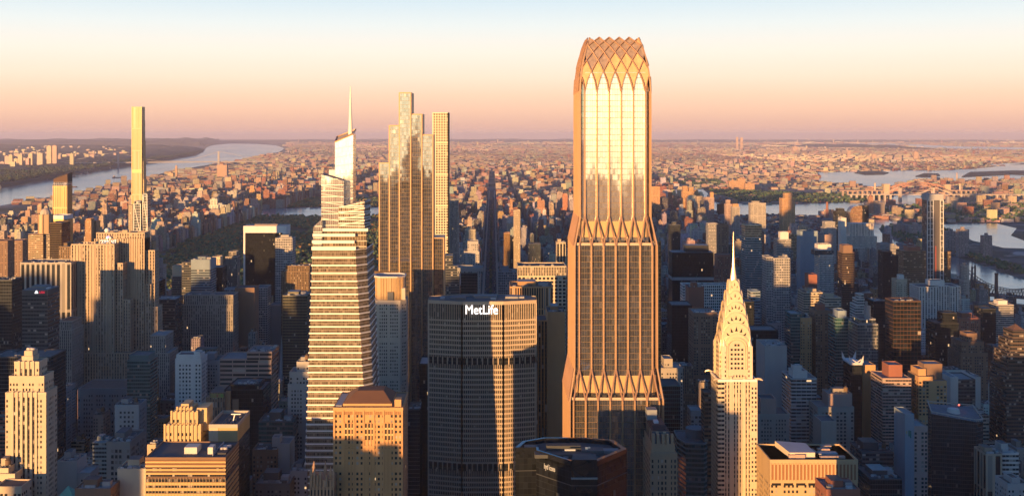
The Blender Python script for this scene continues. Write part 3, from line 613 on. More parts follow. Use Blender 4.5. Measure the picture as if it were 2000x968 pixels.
# ---------------------------------------------------------------- the spire tower with nested metal arches
def arch_tower():
    Y = 880.0; W_ = lambda px: wx(px, Y); D = 30.0
    T = thing('art_deco_spire_skyscraper', 'white brick tower crowned by nested shining metal arches and a sharp spire', 'skyscraper', (W_(1441), Y + D / 2, 0))
    xc, yc = W_(1440.5), Y + D / 2; br_ = (.55, .45, .33); H = 14.9
    z1, z2, zs = wz(800, Y), wz(742, Y), wz(666, Y)
    b = MB(); b.prism(rect(xc - H, yc - H, xc + H, yc + H), 0, z2, br_, (.4, .38, .34), 2.3, 3.5); b.build('brick_shaft', ['piers', 'roof'], T)
    for sx in (-1, 1):
        b = MB(); b.prism(rect(xc + sx * (H - 2) - 2.6, yc - H - .5, xc + sx * (H - 2) + 2.6, yc - H + 5), 0, z2 - 1, br_, br_, 2.4, 3.6); b.build('corner_pier', ['ribbon' if sx < 0 else 'punched', 'blank'], T)
        b = MB(); b.prism(rect(xc + sx * 5.2 - 1.0, yc - H - .4, xc + sx * 5.2 + 1.0, yc - H + 1), 0, z2 + 3, br_, br_); b.build('pilaster', ['blank', 'blank'], T)
    b = MB(); b.prism(rect(xc - H + 2.0, yc - H + 1.4, xc + H - 2.6, yc + H - 2), z2, wz(722, Y), br_, (.4, .38, .34), 2.3, 3.5); b.build('upper_shaft', ['punched', 'roof'], T)
    b = MB(); b.ring(rect(xc - H - .5, yc - H - .6, xc + H + .5, yc + H + .5), z2 - 1.2, z2 + .8, 1, br_); b.build('frieze', 'whiteband', T)
    for (u, v) in ((-1, -1), (1, -1), (1, 1), (-1, 1)):          # eagle heads
        b = MB(); x, y = xc + u * H, yc + v * H; b.tube([(x - u * 1.2, y - v * 1.2, z2 + .5), (x + u * 1.4, y + v * 1.0, z2 + 1.3), (x + u * 3.4, y + v * 1.6, z2 + 1.0)], .8, n=6); b.tube([(x + u * 3.4, y + v * 1.6, z2 + 1.0), (x + u * 4.3, y + v * 1.9, z2 + .2)], .45, n=5); b.build('eagle_head', 'steel', T)
    def vault(r, dep, zb, zp, za, name):
        """two crossed vaults: springing height zp, apex za"""
        b = MB(); n = 16; arc = [(-r, zb), (-r, zp)] + [(-r * cos(pi * i / n), zp + (za - zp) * sin(pi * i / n) ** .9) for i in range(1, n)] + [(r, zp), (r, zb)]
        for ax in (0, 1):
            f = (lambda q, z, s: (xc + q, yc + s, z)) if ax == 0 else (lambda q, z, s: (xc + s, yc - q, z))
            for (p, q) in zip(arc, arc[1:]): b.face([f(p[0], p[1], -dep), f(p[0], p[1], dep), f(q[0], q[1], dep), f(q[0], q[1], -dep)], None, 0)
            b.face([f(p[0], p[1], -dep) for p in reversed(arc)], None, 0); b.face([f(p[0], p[1], dep) for p in arc], None, 0)
        return b.build(name, 'steel', T)
    def face_pt(k, q, z, dep): return [(xc + q, yc - dep, z), (xc - dep, yc - q, z)][k]
    spec = [(12.6, 12.2, 722, 698, 650), (11.2, 11.0, 690, 664, 630), (9.8, 9.7, 660, 640, 610), (8.0, 8.1, 640, 616, 590), (6.0, 6.2, 612, 594, 569), (4.0, 4.3, 590, 572, 548)]
    for i, (r, dep, rb, rp, ra) in enumerate(spec):
        zb, zp, za = wz(rb, Y + 4), wz(rp, Y + 4), wz(ra, Y + 4); vault(r, dep, zb, zp, za, 'arched_tier')
        b = MB()                                                  # raised rim of the arch on the two faces in view
        for k in (0, 1):
            b.tube([face_pt(k, -r * .97 * cos(pi * j / 14), zp + (za - zp) * .97 * sin(pi * j / 14) ** .9, dep + .12) for j in range(15)], .38)
        b.build('arch_rim', 'steel', T)
        if i:
            nwin = 5 if i < 4 else 3
            for k in (0, 1):
                for j in range(nwin):
                    th = pi * (j + .5) / nwin * .78 + pi * .11; cq, sz = -cos(th), sin(th); q0, zz0 = r * .66 * cq, zp + (za - zp) * .54 * sz; tq = r * .10
                    P0 = face_pt(k, q0 - tq, zz0 - .4, dep + .06); P1 = face_pt(k, q0 + tq, zz0 - .4, dep + .06); P2 = face_pt(k, r * .84 * cq, zp + (za - zp) * .80 * sz, dep + .06)
                    b = MB(); b.face([P0, P1, P2] if k == 0 else [P1, P0, P2], None, 0); b.build('triangular_window', 'darkpane', T)
    zb, zp, za = wz(738, Y), wz(682, Y), wz(664, Y); n = 12; r = 6.6; dep = 13.0        # the lowest arched bay with its windows
    for k in (0, 1):
        b = MB(); arc = [(-r, zb), (-r, zp)] + [(-r * cos(pi * i / n), zp + (za - zp) * sin(pi * i / n)) for i in range(1, n)] + [(r, zp), (r, zb)]
        F0 = [face_pt(k, q, z, dep) for q, z in arc]; B0 = [face_pt(k, q, z, 9) for q, z in arc]
        b.face(F0[::-1] if k == 0 else F0, None, 0, br_)
        for i in range(len(arc) - 1): b.face([F0[i], F0[i + 1], B0[i + 1], B0[i]], None, 0, br_)
        b.build('arched_bay', 'blank', T)
        for row_i in range(7):
            for q in (-4.2, -1.2, 1.2, 4.2):
                z = zb + 3.0 + row_i * 3.6
                if row_i == 6 and abs(q) > 3: continue
                e = .85; b = MB(); pts = [face_pt(k, q - e, z, dep + .05), face_pt(k, q + e, z, dep + .05), face_pt(k, q + e, z + 1.7, dep + .05), face_pt(k, q - e, z + 1.7, dep + .05)]
                b.face(pts if k == 0 else pts[::-1], None, 0); b.build('window', 'darkpane', T)
        b = MB(); b.tube([face_pt(k, q, z, dep + .3) for q, z in [(u * 1.12, w + (1.2 if w > zp else 0)) for u, w in arc]], .7); b.build('arch_frame', 'steel', T)
        for s in (-1, 1):
            b = MB(); q = s * 10.2; pp = face_pt(k, q, 0, 11.9); b.prism(rect(pp[0] - 1.9, pp[1] - 1.9, pp[0] + 1.9, pp[1] + 1.9), z2, wz(676, Y), (.6, .5, .38), (.6, .5, .38), 1.9, 3.6); b.build('buttress', ['punched', 'steel'], T)
            b = MB(); b.cyl(pp[0], pp[1], wz(676, Y), wz(664, Y), 1.9, .4, 8); b.build('buttress_cap', 'steel', T)
    pr = [(wz(572, Y), 3.6), (wz(545, Y), 2.5), (wz(525, Y), 1.35), (wz(505, Y), .7), (wz(480, Y), .38), (wz(455, Y), .10)]
    b = MB()
    for (u, r0), (v, r1) in zip(pr, pr[1:]): b.cyl(xc, yc, u, v, r0, r1, 8)
    b.build('spire', 'steel', T)
    reg(xc - H, yc - H, xc + H, yc + H, z2, 'the arched spire tower'); SCR.append((Y, 1403, 1470, 640, None))
arch_tower()
# ---------------------------------------------------------------- a general high-rise: tiers of facade, parapets, roof plant
def plant(T, x0, y0, x1, y1, z, kind, c, n=1):
    """what stands on a flat roof"""
    w, d = x1 - x0, y1 - y0
    def bulk(fx0, fy0, fx1, fy1, h, m='blank', cc=None, nm='mechanical_penthouse'):
        b = MB(); b.prism(rect(x0 + w * fx0, y0 + d * fy0, x0 + w * fx1, y0 + d * fy1), z + .02, z + h, cc or tuple(q * .8 for q in c), rnd.choice(ROOFC), 2, 3, 0, 1); return b.build(nm, [m, 'roof'], T)
    if kind in ('mech', 'mixed', 'tank'):
        a = rnd.uniform(.12, .3); bulk(a, .3, a + rnd.uniform(.3, .5), .8, rnd.uniform(4, 7))
        if rnd.random() < .7: bulk(.68, .35, .9, .62, rnd.uniform(2, 4), cc=(.3, .3, .31))
    if kind in ('mixed', 'fans'):
        b = MB()
        for k in range(rnd.randint(3, 6)):
            u, v = x0 + w * rnd.uniform(.06, .85), y0 + d * rnd.uniform(.05, .25); q = rnd.uniform(1.2, 2.6); g = rnd.uniform(.15, .5); b.box(u, v, z + .02, u + q * 1.6, v + q, z + rnd.uniform(1, 2.2), (g, g, g))
        b.build_each('roof_fan', 'blank', T)
    b = MB()                                          # small clutter: ducts, fans, hatches, pipes
    for k in range(rnd.randint(5, 10)):
        u, v = x0 + w * rnd.uniform(.04, .9), y0 + d * rnd.uniform(.04, .85); g = rnd.choice((.08, .15, .3, .45)); q = rnd.uniform(.8, 2.4); l_ = q * rnd.choice((1, 1, 1.5, 4))
        if rnd.random() < .5: b.box(u, v, z + .03, min(u + l_, x1 - .3), min(v + q, y1 - .3), z + rnd.uniform(.7, 2.0), (g, g, g * .97))
        else: b.box(u, v, z + .03, min(u + q, x1 - .3), min(v + l_, y1 - .3), z + rnd.uniform(.7, 2.0), (g, g * .98, g * .95))
    tag(b.build('roof_ducts', 'blank', T), kind='stuff')
    if kind == 'tank':
        b = MB(); u, v = x0 + w * .8, y0 + d * .25
        for p, q in ((-1, -1), (1, -1), (1, 1), (-1, 1)): b.box(u + p * 1.3 - .15, v + q * 1.3 - .15, z, u + p * 1.3 + .15, v + q * 1.3 + .15, z + 2.5, (.1, .08, .06))
        b.cyl(u, v, z + 2.5, z + 6, 2, 2, 10, (.16, .10, .06)); b.cyl(u, v, z + 6, z + 7.5, 2.2, .1, 10, (.1, .07, .05)); b.build('water_tank', 'blank', T)
BAY = {'punched': (2.8, 3.5), 'punched2': (3.4, 3.6), 'ribbon': (3, 3.8), 'piers': (2.4, 3.7), 'fins': (2.0, 3.8), 'grid': (2.4, 3.4), 'glass': (1.8, 3.8), 'darkglass': (1.9, 3.8), 'tealglass': (2.4, 3.9), 'bronze': (2, 3.9), 'blank': (3, 3), 'crystal2': (1.7, 4), 'glassamber': (2, 4)}
def bld(name, label, short, Y, d, style, col, tiers, top='mech', cat=None, group=None, bay=None, rc=None, par=True):
    c = PAL[col] if isinstance(col, str) else col; v = rnd.uniform(.9, 1.1); c = tuple(q * v for q in c)
    t0 = tiers[0]; X0, X1 = wx(t0[0], Y), wx(t0[1], Y)
    T = thing(name, label, cat or {'office_tower': 'office tower', 'apartment_tower': 'apartment tower', 'brick_building': 'brick building'}.get(name, name.split('_')[-1] if name.split('_')[-1] in ('tower', 'building', 'skyscraper', 'hotel', 'hospital', 'church') else 'building'), ((X0 + X1) / 2, Y + d / 2, 0), group)
    bb = bay or BAY[style]; done = []; last = None; rcol = rc or rnd.choice(ROOFC)
    for i, t in enumerate(tiers):
        x0, x1 = wx(t[0], Y), wx(t[1], Y); y0 = Y + (t[3] if len(t) > 3 else (0 if i == 0 else i * 2.0)); y1 = Y + (t[4] if len(t) > 4 else d - (0 if i == 0 else i * 2.0)); z = wz(t[2], y0)
        st = t[5] if len(t) > 5 else style; cc = PAL[t[6]] if len(t) > 6 else c
        bz = BAY[st] if st != style else bb
        xm = (x0 + x1) / 2; zb = max([0] + [q[2] for q in done if q[0] < xm < q[1] and q[2] < z])
        b = MB(); b.prism(rect(x0, y0, x1, y1), zb, z, cc, rcol, bz[0], bz[1]); b.build('facade', [st, 'roof'], T); done.append((x0, x1, z))
        if par: b = MB(); b.ring(rect(x0 - .05, y0 - .05, x1 + .05, y1 + .05), z - .3, z + 1.1, .7, cc); b.build('parapet', 'blank', T)
        last = (x0, y0, x1, y1, z)
    if top: plant(T, *last, top, c)
    reg(X0, Y, X1, Y + d, wz(t0[2], Y), short)
    for t in tiers[1:]: SCR.append((Y + 1, t[0], t[1], t[2], None))
    return T, last
O, A_, B_ = 'office_tower', 'apartment_tower', 'brick_building'
SPEC = [
 (O, 'pale ribbed office block with tall top openings, left of the lettered-roof limestone slab', 'the tall-windowed pale block', 1420, 40, 'fins', 'stone', [(39.5, 139, 514)], 'fans', {'bay': (6.3, 60)}),
 (O, 'black glass office block cut by the left picture edge', None, 1280, 28, 'darkglass', 'dgrey', [(-25, 23, 548)], 'fans', {}),
 (O, 'brown tower with a square lit opening at the far left, in front of low roofs', None, 2100, 30, 'punched', 'brown', [(-14, 15, 471)], None, {}),
 (O, 'dark brown ribbed block tucked between the domed tower and the limestone slab', None, 1600, 40, 'piers', 'bronze', [(115, 139, 483)], 'mech', {}),
 (O, 'dark bronze box in front of the curved-top glass tower', 'the dark bronze box', 1900, 40, 'darkglass', 'bronze', [(97, 120, 436)], None, {}),
 (A_, 'orange brick tower pair with rounded tops behind the white roof sphere', None, 2400, 25, 'piers', 'orange', [(166, 178, 432), (167, 177, 428)], None, {}),
 (A_, 'slim orange tower just right of the rounded pair behind the white roof sphere', None, 2420, 25, 'piers', 'orange', [(179, 188, 433)], None, {}),
 (A_, 'small grey hotel with two lit turret tops at the edge of the dark park', 'the twin-turret hotel', 2180, 25, 'punched', 'grey', [(294, 318, 519), (298, 304, 504, 3, 12), (308, 315, 505, 3, 12)], None, {}),
 (O, 'small dark glass block below the twin-turret hotel', None, 1750, 30, 'darkglass', 'dgrey', [(293, 312, 549)], None, {'rc': (.2, .22, .24)}),
 (O, 'grey glass tower with a bright lit penthouse beside the stepped dark glass tower', 'the bright-penthouse tower', 1850, 30, 'glass', 'grey', [(335, 354, 540), (336, 354, 520, 1, 25, 'blank', 'cream')], None, {}),
 (O, 'dark stepped slab of stacked ledges left of the grey-fronted glass tower', None, 1760, 26, 'ribbon', 'dgrey', [(355, 373, 513)], None, {}),
 (O, 'grey-fronted glass tower with a plain pale top band facing the camera', 'the grey-fronted glass tower', 1745, 34, 'ribbon', 'blue', [(373, 412, 526), (373, 412, 508, 0, 34, 'blank', 'blue')], 'mech', {}),
 (O, 'black office block right of the grey-fronted glass tower', None, 1790, 30, 'darkglass', 'black', [(413, 434, 523)], None, {}),
 (A_, 'far small tower with a bright yellow-lit top above the black office block', None, 2000, 20, 'punched', 'cream', [(414, 430, 502)], None, {}),
 (A_, 'slim grey ribbed tower with a slanting top, left of the white-framed black slab', 'the slim ribbed tower', 1850, 22, 'fins', 'stone', [(440, 463, 502), (446, 461, 492, 3, 20)], None, {}),
 (O, 'white gridded tower standing just in front of the black slab with white frame', 'the white gridded tower', 1960, 32, 'grid', 'lgrey', [(537.5, 571, 466)], 'mech', {'bay': (3.1, 4.2)}),
 (O, 'dark brown broad tower with a stepped top between the white gridded and needle-topped towers', 'the dark brown broad tower', 1700, 36, 'piers', 'bronze', [(549, 604, 531), (557, 604, 520, 2, 30)], 'fans', {}),
 (O, 'grey limestone slab with close vertical ribs and red plant on its flat roof', 'the grey ribbed slab', 1580, 36, 'piers', 'stone', [(355, 455, 596), (358, 455, 577, 1, 34)], 'fans', {'bay': (3.1, 4.2)}),
 (O, 'plain reddish brown tower with a blank front beside the grey ribbed slab', 'the blank reddish tower', 1620, 30, 'blank', 'brown', [(459, 497, 563)], None, {}),
 (O, 'small pale block peeking over between the grey ribbed slab and the blank reddish tower', None, 1660, 20, 'grid', 'blue', [(438, 459, 565)], None, {}),
 (O, 'pale small-windowed slab right of the blank reddish tower', None, 1680, 30, 'grid', 'lgrey', [(499, 522, 562)], None, {}),
 (O, 'blank blue-grey wall slab behind the church spire', None, 1720, 30, 'blank', 'grey', [(526, 550, 597)], None, {}),
 (O, 'dark green glass tower with a yellow-lit floor and pink plant room on top', 'the yellow-lit dark tower', 1500, 40, 'darkglass', 'olive', [(552, 599, 578)], 'mixed', {}),
 (O, 'low dark block with slanting grey louvres behind the limestone slab', None, 1550, 40, 'ribbon', 'dgrey', [(297, 342, 586)], 'fans', {}),
 (O, 'grey stone wing with a stepped roof at the right foot of the limestone slab', 'the grey stone wing', 1400, 40, 'piers', 'stone', [(289, 331, 690), (292, 322, 656, 2, 38)], None, {}),
 (O, 'teal glass tower of green floor bands with a pale box on its roof', 'the teal banded tower', 1230, 28, 'tealglass', 'teal', [(248, 293, 705), (252, 290, 695, 1, 26, 'blank', 'teal')], None, {}),
 (O, 'ornate white office building with a knobbed roofline and tiers of windows', 'the ornate white building', 1200, 26, 'punched', 'white', [(342, 393, 702), (344, 391, 694, 1, 20), (378, 390, 688, 1, 10)], None, {'bay': (3.4, 4.2)}),
 (O, 'grey side block attached behind the ornate white building', None, 1235, 30, 'punched', 'grey', [(386, 430, 705)], 'mech', {}),
 (O, 'beige block with black horizontal window bands and a raised right half', 'the beige banded block', 1150, 38, 'ribbon', 'pink', [(429, 530, 702), (482, 531, 688, -.3, 36)], 'fans', {'bay': (14, 4.5), 'rc': (.18, .18, .19)}),
 (O, 'black glass block in front of the beige banded block', 'the low black glass block', 1095, 40, 'darkglass', 'black', [(438, 514, 762), (448, 504, 752, 4, 34)], 'fans', {}),
 (O, 'pale stepped deco building with a scroll-shaped gable left of the needle-topped tower', 'the scroll-gabled building', 1010, 28, 'punched', 'lgrey', [(562, 602, 752), (564, 602, 728, 3, 26), (577, 601, 708, 6, 22)], 'tank', {}),
 (O, 'dark teal low block with arched frames in front of the scroll-gabled building', None, 985, 28, 'tealglass', 'dgrey', [(505, 572, 824)], 'mixed', {}),
 (B_, 'brown brick building with a blank side near the foot of the needle-topped tower', 'the brown brick building', 900, 22, 'punched', 'brown', [(493, 541, 880)], 'fans', {}),
 (B_, 'white painted slab with a roof box joined to the brown brick building', None, 905, 22, 'blank', 'lgrey', [(541.3, 566, 868), (530, 545, 856, 3, 14)], None, {}),
 (B_, 'low grey block with slanted roof panels close to the foot of the needle-topped tower', None, 870, 26, 'punched', 'grey', [(566, 600, 921)], 'mixed', {}),
 (B_, 'low dark roof with pale ducts below the brown brick building', None, 850, 26, 'punched', 'dgrey', [(498, 566, 946)], 'mixed', {}),
 (O, 'grey-beige office block with roof panels, left of the golden deco top', 'the grey-beige block', 1000, 42, 'punched2', 'stone', [(208, 254, 864)], 'mixed', {'bay': (3.3, 5)}),
 (B_, 'low ornate pale building under the teal banded tower', 'the low ornate building', 1120, 26, 'punched', 'lgrey', [(224, 271, 792)], 'tank', {'bay': (4, 4.5)}),
 (B_, 'white windowless party-wall building near the foot of the golden stepped tower', 'the white party-wall building', 905, 22, 'blank', 'lgrey', [(112, 150, 902)], 'mixed', {}),
 (B_, 'small pale windowed annex at the right end of the white party-wall building', None, 890, 20, 'punched', 'grey', [(150.3, 176, 925)], None, {}),
 (B_, 'low brown roof with lit edges and a pale skylight beside the green pyramid roof', None, 815, 20, 'punched', 'brown', [(146, 216, 956)], 'mixed', {}),
 (B_, 'lit cream low building with a flat roof left of the broad ribbon-windowed block', 'the lit cream building', 835, 22, 'blank', 'cream', [(229, 286, 917)], 'mixed', {}),
 (O, 'wide low wing of small square windows below the limestone slab', 'the wide grey wing', 1290, 50, 'punched', 'grey', [(152, 247, 760)], None, {'bay': (3.0, 5)}),
 (O, 'grey ribbed wing with a stepped top at the left foot of the limestone slab', None, 1370, 40, 'piers', 'stone', [(104, 140, 645), (114, 139, 628, 2, 36)], None, {}),
 (B_, 'low dark flat block left behind the golden stepped tower', None, 1120, 40, 'darkglass', 'dgrey', [(-20, 99, 698)], 'fans', {}),
 (B_, 'small grey block showing between the golden stepped tower and the wide grey wing', None, 1240, 30, 'punched', 'grey', [(104, 128, 760)], 'fans', {}),
 (B_, 'golden lit low annex at the left foot of the golden stepped tower', None, 845, 20, 'punched2', 'cream', [(-12, 29, 927), (-12, 14, 916, 2, 18)], 'tank', {}),
 (B_, 'cream stone block bottom left, with dark windows under the golden lit annex', None, 825, 18, 'punched2', 'cream', [(-10, 42, 952)], None, {}),
 (A_, 'grey stone tower with a stepped top right behind the slender white grid tower', 'the grey stepped hotel', 2080, 30, 'piers', 'lgrey', [(862, 896, 425), (877, 895, 394, 3, 26)], None, {}),
 (O, 'dark tower with a sloped top under the slender white grid tower', None, 1700, 34, 'ribbon', 'dgrey', [(868, 897, 520), (869, 884, 500, 2, 30)], None, {}),
 (O, 'pale stepped deco hotel left of the straight avenue', 'the pale deco hotel', 1760, 40, 'punched', 'lgrey', [(902, 938, 520), (906, 936, 492, 3, 36), (913, 934, 472, 6, 30)], None, {}),
 (O, 'grey block with a great dark recessed front left of the straight avenue', None, 1500, 36, 'darkglass', 'dgrey', [(900, 932, 534), (893, 943, 524, 4, 34, 'punched', 'grey')], None, {}),
 (O, 'slim tower of dark glass and red-gold fins right of the straight avenue', 'the red-gold finned tower', 2150, 24, 'bronze', 'orange', [(984, 996, 456), (996.3, 1003, 463, 0, 24, 'darkglass', 'black')], 'fans', {}),
 (A_, 'slim plain stone tower standing tall beside the red-gold finned tower', 'the slim plain tower', 2240, 20, 'piers', 'cream', [(1003, 1016, 411)], None, {}),
 (O, 'dark grey box tower with a pale top band right of the slim plain tower', None, 2150, 30, 'glass', 'dgrey', [(1032, 1056, 477)], None, {}),
 (O, 'sunlit slim white tower with dark vertical stripes left of the crown tower', None, 1800, 26, 'fins', 'cream', [(1087, 1105, 474)], 'mech', {'bay': (4.8, 60)}),
 (O, 'broad golden block with a white window grid and tall top openings beside the crown tower', 'the broad golden grid block', 1400, 40, 'grid', 'cream', [(1011, 1106, 540), (1011, 1106, 521, 0, 40, 'fins', 'cream')], 'fans', {'bay': (5.2, 4.6)}),
 (O, 'orange brown block of close vertical fins behind the lettered octagonal tower', 'the brown finned block', 1250, 44, 'fins', 'orange', [(996, 1080, 561)], 'mixed', {'bay': (2.6, 24)}),
 (O, 'grey glass block behind the brown finned block, right of the avenue', None, 1520, 30, 'grid', 'blue', [(973, 1012, 531)], 'mech', {}),
 (O, 'orange lit blank wall tower with roof plant squeezed beside the crown tower', 'the blank orange wall tower', 1130, 40, 'blank', 'orange', [(1069, 1104, 611)], 'mixed', {}),
 (O, 'brown gridded block between the lettered octagonal tower and the blank orange wall', None, 1140, 36, 'fins', 'orange', [(1045, 1069, 627)], None, {'bay': (3.0, 4.0)}),
 (O, 'thin gold-lit tower edge showing right of the crown tower', None, 1000, 30, 'bronze', 'orange', [(1268, 1291, 472)], None, {}),
 (A_, 'dark slim flat-topped tower above the black office slab', None, 2300, 26, 'darkglass', 'dgrey', [(1309, 1329, 440)], 'mech', {}),
 (O, 'wide white gridded slab in front of the black office slab', 'the wide white gridded slab', 1720, 26, 'grid', 'white', [(1334, 1446, 557)], 'fans', {'bay': (3.0, 4.4)}),
 (B_, 'short red brown block standing before the wide white gridded slab', None, 1600, 28, 'blank', 'red', [(1345, 1375, 562)], 'mech', {}),
 (O, 'black office tower with a flat roof left of the brown square-windowed tower', None, 1470, 40, 'darkglass', 'black', [(1312, 1352, 597)], None, {}),
 (O, 'dark brown square-windowed tower left of the arched spire tower', 'the brown square-windowed tower', 1400, 40, 'punched', 'brown', [(1355, 1401, 612)], 'fans', {}),
 (A_, 'tall green glass tower with a bright gold-lit top right of the metal spire', 'the gold-topped glass tower', 1900, 32, 'tealglass', 'blue', [(1456, 1488, 465), (1456, 1488, 440, 0, 30, 'glassamber', 'cream')], 'fans', {}),  # upper tier in amber glass, its sunlight put into the colour
 (A_, 'slim pale blue-white tower at the foot of the gold-topped glass tower', None, 1500, 20, 'ribbon', 'blue', [(1466, 1485, 570)], None, {}),
 (A_, 'white tower of vertical stripes with grid windows right of the gold-topped glass tower', 'the white striped tower', 1800, 30, 'grid', 'lgrey', [(1497, 1510, 503), (1510.3, 1533, 505, .5, 29), (1533.3, 1543, 505, -.3, 30)], 'mech', {'bay': (2.6, 4.0)}),
 (O, 'black slim block right beside the metal arches of the spire tower', None, 1450, 30, 'darkglass', 'black', [(1456, 1473, 590)], None, {}),
 (A_, 'stepped red brick tower left of the metal spire needle', None, 2100, 30, 'punched', 'red', [(1394, 1432, 522), (1400, 1428, 498, 3, 26)], None, {}),
 (A_, 'brown brick tower just above the stepped red brick one', None, 2400, 26, 'punched', 'brown', [(1404, 1423, 440)], 'tank', {}),
 (A_, 'pale grey slab with white lower block left of the brown brick tower', None, 2650, 26, 'grid', 'lgrey', [(1383, 1402, 437)], None, {}),
 (A_, 'pale grid tower with a white penthouse right of the gold-topped glass tower', None, 2300, 26, 'grid', 'lgrey', [(1517, 1545, 468), (1525, 1541, 454, 4, 20, 'blank', 'white')], None, {}),
 (A_, 'pale beige slab block by the river bend behind the gold-topped glass tower', None, 3600, 30, 'punched', 'stone', [(1466, 1496, 397)], 'mech', {}),
 (A_, 'orange lit brick tower with a dark lower half, standing alone at the river edge', 'the lone orange tower', 4300, 40, 'punched', 'orange', [(1527, 1553, 388), (1533, 1549, 378, 3, 30)], None, {}),
 (A_, 'lit orange twin-topped tower cluster near the small river bend', 'the lit twin-topped tower', 5200, 40, 'punched', 'orange', [(1333, 1356, 374), (1334, 1343, 364, 2, 30), (1346, 1355, 367, 2, 30)], None, {}),
 (A_, 'narrow lit orange tower immediately right of the lit twin-topped tower', None, 5400, 40, 'punched', 'orange', [(1354, 1368, 378), (1357, 1364, 371, 3, 30)], None, {}),
 (A_, 'rounded tan tower second right of the lit twin-topped tower', None, 4900, 40, 'punched', 'tan', [(1361, 1374, 384)], None, {}),
 (A_, 'slim grey tower with a small orange cap, third right of the lit twin-topped tower', None, 4600, 40, 'punched', 'pink', [(1378, 1395, 386), (1388, 1394, 376, 3, 20, 'blank', 'orange')], None, {}),
 (A_, 'lit orange apartment slab right against the crown tower', None, 5000, 40, 'punched', 'orange', [(1268, 1289, 365)], None, {}),
 (A_, 'slim pointed tower with a rose-lit top by the left of the wide river', None, 4200, 26, 'punched', 'pink', [(1417, 1430, 399), (1419, 1427, 391, 3, 20)], None, {}),
 (A_, 'grey tower with a bright orange rounded top by the left of the wide river', None, 4100, 26, 'punched', 'stone', [(1430, 1445, 404), (1432, 1443, 399, 3, 22, 'blank', 'orange')], None, {}),
 (A_, 'dark blue tower with a stepped top left of the domed orange tower', None, 2900, 30, 'darkglass', 'dgrey', [(1634, 1653, 413), (1638, 1650, 408, 3, 26)], None, {}),
 (A_, 'white slim slab in front of the dark blue stepped tower', None, 2800, 26, 'blank', 'white', [(1643, 1653, 426)], None, {}),
 (A_, 'white stepped tower with an orange-lit top left of the dark blue stepped tower', 'the white stepped tower', 2700, 30, 'piers', 'lgrey', [(1610, 1634, 445), (1612, 1632, 434, 3, 26)], None, {}),
 (A_, 'blank blue-grey slab tower left of the tan box', None, 2500, 30, 'blank', 'blue', [(1563, 1597, 452)], None, {}),
 (A_, 'tan windowless box below the white stepped tower', None, 2560, 40, 'blank', 'pink', [(1597, 1628, 459)], None, {}),
 (A_, 'white hotel with a gridded lower block and a stepped dark-sided top', 'the white gridded hotel', 2100, 36, 'grid', 'white', [(1601, 1629, 499), (1594, 1630, 490, 6, 34, 'ribbon', 'dgrey'), (1600, 1626, 478, 8, 30, 'blank', 'white')], None, {}),
 (A_, 'dark red-brown square tower with a brick cap, alone above low roofs', 'the dark red-brown tower', 1900, 26, 'darkglass', 'brown', [(1645, 1669, 494), (1648, 1666, 480, 2, 24, 'blank', 'brown')], None, {}),
 (A_, 'pale river-front slab right of the big white gothic hospital', None, 2700, 30, 'grid', 'lgrey', [(1720, 1739, 476)], None, {}),
 (A_, 'grey double-fronted block between the hospital and the black leaning slab', None, 2600, 30, 'grid', 'lgrey', [(1739, 1756, 482)], 'mech', {}),
 (O, 'black slab tower with a slanting top left of the ring-topped bronze tower', 'the black leaning slab', 2000, 28, 'darkglass', 'black', [(1725, 1742, 492), (1742.2, 1754, 500, .4, 28)], None, {}),
 (A_, 'brown tower with a bulging rounded top right of the black leaning slab', None, 2120, 26, 'punched', 'brown', [(1745, 1766, 515), (1748, 1763, 508, 3, 22)], None, {}),
 (A_, 'broad bronze balcony tower with a red round cap left of the slim unfinished tower', 'the bronze balcony tower', 2060, 40, 'ribbon', 'bronze', [(1765, 1808, 491), (1776, 1800, 483, 6, 30, 'blank', 'red')], None, {}),
 (A_, 'bronze balcony slab behind the slim unfinished tower', None, 2200, 30, 'ribbon', 'bronze', [(1838, 1857, 492)], None, {}),
 (A_, 'white apartment twin slabs at the foot of the slim unfinished tower', 'the white twin slabs', 1700, 40, 'piers', 'white', [(1795, 1834, 561), (1834.3, 1855, 559, 2, 38), (1855.3, 1876, 560, .3, 40), (1822, 1850, 549, 10, 30, 'blank', 'white')], None, {'bay': (4.5, 3.2)}),
 (A_, 'small beige tower with a white penthouse left of the white twin slabs', None, 1900, 22, 'punched', 'cream', [(1750, 1772, 546), (1758, 1767, 538, 3, 16, 'blank', 'white')], None, {}),
 (A_, 'cream stepped block with a long roof terrace above the brown tower with red cap', None, 1720, 36, 'ribbon', 'cream', [(1570, 1608, 572)], 'mixed', {}),
 (A_, 'cream banded block right of the stepped cream block', None, 1650, 30, 'ribbon', 'cream', [(1611, 1643, 582)], 'mech', {}),
 (B_, 'narrow red brick slab among low grey roofs', None, 1900, 26, 'blank', 'red', [(1580, 1596, 537)], None, {}),
 (A_, 'white wedding-cake stepped tower in front of the dark red-brown tower', 'the white wedding-cake tower', 1600, 26, 'ribbon', 'white', [(1671, 1693, 596), (1675, 1691, 585, 2, 24), (1679, 1689, 575, 4, 18)], None, {}),
 (O, 'big dark brown tower with a plain rust-coloured left side', 'the rust-sided brown tower', 1350, 29, 'darkglass', (.085, .045, .03), [(1745, 1799, 589)], 'fans', {'bay': (4, 5)}),  # walls coloured dark in place of a shadow no tower throws there
 (O, 'black block just left of the rust-sided brown tower', None, 1500, 36, 'darkglass', 'black', [(1706, 1731, 589)], 'fans', {}),
 (A_, 'brown brick tower with a red rounded cap in the middle of the right half', 'the red-capped brown tower', 1400, 30, 'punched', 'brown', [(1593, 1629, 607), (1600, 1614, 596, 6, 20, 'blank', 'red')], None, {}),
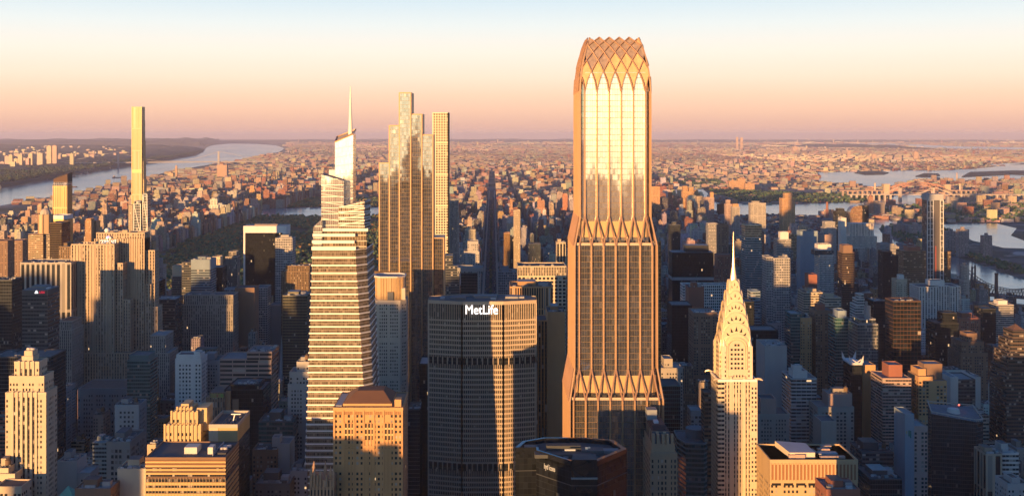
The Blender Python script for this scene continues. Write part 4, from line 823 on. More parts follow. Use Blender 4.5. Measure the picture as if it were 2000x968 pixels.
 (A_, 'teal glass tower with a pale stepped crown right of the red-capped brown tower', 'the teal glass tower', 1350, 30, 'tealglass', 'teal', [(1632, 1659, 622), (1638, 1655, 608, 3, 24, 'blank', 'blue')], None, {}),
 (A_, 'grey-teal tower with a ragged stepped roof and slim chimney block beside the teal glass tower', 'the ragged-roofed tower', 1300, 34, 'glass', 'grey', [(1675, 1715, 634), (1681, 1712, 624, 3, 30), (1697, 1706, 600, 10, 18, 'blank', 'grey')], 'mixed', {}),
 (A_, 'half tan, half teal tower left of the red-capped brown tower', 'the tan and teal tower', 1400, 30, 'tealglass', 'teal', [(1545, 1565, 614), (1563, 1585, 622, -1, 28, 'punched', 'orange')], 'mech', {}),
 (O, 'black-sided slab with a blank pale grey front right of the arched spire tower', 'the blank pale slab', 1200, 40, 'blank', 'lgrey', [(1494, 1537, 677)], 'fans', {}),
 (O, 'low black flat-topped tower behind the blank pale slab', None, 1350, 36, 'darkglass', 'black', [(1468, 1520, 646)], None, {}),
 (A_, 'white banded tower with stacked white roof boxes, right of the blank pale slab', 'the white banded tower', 1130, 36, 'ribbon', 'lgrey', [(1545, 1595, 740), (1552, 1580, 726, 6, 24, 'blank', 'white'), (1554, 1570, 716, 8, 18, 'blank', 'white')], 'fans', {'bay': (5, 3.6)}),
 (A_, 'brown gridded building with a smaller blind top block beside the arched spire tower', 'the blind-topped brown building', 1050, 30, 'punched', 'stone', [(1480, 1542, 810), (1488, 1518, 780, 4, 24, 'blank', 'pink')], None, {}),
 (A_, 'beige apartment house with balconies and a raised penthouse, left of the white-crowned black tower', 'the beige balcony house', 1100, 30, 'punched2', 'stone', [(1597, 1668, 796), (1621, 1668, 770, 6, 26, 'blank', 'pink')], 'tank', {}),
 (B_, 'small beige house with one black end wall in front of the beige balcony house', None, 1010, 24, 'blank', 'stone', [(1604, 1634, 824)], None, {}),
 (O, 'pair of plain tan slabs side by side behind the white-crowned black tower', 'the plain tan slabs', 1215, 30, 'blank', 'orange', [(1684, 1710, 714), (1710.3, 1722, 731, 1, 28)], None, {}),
 (A_, 'pinkish curved balcony tower with a red brick cap', 'the pinkish balcony tower', 1150, 36, 'ribbon', 'pink', [(1724, 1780, 740), (1741, 1768, 714, 8, 28, 'blank', 'red')], None, {'bay': (3, 3.3)}),
 (A_, 'stepped tan balcony tower catching bright orange light on its top floors', 'the orange-lit balcony tower', 1160, 30, 'punched2', 'orange', [(1794, 1822, 737), (1822.3, 1850, 745, 1, 30), (1797, 1812, 722, 5, 26, 'blank', 'orange'), (1812.3, 1848, 712, 10, 28, 'blank', 'brown')], None, {}),
 (O, 'dark banded block framed by two pale side slabs', 'the pale-framed dark block', 1200, 36, 'ribbon', 'dgrey', [(1871, 1905, 742), (1856, 1871, 738, -.6, 36, 'blank', 'white'), (1905, 1915, 738, -.6, 36, 'blank', 'white')], 'fans', {}),
 (A_, 'white tower with a green mark on its blank side by the slanted glass tower', 'the green-marked white tower', 985, 26, 'punched2', 'pink', [(1785, 1812, 834), (1767, 1785, 810, -.5, 26, 'blank', 'blue')], None, {}),
 (A_, 'pale balcony tower near the right edge, below the cantilever bridge', None, 1700, 26, 'ribbon', 'lgrey', [(1946, 1980, 596), (1952, 1970, 588, 4, 20, 'blank', 'white')], None, {'bay': (3, 3.2)}),
 (A_, 'brown stepped pyramid-like brick tower right of the white twin slabs', 'the stepped brown tower', 1400, 40, 'punched', 'brown', [(1876, 1930, 690), (1880, 1924, 668, 3, 36), (1893, 1914, 652, 8, 28)], None, {}),
 (O, 'dark blue-black tower with a raised roof box and a small red light', 'the red-light black tower', 1500, 34, 'darkglass', 'black', [(1827, 1873, 632), (1845, 1872, 612, 5, 26)], None, {}),
 (A_, 'dark red brick slab behind the stepped brown tower', None, 1620, 30, 'punched', 'red', [(1873, 1915, 622)], 'mech', {}),
 (A_, 'black slab between the dark red brick slab and the pale balcony tower', None, 1660, 30, 'darkglass', 'black', [(1920, 1945, 604)], None, {}),
 (A_, 'tan and dark striped block right of the slanted dark glass tower', None, 955, 24, 'fins', 'tan', [(1926, 1957, 888)], 'mixed', {'bay': (6, 30)}),
 (A_, 'white balcony building with slanting rows near the bottom right corner', None, 965, 24, 'ribbon', 'white', [(1958, 1990, 886)], 'mixed', {}),
 (B_, 'white stepped roof block in the bottom right corner', None, 880, 22, 'punched', 'lgrey', [(1968, 2010, 946), (1980, 1996, 935, 3, 18)], None, {}),
 (O, 'dark low flat-roofed block with one tank, left of the green-marked white tower', None, 1010, 34, 'ribbon', 'dgrey', [(1684, 1745, 884)], 'tank', {}),
 (O, 'black low block with a square vent at the bottom, right of the golden flat-roofed block', None, 900, 36, 'darkglass', 'dgrey', [(1700, 1762, 936)], 'mixed', {}),
 (B_, 'dark red-roofed low building in front of the golden flat-roofed block', None, 745, 26, 'punched', 'red', [(1614, 1680, 958)], 'mixed', {}),
 (A_, 'brown rounded balcony tower half hidden left of the arched spire tower', None, 960, 16, 'ribbon', 'brown', [(1376, 1391, 768)], None, {}),
 (A_, 'grey-brown apartment building with a raised middle top between the crown tower and arched spire tower', 'the raised-middle building', 1150, 30, 'punched', 'stone', [(1285, 1334, 720), (1298, 1315, 702, 4, 24)], None, {}),
 (O, 'dark green glass block below the raised-middle building', None, 1050, 30, 'darkglass', 'teal', [(1287, 1329, 754)], None, {}),
 (B_, 'small pale arched roof house at the foot of the brown square-windowed tower', None, 1020, 20, 'punched2', 'grey', [(1349, 1371, 803)], None, {}),
 (O, 'dark rounded office slab left of the lettered octagonal tower', None, 1130, 40, 'darkglass', 'black', [(819, 838, 712)], None, {}),
 (O, 'dark narrow tower squeezed beneath the gold-edged stepped slabs', None, 1080, 30, 'darkglass', 'dgrey', [(797, 820, 800)], 'fans', {}),
 (A_, 'wide brown housing slab with lit top right of the gridded domed cluster at far left', None, 2300, 30, 'punched', 'brown', [(20, 44, 470)], None, {}),
]
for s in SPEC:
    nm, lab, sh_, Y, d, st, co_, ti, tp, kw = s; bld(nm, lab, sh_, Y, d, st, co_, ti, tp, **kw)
MAT['signsoft'] = plain('sign_soft_white', (.85, .8, .75), .5, 0, .02, .1, ((1, .85, .75), .4))
# ---------------------------------------------------------------- buildings with a shape of their own
def piers_on(T, x0, x1, y, z0, z1, n, w, d, c, m='blank', nm='pier'):
    for i in range(n + 1):
        x = x0 + (x1 - x0) * i / n; b = MB(); b.box(x - w / 2, y - d, z0, x + w / 2, y + .3, z1, c); b.build(nm, m, T)
def golden_tower():                                   # stepped deco tower, bottom left
    Y = 860.0; c = PAL['cream']; x = lambda p: wx(p, Y); T = thing('golden_deco_tower', 'golden sunlit deco tower with stepped shoulders and dark vertical window strips, bottom left', 'office tower', (x(50), Y + 20, 0))
    tiers = [(10.5, 90, 768, 0, 22), (15.5, 84, 737, 2, 21), (23.5, 72, 710, 4, 20)]
    zb = 0
    for a, b_, r, d0, d1 in tiers:
        z = wz(r, Y); b = MB(); b.prism(rect(x(a), Y + d0, x(b_), Y + d1), zb, z, c, (.3, .27, .22), 2.5, 3.9); b.build('facade', ['punched', 'roof'], T)
        b = MB(); b.ring(rect(x(a) - .1, Y + d0 - .1, x(b_) + .1, Y + d1 + .1), z - .6, z + 1, .8, c); b.build('parapet', 'blank', T); zb = z - .5
    xs = (28, 34, 42, 52, 58, 66); xm = [26.5, 30.5, 36, 40.0, 44.5, 49.2, 54.0, 58.2, 64, 68.5]
    for i in range(0, 10, 2):                          # recessed dark strips between piers
        b = MB(); b.box(x(xm[i]), Y - .12, 0, x(xm[i + 1]), Y + .5, wz(775, Y), (.05, .045, .04)); b.build('window_strip', 'stripwin', T)
    for i in (2, 4, 6):
        b = MB(); b.box(x(xm[i]), Y + 3.8, wz(768, Y), x(xm[i + 1]), Y + 4.3, wz(722, Y), (.05, .045, .04)); b.build('window_strip', 'stripwin', T)
    for p in (24.7, 33.2, 42.2, 51.6, 61, 70.5):
        b = MB(); b.box(x(p) - .9, Y - .8, 0, x(p) + .9, Y + .2, wz(764, Y), c); b.build('pier', 'blank', T)
    for p in (33.2, 42.2, 51.6, 61):
        b = MB(); b.box(x(p) - .8, Y + 3.2, wz(768, Y), x(p) + .8, Y + 4.2, wz(706, Y), c); b.build('pier', 'blank', T)
    b = MB(); b.prism(rect(x(36), Y + 6, x(58), Y + 18), wz(711, Y), wz(698, Y), c, (.3, .27, .22), 3, 4); b.prism(rect(x(40), Y + 7, x(56), Y + 17), wz(698, Y), wz(688, Y), c, (.4, .36, .3), 3, 4); b.build('crown_block', ['blank', 'roof'], T)
    b = MB(); b.cyl(x(45), Y + 12, wz(688, Y), wz(684, Y), 2.2, 2.2, 10, (.5, .45, .4)); b.cyl(x(52), Y + 12, wz(688, Y), wz(684.5, Y), 1.9, 1.9, 10, (.5, .45, .4)); b.build('roof_fans', 'blank', T)
    reg(x(10.5), Y, x(90), Y + 22, wz(768, Y), 'the golden stepped tower'); SCR.append((Y, 24, 72, 690, None))
MAT['stripwin'] = facade('facade_strip', .04, .22, .86, blind=.3, lit=.004)
golden_tower()
def orange_brick():                                   # hip-roofed brick tower in the middle
    Y = 775.0; c = (.47, .27, .12); x = lambda p: wx(p, Y); D = 46; T = thing('hipped_brick_tower', 'orange brick tower with a brown hipped roof and tall arched window groups', 'office tower', (x(718), Y + D / 2, 0))
    z = wz(797, Y); b = MB(); b.prism(rect(x(652), Y, x(786), Y + D), 0, z, c, (.2, .16, .12), 3.0, 3.6); b.build('facade', ['punched', 'roof'], T)
    b = MB(); b.ring(rect(x(652) - .5, Y - .5, x(786) + .5, Y + D + .5), z - 1.2, z + .8, 1, c); b.build('cornice', 'blank', T)
    P = rect(x(668), Y + 5, x(764), Y + D - 5); Q = rect(x(693), Y + 16, x(745), Y + D - 16)
    b = MB(); b.prism(P, z + .01, wz(791, Y), c, c, 4, 4); b.build('attic', ['punched', 'blank'], T)
    b = MB(); b.prism(P, wz(791, Y), wz(772, Y), (.13, .065, .04), (.13, .065, .04), top=Q, wm=0, rm=0); b.build('roof', 'blank', T)
    b = MB(); b.box(x(770), Y + 2, z, x(783), Y + 10, wz(781, Y), c); b.build('chimney_block', 'blank', T)
    b = MB(); b.prism(rect(x(654), Y + 4, x(666), Y + D - 6), z + .01, z + 1.2, (.3, .3, .32), (.32, .33, .36), 4, 4); b.build('side_roof', ['blank', 'blank'], T)
    for p in (652.8, 670, 691, 710, 730, 749, 769, 785.2):
        b = MB(); b.box(x(p) - .6, Y - .55, 0, x(p) + .6, Y + .2, z - 1.2, c); b.build('pier', 'blank', T)
    for g in (673.5, 712.5, 751.5):                   # three groups of three arched bays
        for k in range(3):
            xc = x(g + k * 6.6 + 2.5); r = .9; z0, zp = wz(858, Y), wz(829, Y)
            b = MB(); b.box(xc - r, Y - .25, z0, xc + r, Y + .3, zp, (.5, .5, .5), 0); pts = [(xc + r * cos(pi * i / 8), Y - .25, zp + r * 1.2 * sin(pi * i / 8)) for i in range(9)]; b.face(pts, None, 0)
            b.build('arched_window', 'archwin', T)
            for zz in (wz(836, Y), wz(848, Y)):
                b = MB(); b.box(xc - r, Y - .4, zz - .6, xc + r, Y - .1, zz + .6, (.6, .42, .2)); b.build('window_spandrel', 'blank', T)
        for r0 in (868, 872):
            b = MB(); b.box(x(g - 1), Y - .9, wz(r0 + 4, Y), x(g + 19), Y + .2, wz(r0 + 1.5, Y), c); b.build('balcony', 'blank', T)
        for k in range(4):
            b = MB(); q = x(g - 1.2 + k * 6.6); b.box(q - .45, Y - .5, 0, q + .45, Y + .2, wz(824, Y), c); b.build('mullion', 'blank', T)
    b = MB()
    for k in range(34): q = x(654 + k * 3.9); b.box(q - .35, Y - .35, wz(809, Y), q + .35, Y + .1, wz(803, Y), (.25, .13, .06))
    b.build('frieze_niches', 'blank', T)
    reg(x(652), Y, x(786), Y + D, z, 'the hipped brick tower')
m_, t_, p_ = mat('arched_window_glass'); p_.inputs['Base Color'].default_value = (.05, .045, .04, 1); p_.inputs['Roughness'].default_value = .15; MAT['archwin'] = m_
orange_brick()
def ribbon_block():                                   # broad lit block bottom left of centre
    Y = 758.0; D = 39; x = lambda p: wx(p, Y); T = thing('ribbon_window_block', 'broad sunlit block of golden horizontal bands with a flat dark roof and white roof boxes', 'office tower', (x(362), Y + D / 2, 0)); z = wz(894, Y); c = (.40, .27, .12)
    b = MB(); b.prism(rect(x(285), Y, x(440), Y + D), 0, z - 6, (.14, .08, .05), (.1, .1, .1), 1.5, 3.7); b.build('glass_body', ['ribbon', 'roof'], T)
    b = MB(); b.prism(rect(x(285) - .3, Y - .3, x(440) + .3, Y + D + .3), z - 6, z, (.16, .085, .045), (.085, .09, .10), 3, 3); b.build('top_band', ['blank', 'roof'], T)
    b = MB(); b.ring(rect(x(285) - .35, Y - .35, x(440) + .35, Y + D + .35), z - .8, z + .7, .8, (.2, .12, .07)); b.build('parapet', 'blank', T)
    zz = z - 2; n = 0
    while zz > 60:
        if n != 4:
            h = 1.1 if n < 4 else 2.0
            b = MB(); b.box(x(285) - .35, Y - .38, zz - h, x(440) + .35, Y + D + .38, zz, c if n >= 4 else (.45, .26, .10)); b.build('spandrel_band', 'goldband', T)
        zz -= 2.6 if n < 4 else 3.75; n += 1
    for k in range(26):
        q = x(285 + k * 6.2); b = MB(); b.box(q - .12, Y - .55, 0, q + .12, Y, z - 13, (.4, .3, .18)); b.build('mullion', 'blank', T)
    for a, b_, y0, y1, h, g in ((352, 377, 10, 20, 4.5, .55), (399, 409, 9, 17, 4.8, .6), (372, 376, 16, 24, 3, .35)):
        b = MB(); b.box(x(a), Y + y0, z + .01, x(b_), Y + y1, z + h, (g, g * .95, g * .85)); b.build('roof_box', 'blank', T)
    b = MB(); b.box(x(412), Y + 4, z + .01, x(413), Y + 36, z + 1.6, (.4, .4, .42)); b.box(x(418), Y + 8, z + .01, x(436), Y + 30, z + 1.4, (.05, .05, .06)); b.build_each('roof_plant', 'blank', T)
    for k in range(4): b = MB(); b.cyl(x(421 + k * 4), Y + 17 + (k % 2) * 5, z + 1.4, z + 2.8, 1.5, 1.5, 10, (.45, .42, .42)); b.build('roof_fan', 'blank', T)
    reg(x(285), Y, x(440), Y + D, z, 'the broad ribbon-windowed block')
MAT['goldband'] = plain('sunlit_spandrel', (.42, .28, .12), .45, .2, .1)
ribbon_block()
def deco_top():                                       # stepped golden deco top behind the ribbon block
    Y = 842.0; x = lambda p: wx(p, Y); c = (.50, .37, .20); T = thing('deco_setback_tower', 'golden brick deco top of scalloped setbacks rising behind the broad ribbon-windowed block', 'office tower', (x(355), Y + 14, 0)); zb = 0
    for a, b_, r, d in ((322, 391, 830, 0), (333, 383, 806, 3), (342, 370, 800, 6), (348, 363, 793, 8)):
        z = wz(r, Y); b = MB(); b.prism(rect(x(a), Y + d, x(b_), Y + 30 - d), zb, z, c, c, 3.0, 4.6); b.build('facade', ['punched', 'blank'], T); zb = z - .1
        n = max(2, round((b_ - a) / 8))
        if b_ - a > 20:
            for i in range(n + 1):
                q = x(a + (b_ - a) * i / n); b = MB(); b.box(q - .7, Y + d - .7, max(0, z - 26), q + .7, Y + d + .1, z + 1.2, c); b.build('pier', 'blank', T)
    b = MB(); b.box(x(379), Y + 8, zb - 20, x(399), Y + 26, wz(801, Y), c); b.build('rear_block', 'blank', T)
    reg(x(322), Y, x(391), Y + 30, wz(830, Y), 'the golden deco top')
deco_top()
def twotone():
    Y = 835.0; x = lambda p: wx(p, Y); T = thing('open_roof_tower', 'dark tower with a sunlit cream upper front and a pale mast on its sunken roof', 'office tower', (x(440), Y + 20, 0)); z = wz(834, Y)
    b = MB(); b.prism(rect(x(408), Y, x(464), Y + 42), 0, wz(862, Y), (.06, .07, .08), (.1, .1, .1), 2, 3.8); b.build('facade', ['darkglass', 'roof'], T)
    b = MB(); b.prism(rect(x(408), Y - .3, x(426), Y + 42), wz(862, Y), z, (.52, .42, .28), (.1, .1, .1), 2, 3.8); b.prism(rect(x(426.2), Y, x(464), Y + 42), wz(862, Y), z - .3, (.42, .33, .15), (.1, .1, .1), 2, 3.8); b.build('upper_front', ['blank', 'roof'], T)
    b = MB(); b.ring(rect(x(408) - .1, Y - .4, x(464) + .1, Y + 42.1), z - .3, z + 2.4, 1, (.4, .36, .3)); b.build('parapet', 'blank', T)
    b = MB(); b.tube([(x(446), Y + 14, z), (x(450), Y + 14, z + 6)], .5, (.7, .6, .5)); b.tube([(x(443), Y + 14, z + 6.4), (x(462), Y + 14, z + 6.4)], .5, (.7, .6, .5)); b.build('mast', 'whitetank', T)
    b = MB()
    for k in range(7): b.box(x(432 + k * 4), Y + 8 + (k % 3) * 9, z, x(434.5 + k * 4), Y + 13 + (k % 3) * 9, z + 1.5, (.2, .18, .17))
    b.build_each('roof_fan', 'blank', T)
    reg(x(408), Y, x(464), Y + 42, z, 'the open-roofed tower')
twotone()
def flat_golden():                                    # sunlit block bottom right
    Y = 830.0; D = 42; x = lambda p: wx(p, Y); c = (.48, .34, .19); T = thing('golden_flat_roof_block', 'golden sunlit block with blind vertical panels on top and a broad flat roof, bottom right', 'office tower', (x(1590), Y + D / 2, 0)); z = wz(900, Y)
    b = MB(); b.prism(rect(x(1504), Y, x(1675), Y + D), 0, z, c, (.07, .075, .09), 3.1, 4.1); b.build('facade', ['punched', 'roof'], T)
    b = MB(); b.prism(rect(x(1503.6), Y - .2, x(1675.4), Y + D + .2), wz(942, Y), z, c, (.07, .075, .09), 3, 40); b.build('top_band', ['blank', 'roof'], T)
    b = MB(); b.ring(rect(x(1503.4), Y - .3, x(1675.6), Y + D + .3), z - .8, z + 1.3, .9, c); b.build('parapet', 'blank', T)
    for k in range(24):
        q0 = x(1506.6 + k * 7.0); b = MB(); b.box(q0, Y - .32, wz(936, Y), q0 + 1.55, Y + .1, wz(906, Y), (.27, .13, .06)); b.build('blind_panel', 'blank', T)
        b = MB(); b.box(q0 - 1.1, Y - .9, wz(938, Y), q0 - .1, Y, wz(903, Y), c); b.build('pier', 'blank', T)
    for k in range(7):
        b = MB(); b.box(x(1507 + k * 23.9), Y - .36, wz(947, Y), x(1525 + k * 23.9), Y + .1, wz(942.5, Y)); b.build('louvre_opening', 'darkpane', T)
    b = MB(); b.prism([(x(1548), Y + 8), (x(1598), Y + 8), (x(1598), Y + 34), (x(1540), Y + 40)], z + .02, z + 4.2, (.6, .52, .42), (.42, .42, .46), 3, 3); b.build('roof_house', ['blank', 'blank'], T)
    b = MB()
    for a, y0, w, d, h in ((1545, 5.5, 8, 3, 3), (1558, 5.0, 7, 3, 3.4), (1608, 7, 6, 3, 1.6), (1624, 7, 6, 3, 1.6), (1641, 7, 6, 3, 1.6), (1618, 26, 9, 4, 1.8), (1630, 34, 8, 4, 2), (1600, 20, 4, 10, 1.2)):
        b.box(x(a), Y + y0, z + .02, x(a) + w, Y + y0 + d, z + h, (.42, .30, .25))
    b.box(x(1612), Y + 16, z + .02, x(1650), Y + 23, z + 1.0, (.33, .34, .36)); b.build_each('roof_plant', 'blank', T)
    reg(x(1504), Y, x(1675), Y + D, z, 'the golden flat-roofed block')
flat_golden()
def crown_octagon():                                  # octagonal stone tower with a ribbed glass crown
    Y = 1195.0; x = lambda p: wx(p, Y); T = thing('ribbed_crown_tower', 'octagonal stone tower with a ribbed lantern crown between the banded needle tower and gold-edged slabs', 'office tower', (x(758), Y + 24, 0)); cx, cyy = x(758.5), Y + 22
    def oc(h, w): return [(cx - w, cyy - h), (cx + w, cyy - h), (cx + h, cyy - w), (cx + h, cyy + w), (cx + w, cyy + h), (cx - w, cyy + h), (cx - h, cyy + w), (cx - h, cyy - w)]
    z1, z2 = wz(587, Y), wz(543, Y); h = 18.5; c = (.46, .40, .33)
    b = MB(); b.prism(oc(h, 12.5), 0, z1, c, c, 2.3, 3.7); b.build('facade', ['punched', 'blank'], T)
    b = MB(); b.prism(oc(h - 2, 9), z1 - .2, z2, (.40, .34, .27), (.25, .27, .3), 2.6, 30); b.build('lantern_crown', ['fins', 'roof'], T)
    b = MB(); b.ring(oc(h - 1.6, 9.3), z2 - .5, z2 + 1.2, 1.4, (.5, .5, .52)); b.build('crown_rim', 'blank', T)
    for k in range(22):
        u = -h + 4 + k * (2 * h - 8) / 21; yy = cyy - (h - 2) + max(0, abs(u) - 9) * 1.0 - .25; b = MB(); b.box(cx + u - .35, yy - .3, z1, cx + u + .35, yy + .3, z2 + .4, (.5, .38, .22)); b.build('crown_fin', 'goldpanel', T)
    for a, b_, r0, r1 in ((756, 768, 587, 571), (784, 791, 586, 563)):
        b = MB(); b.box(x(a), Y + 3.2, wz(r0, Y), x(b_), Y + 9, wz(r1, Y), c if a > 760 else (.09, .10, .12)); b.build('corner_block', 'blank', T)
    reg(cx - h, Y + 3, cx + h, Y + 42, z1, 'the octagonal crown tower')
crown_octagon()
def limestone_slab():                                 # broad stepped limestone slab with roof letters and radome
    Y = 1440.0; x = lambda p: wx(p, Y); c = (.44, .34, .24); T = thing('limestone_slab_skyscraper', 'broad stepped limestone slab with vertical ribs, roof lettering and a white sphere', 'skyscraper', (x(210), Y + 25, 0))
    for a, b_, r, d0, d1 in ((139, 223, 478, 0, 30), (172, 271, 466, 22, 48), (175, 271, 455.5, 24, 46), (223.3, 238, 515, 4, 46), (238.2, 252, 586, 5, 46), (252.2, 284, 556, 24, 48), (262, 290, 490, 27, 46), (143, 262, 690, -6, 20), (284.3, 296, 600, 26, 48)):
        z = wz(r, Y + d0); b = MB(); b.prism(rect(x(a), Y + d0, x(b_), Y + d1), 0, z, c, (.2, .17, .14), 3.4, 4.1); b.build('facade', ['piers', 'roof'], T)
        if r != 466: b = MB(); b.ring(rect(x(a) - .1, Y + d0 - .1, x(b_) + .1, Y + d1 + .1), z - .5, z + 1.2, .8, c); b.build('parapet', 'blank', T)
    n = 13
    for i in range(n + 1): q = x(139.5 + i * 83 / n); b = MB(); b.box(q - .8, Y - .7, wz(690, Y), q + .8, Y + .2, wz(479, Y), c); b.build('rib', 'blank', T)
    for i in range(11): q = x(225 + i * 46 / 10); b = MB(); b.box(q - .8, Y + 21.2, wz(590, Y), q + .8, Y + 22.3, wz(468, Y), c); b.build('rib', 'blank', T)
    text('COMCAST', 'roof_lettering', 6.4, .3, .0, 'signsoft', T, (x(200.5), Y + 20.7, wz(474.5, Y + 21)), (R(90), 0, 0), (.72, .9, 1), 'CENTER')
    for k in range(6):                                # fan-shaped emblem over the letters
        a = pi * (k + .5) / 6; b = MB(); ex, ez = x(201), wz(466.5, Y + 21); b.tube([(ex + 1.0 * cos(a), Y + 20.8, ez + .8 * sin(a)), (ex + 3.6 * cos(a), Y + 20.8, ez + 4.2 * sin(a))], .75, n=6); b.build('emblem_feather', ['em0', 'em1', 'em2', 'em3', 'em4', 'em5'][k], T)
    b = MB(); rr = 3.4; cx, cyy, cz = x(192), Y + 33, wz(455, Y + 30) + 3.0
    for i in range(8):
        for j in range(14):
            f = lambda u, v: (cx + rr * sin(pi * u / 8) * cos(2 * pi * v / 14), cyy + rr * sin(pi * u / 8) * sin(2 * pi * v / 14), cz - rr * cos(pi * u / 8)); b.face([f(i, j), f(i, j + 1), f(i + 1, j + 1), f(i + 1, j)], None, 0)
    b.build('roof_sphere', 'whitetank', T)
    b = MB(); b.box(x(224), Y + 30, wz(456, Y + 30), x(234), Y + 36, wz(449, Y + 30), c); b.box(x(262), Y + 30, wz(456, Y + 30), x(273), Y + 40, wz(454, Y + 30), c)
    for k in range(9): b.box(x(150 + k * 7.5), Y + 6 + (k % 2) * 4, wz(478, Y), x(153 + k * 7.5), Y + 9 + (k % 2) * 4, wz(478, Y) + 1.5 + (k % 3), (.5, .4, .3))
    b.build_each('roof_plant', 'blank', T)
    reg(x(139), Y - 6, x(290), Y + 48, wz(478, Y), 'the limestone slab'); SCR.append((Y + 22, 172, 272, 455, None))
for i, cc in enumerate([(.9, .6, .1), (.9, .3, .1), (.8, .1, .2), (.4, .15, .6), (.1, .3, .8), (.1, .6, .3)]): MAT['em%d' % i] = plain('emblem_colour', cc, .5, 0, .02, .1, (tuple(.5 * q + .4 for q in cc), .5))
limestone_slab()
def domed_tower():
    Y = 1950.0; x = lambda p: wx(p, Y); c = (.50, .36, .22); T = thing('domed_tower', 'cream octagonal tower with a ribbed dome and two lower wings at the far left', 'apartment tower', (x(80), Y + 20, 0))
    b = MB(); b.prism(rect(x(55), Y, x(84), Y + 40), 0, wz(457, Y), c, c, 3, 3.6); b.build('wing', ['ribbon', 'blank'], T)
    b = MB(); b.prism(rect(x(84.5), Y + 6, x(110), Y + 42), 0, wz(457, Y), (.42, .34, .26), c, 3, 3.6); b.build('wing', ['ribbon', 'blank'], T)
    cx, cyy = x(80), Y + 20
    b = MB(); b.cyl(cx, cyy, 0, wz(420, Y), 12.5, 12.5, 8, c); b.build('shaft', 'blank', T)
    for k in range(8): a = pi / 4 * k; b = MB(); b.box(cx + 12.4 * cos(a) - .8, cyy + 12.4 * sin(a) - .8, wz(460, Y), cx + 12.4 * cos(a) + .8, cyy + 12.4 * sin(a) + .8, wz(419, Y), (.3, .2, .12)); b.build('shaft_rib', 'blank', T)
    b = MB(); pr = [(wz(420, Y), 9.5), (wz(417, Y), 9.2), (wz(413, Y), 7.8), (wz(409.5, Y), 5), (wz(407, Y), .3)]
    for (u, r0), (v, r1) in zip(pr, pr[1:]): b.cyl(cx, cyy, u, v, r0, r1, 12, (.42, .36, .3))
    b.build('dome', 'blank', T); reg(x(55), Y, x(110), Y + 42, wz(457, Y), 'the domed tower'); SCR.append((Y, 68, 93, 408, None))
domed_tower()
def curved_glass():
    Y = 2050.0; x = lambda p: wx(p, Y); T = thing('curved_top_skyscraper', 'bronze striped glass tower with a dark curved slanting top at the far left', 'skyscraper', (x(118), Y + 15, 0))
    b = MB(); b.prism(rect(x(103), Y, x(131), Y + 26), 0, wz(363, Y), (.20, .135, .06), (.1, .1, .1), 3.2, 40); b.build('striped_shaft', ['bronzestripe', 'roof'], T)
    b = MB(); b.prism(rect(x(103), Y - .3, x(131), Y + 26), wz(363, Y), wz(356, Y), (.7, .68, .66), (.7, .7, .7), top=rect(x(103.6), Y + 1.5, x(131), Y + 26)); b.build('curved_glass_band', ['glass', 'glass'], T)
    b = MB(); b.prism(rect(x(103.6), Y + 1.5, x(131), Y + 26), wz(356, Y), [wz(350, Y), wz(340, Y), wz(337, Y), wz(344, Y)], (.10, .06, .045), (.1, .07, .05), 2, 3); b.build('slanting_top', ['blank', 'blank'], T)
    b = MB(); b.prism(rect(x(113), Y - 30, x(143), Y - 1), 0, wz(425, Y - 30), (.34, .26, .10), (.6, .6, .62), 2.6, 4); b.build('lower_shaft', ['bronzestripe', 'blank'], T)
    b = MB(); b.ring(rect(x(113) - .2, Y - 30.2, x(143) + .2, Y - .8), wz(428, Y - 30), wz(420, Y - 30), 2, (.62, .62, .66)); b.build('pale_roof_band', 'blank', T)
    reg(x(103), Y - 30, x(143), Y + 26, wz(363, Y), 'the curved-top glass tower')
MAT['bronzestripe'] = facade('facade_bronze_stripe', .28, .03, .97, glass=(.10, .07, .03), gmetal=.1, grough=.15, blind=.1, blindc=(.2, .15, .06), lit=0, wmetal=.4, wrough=.4)
curved_glass()
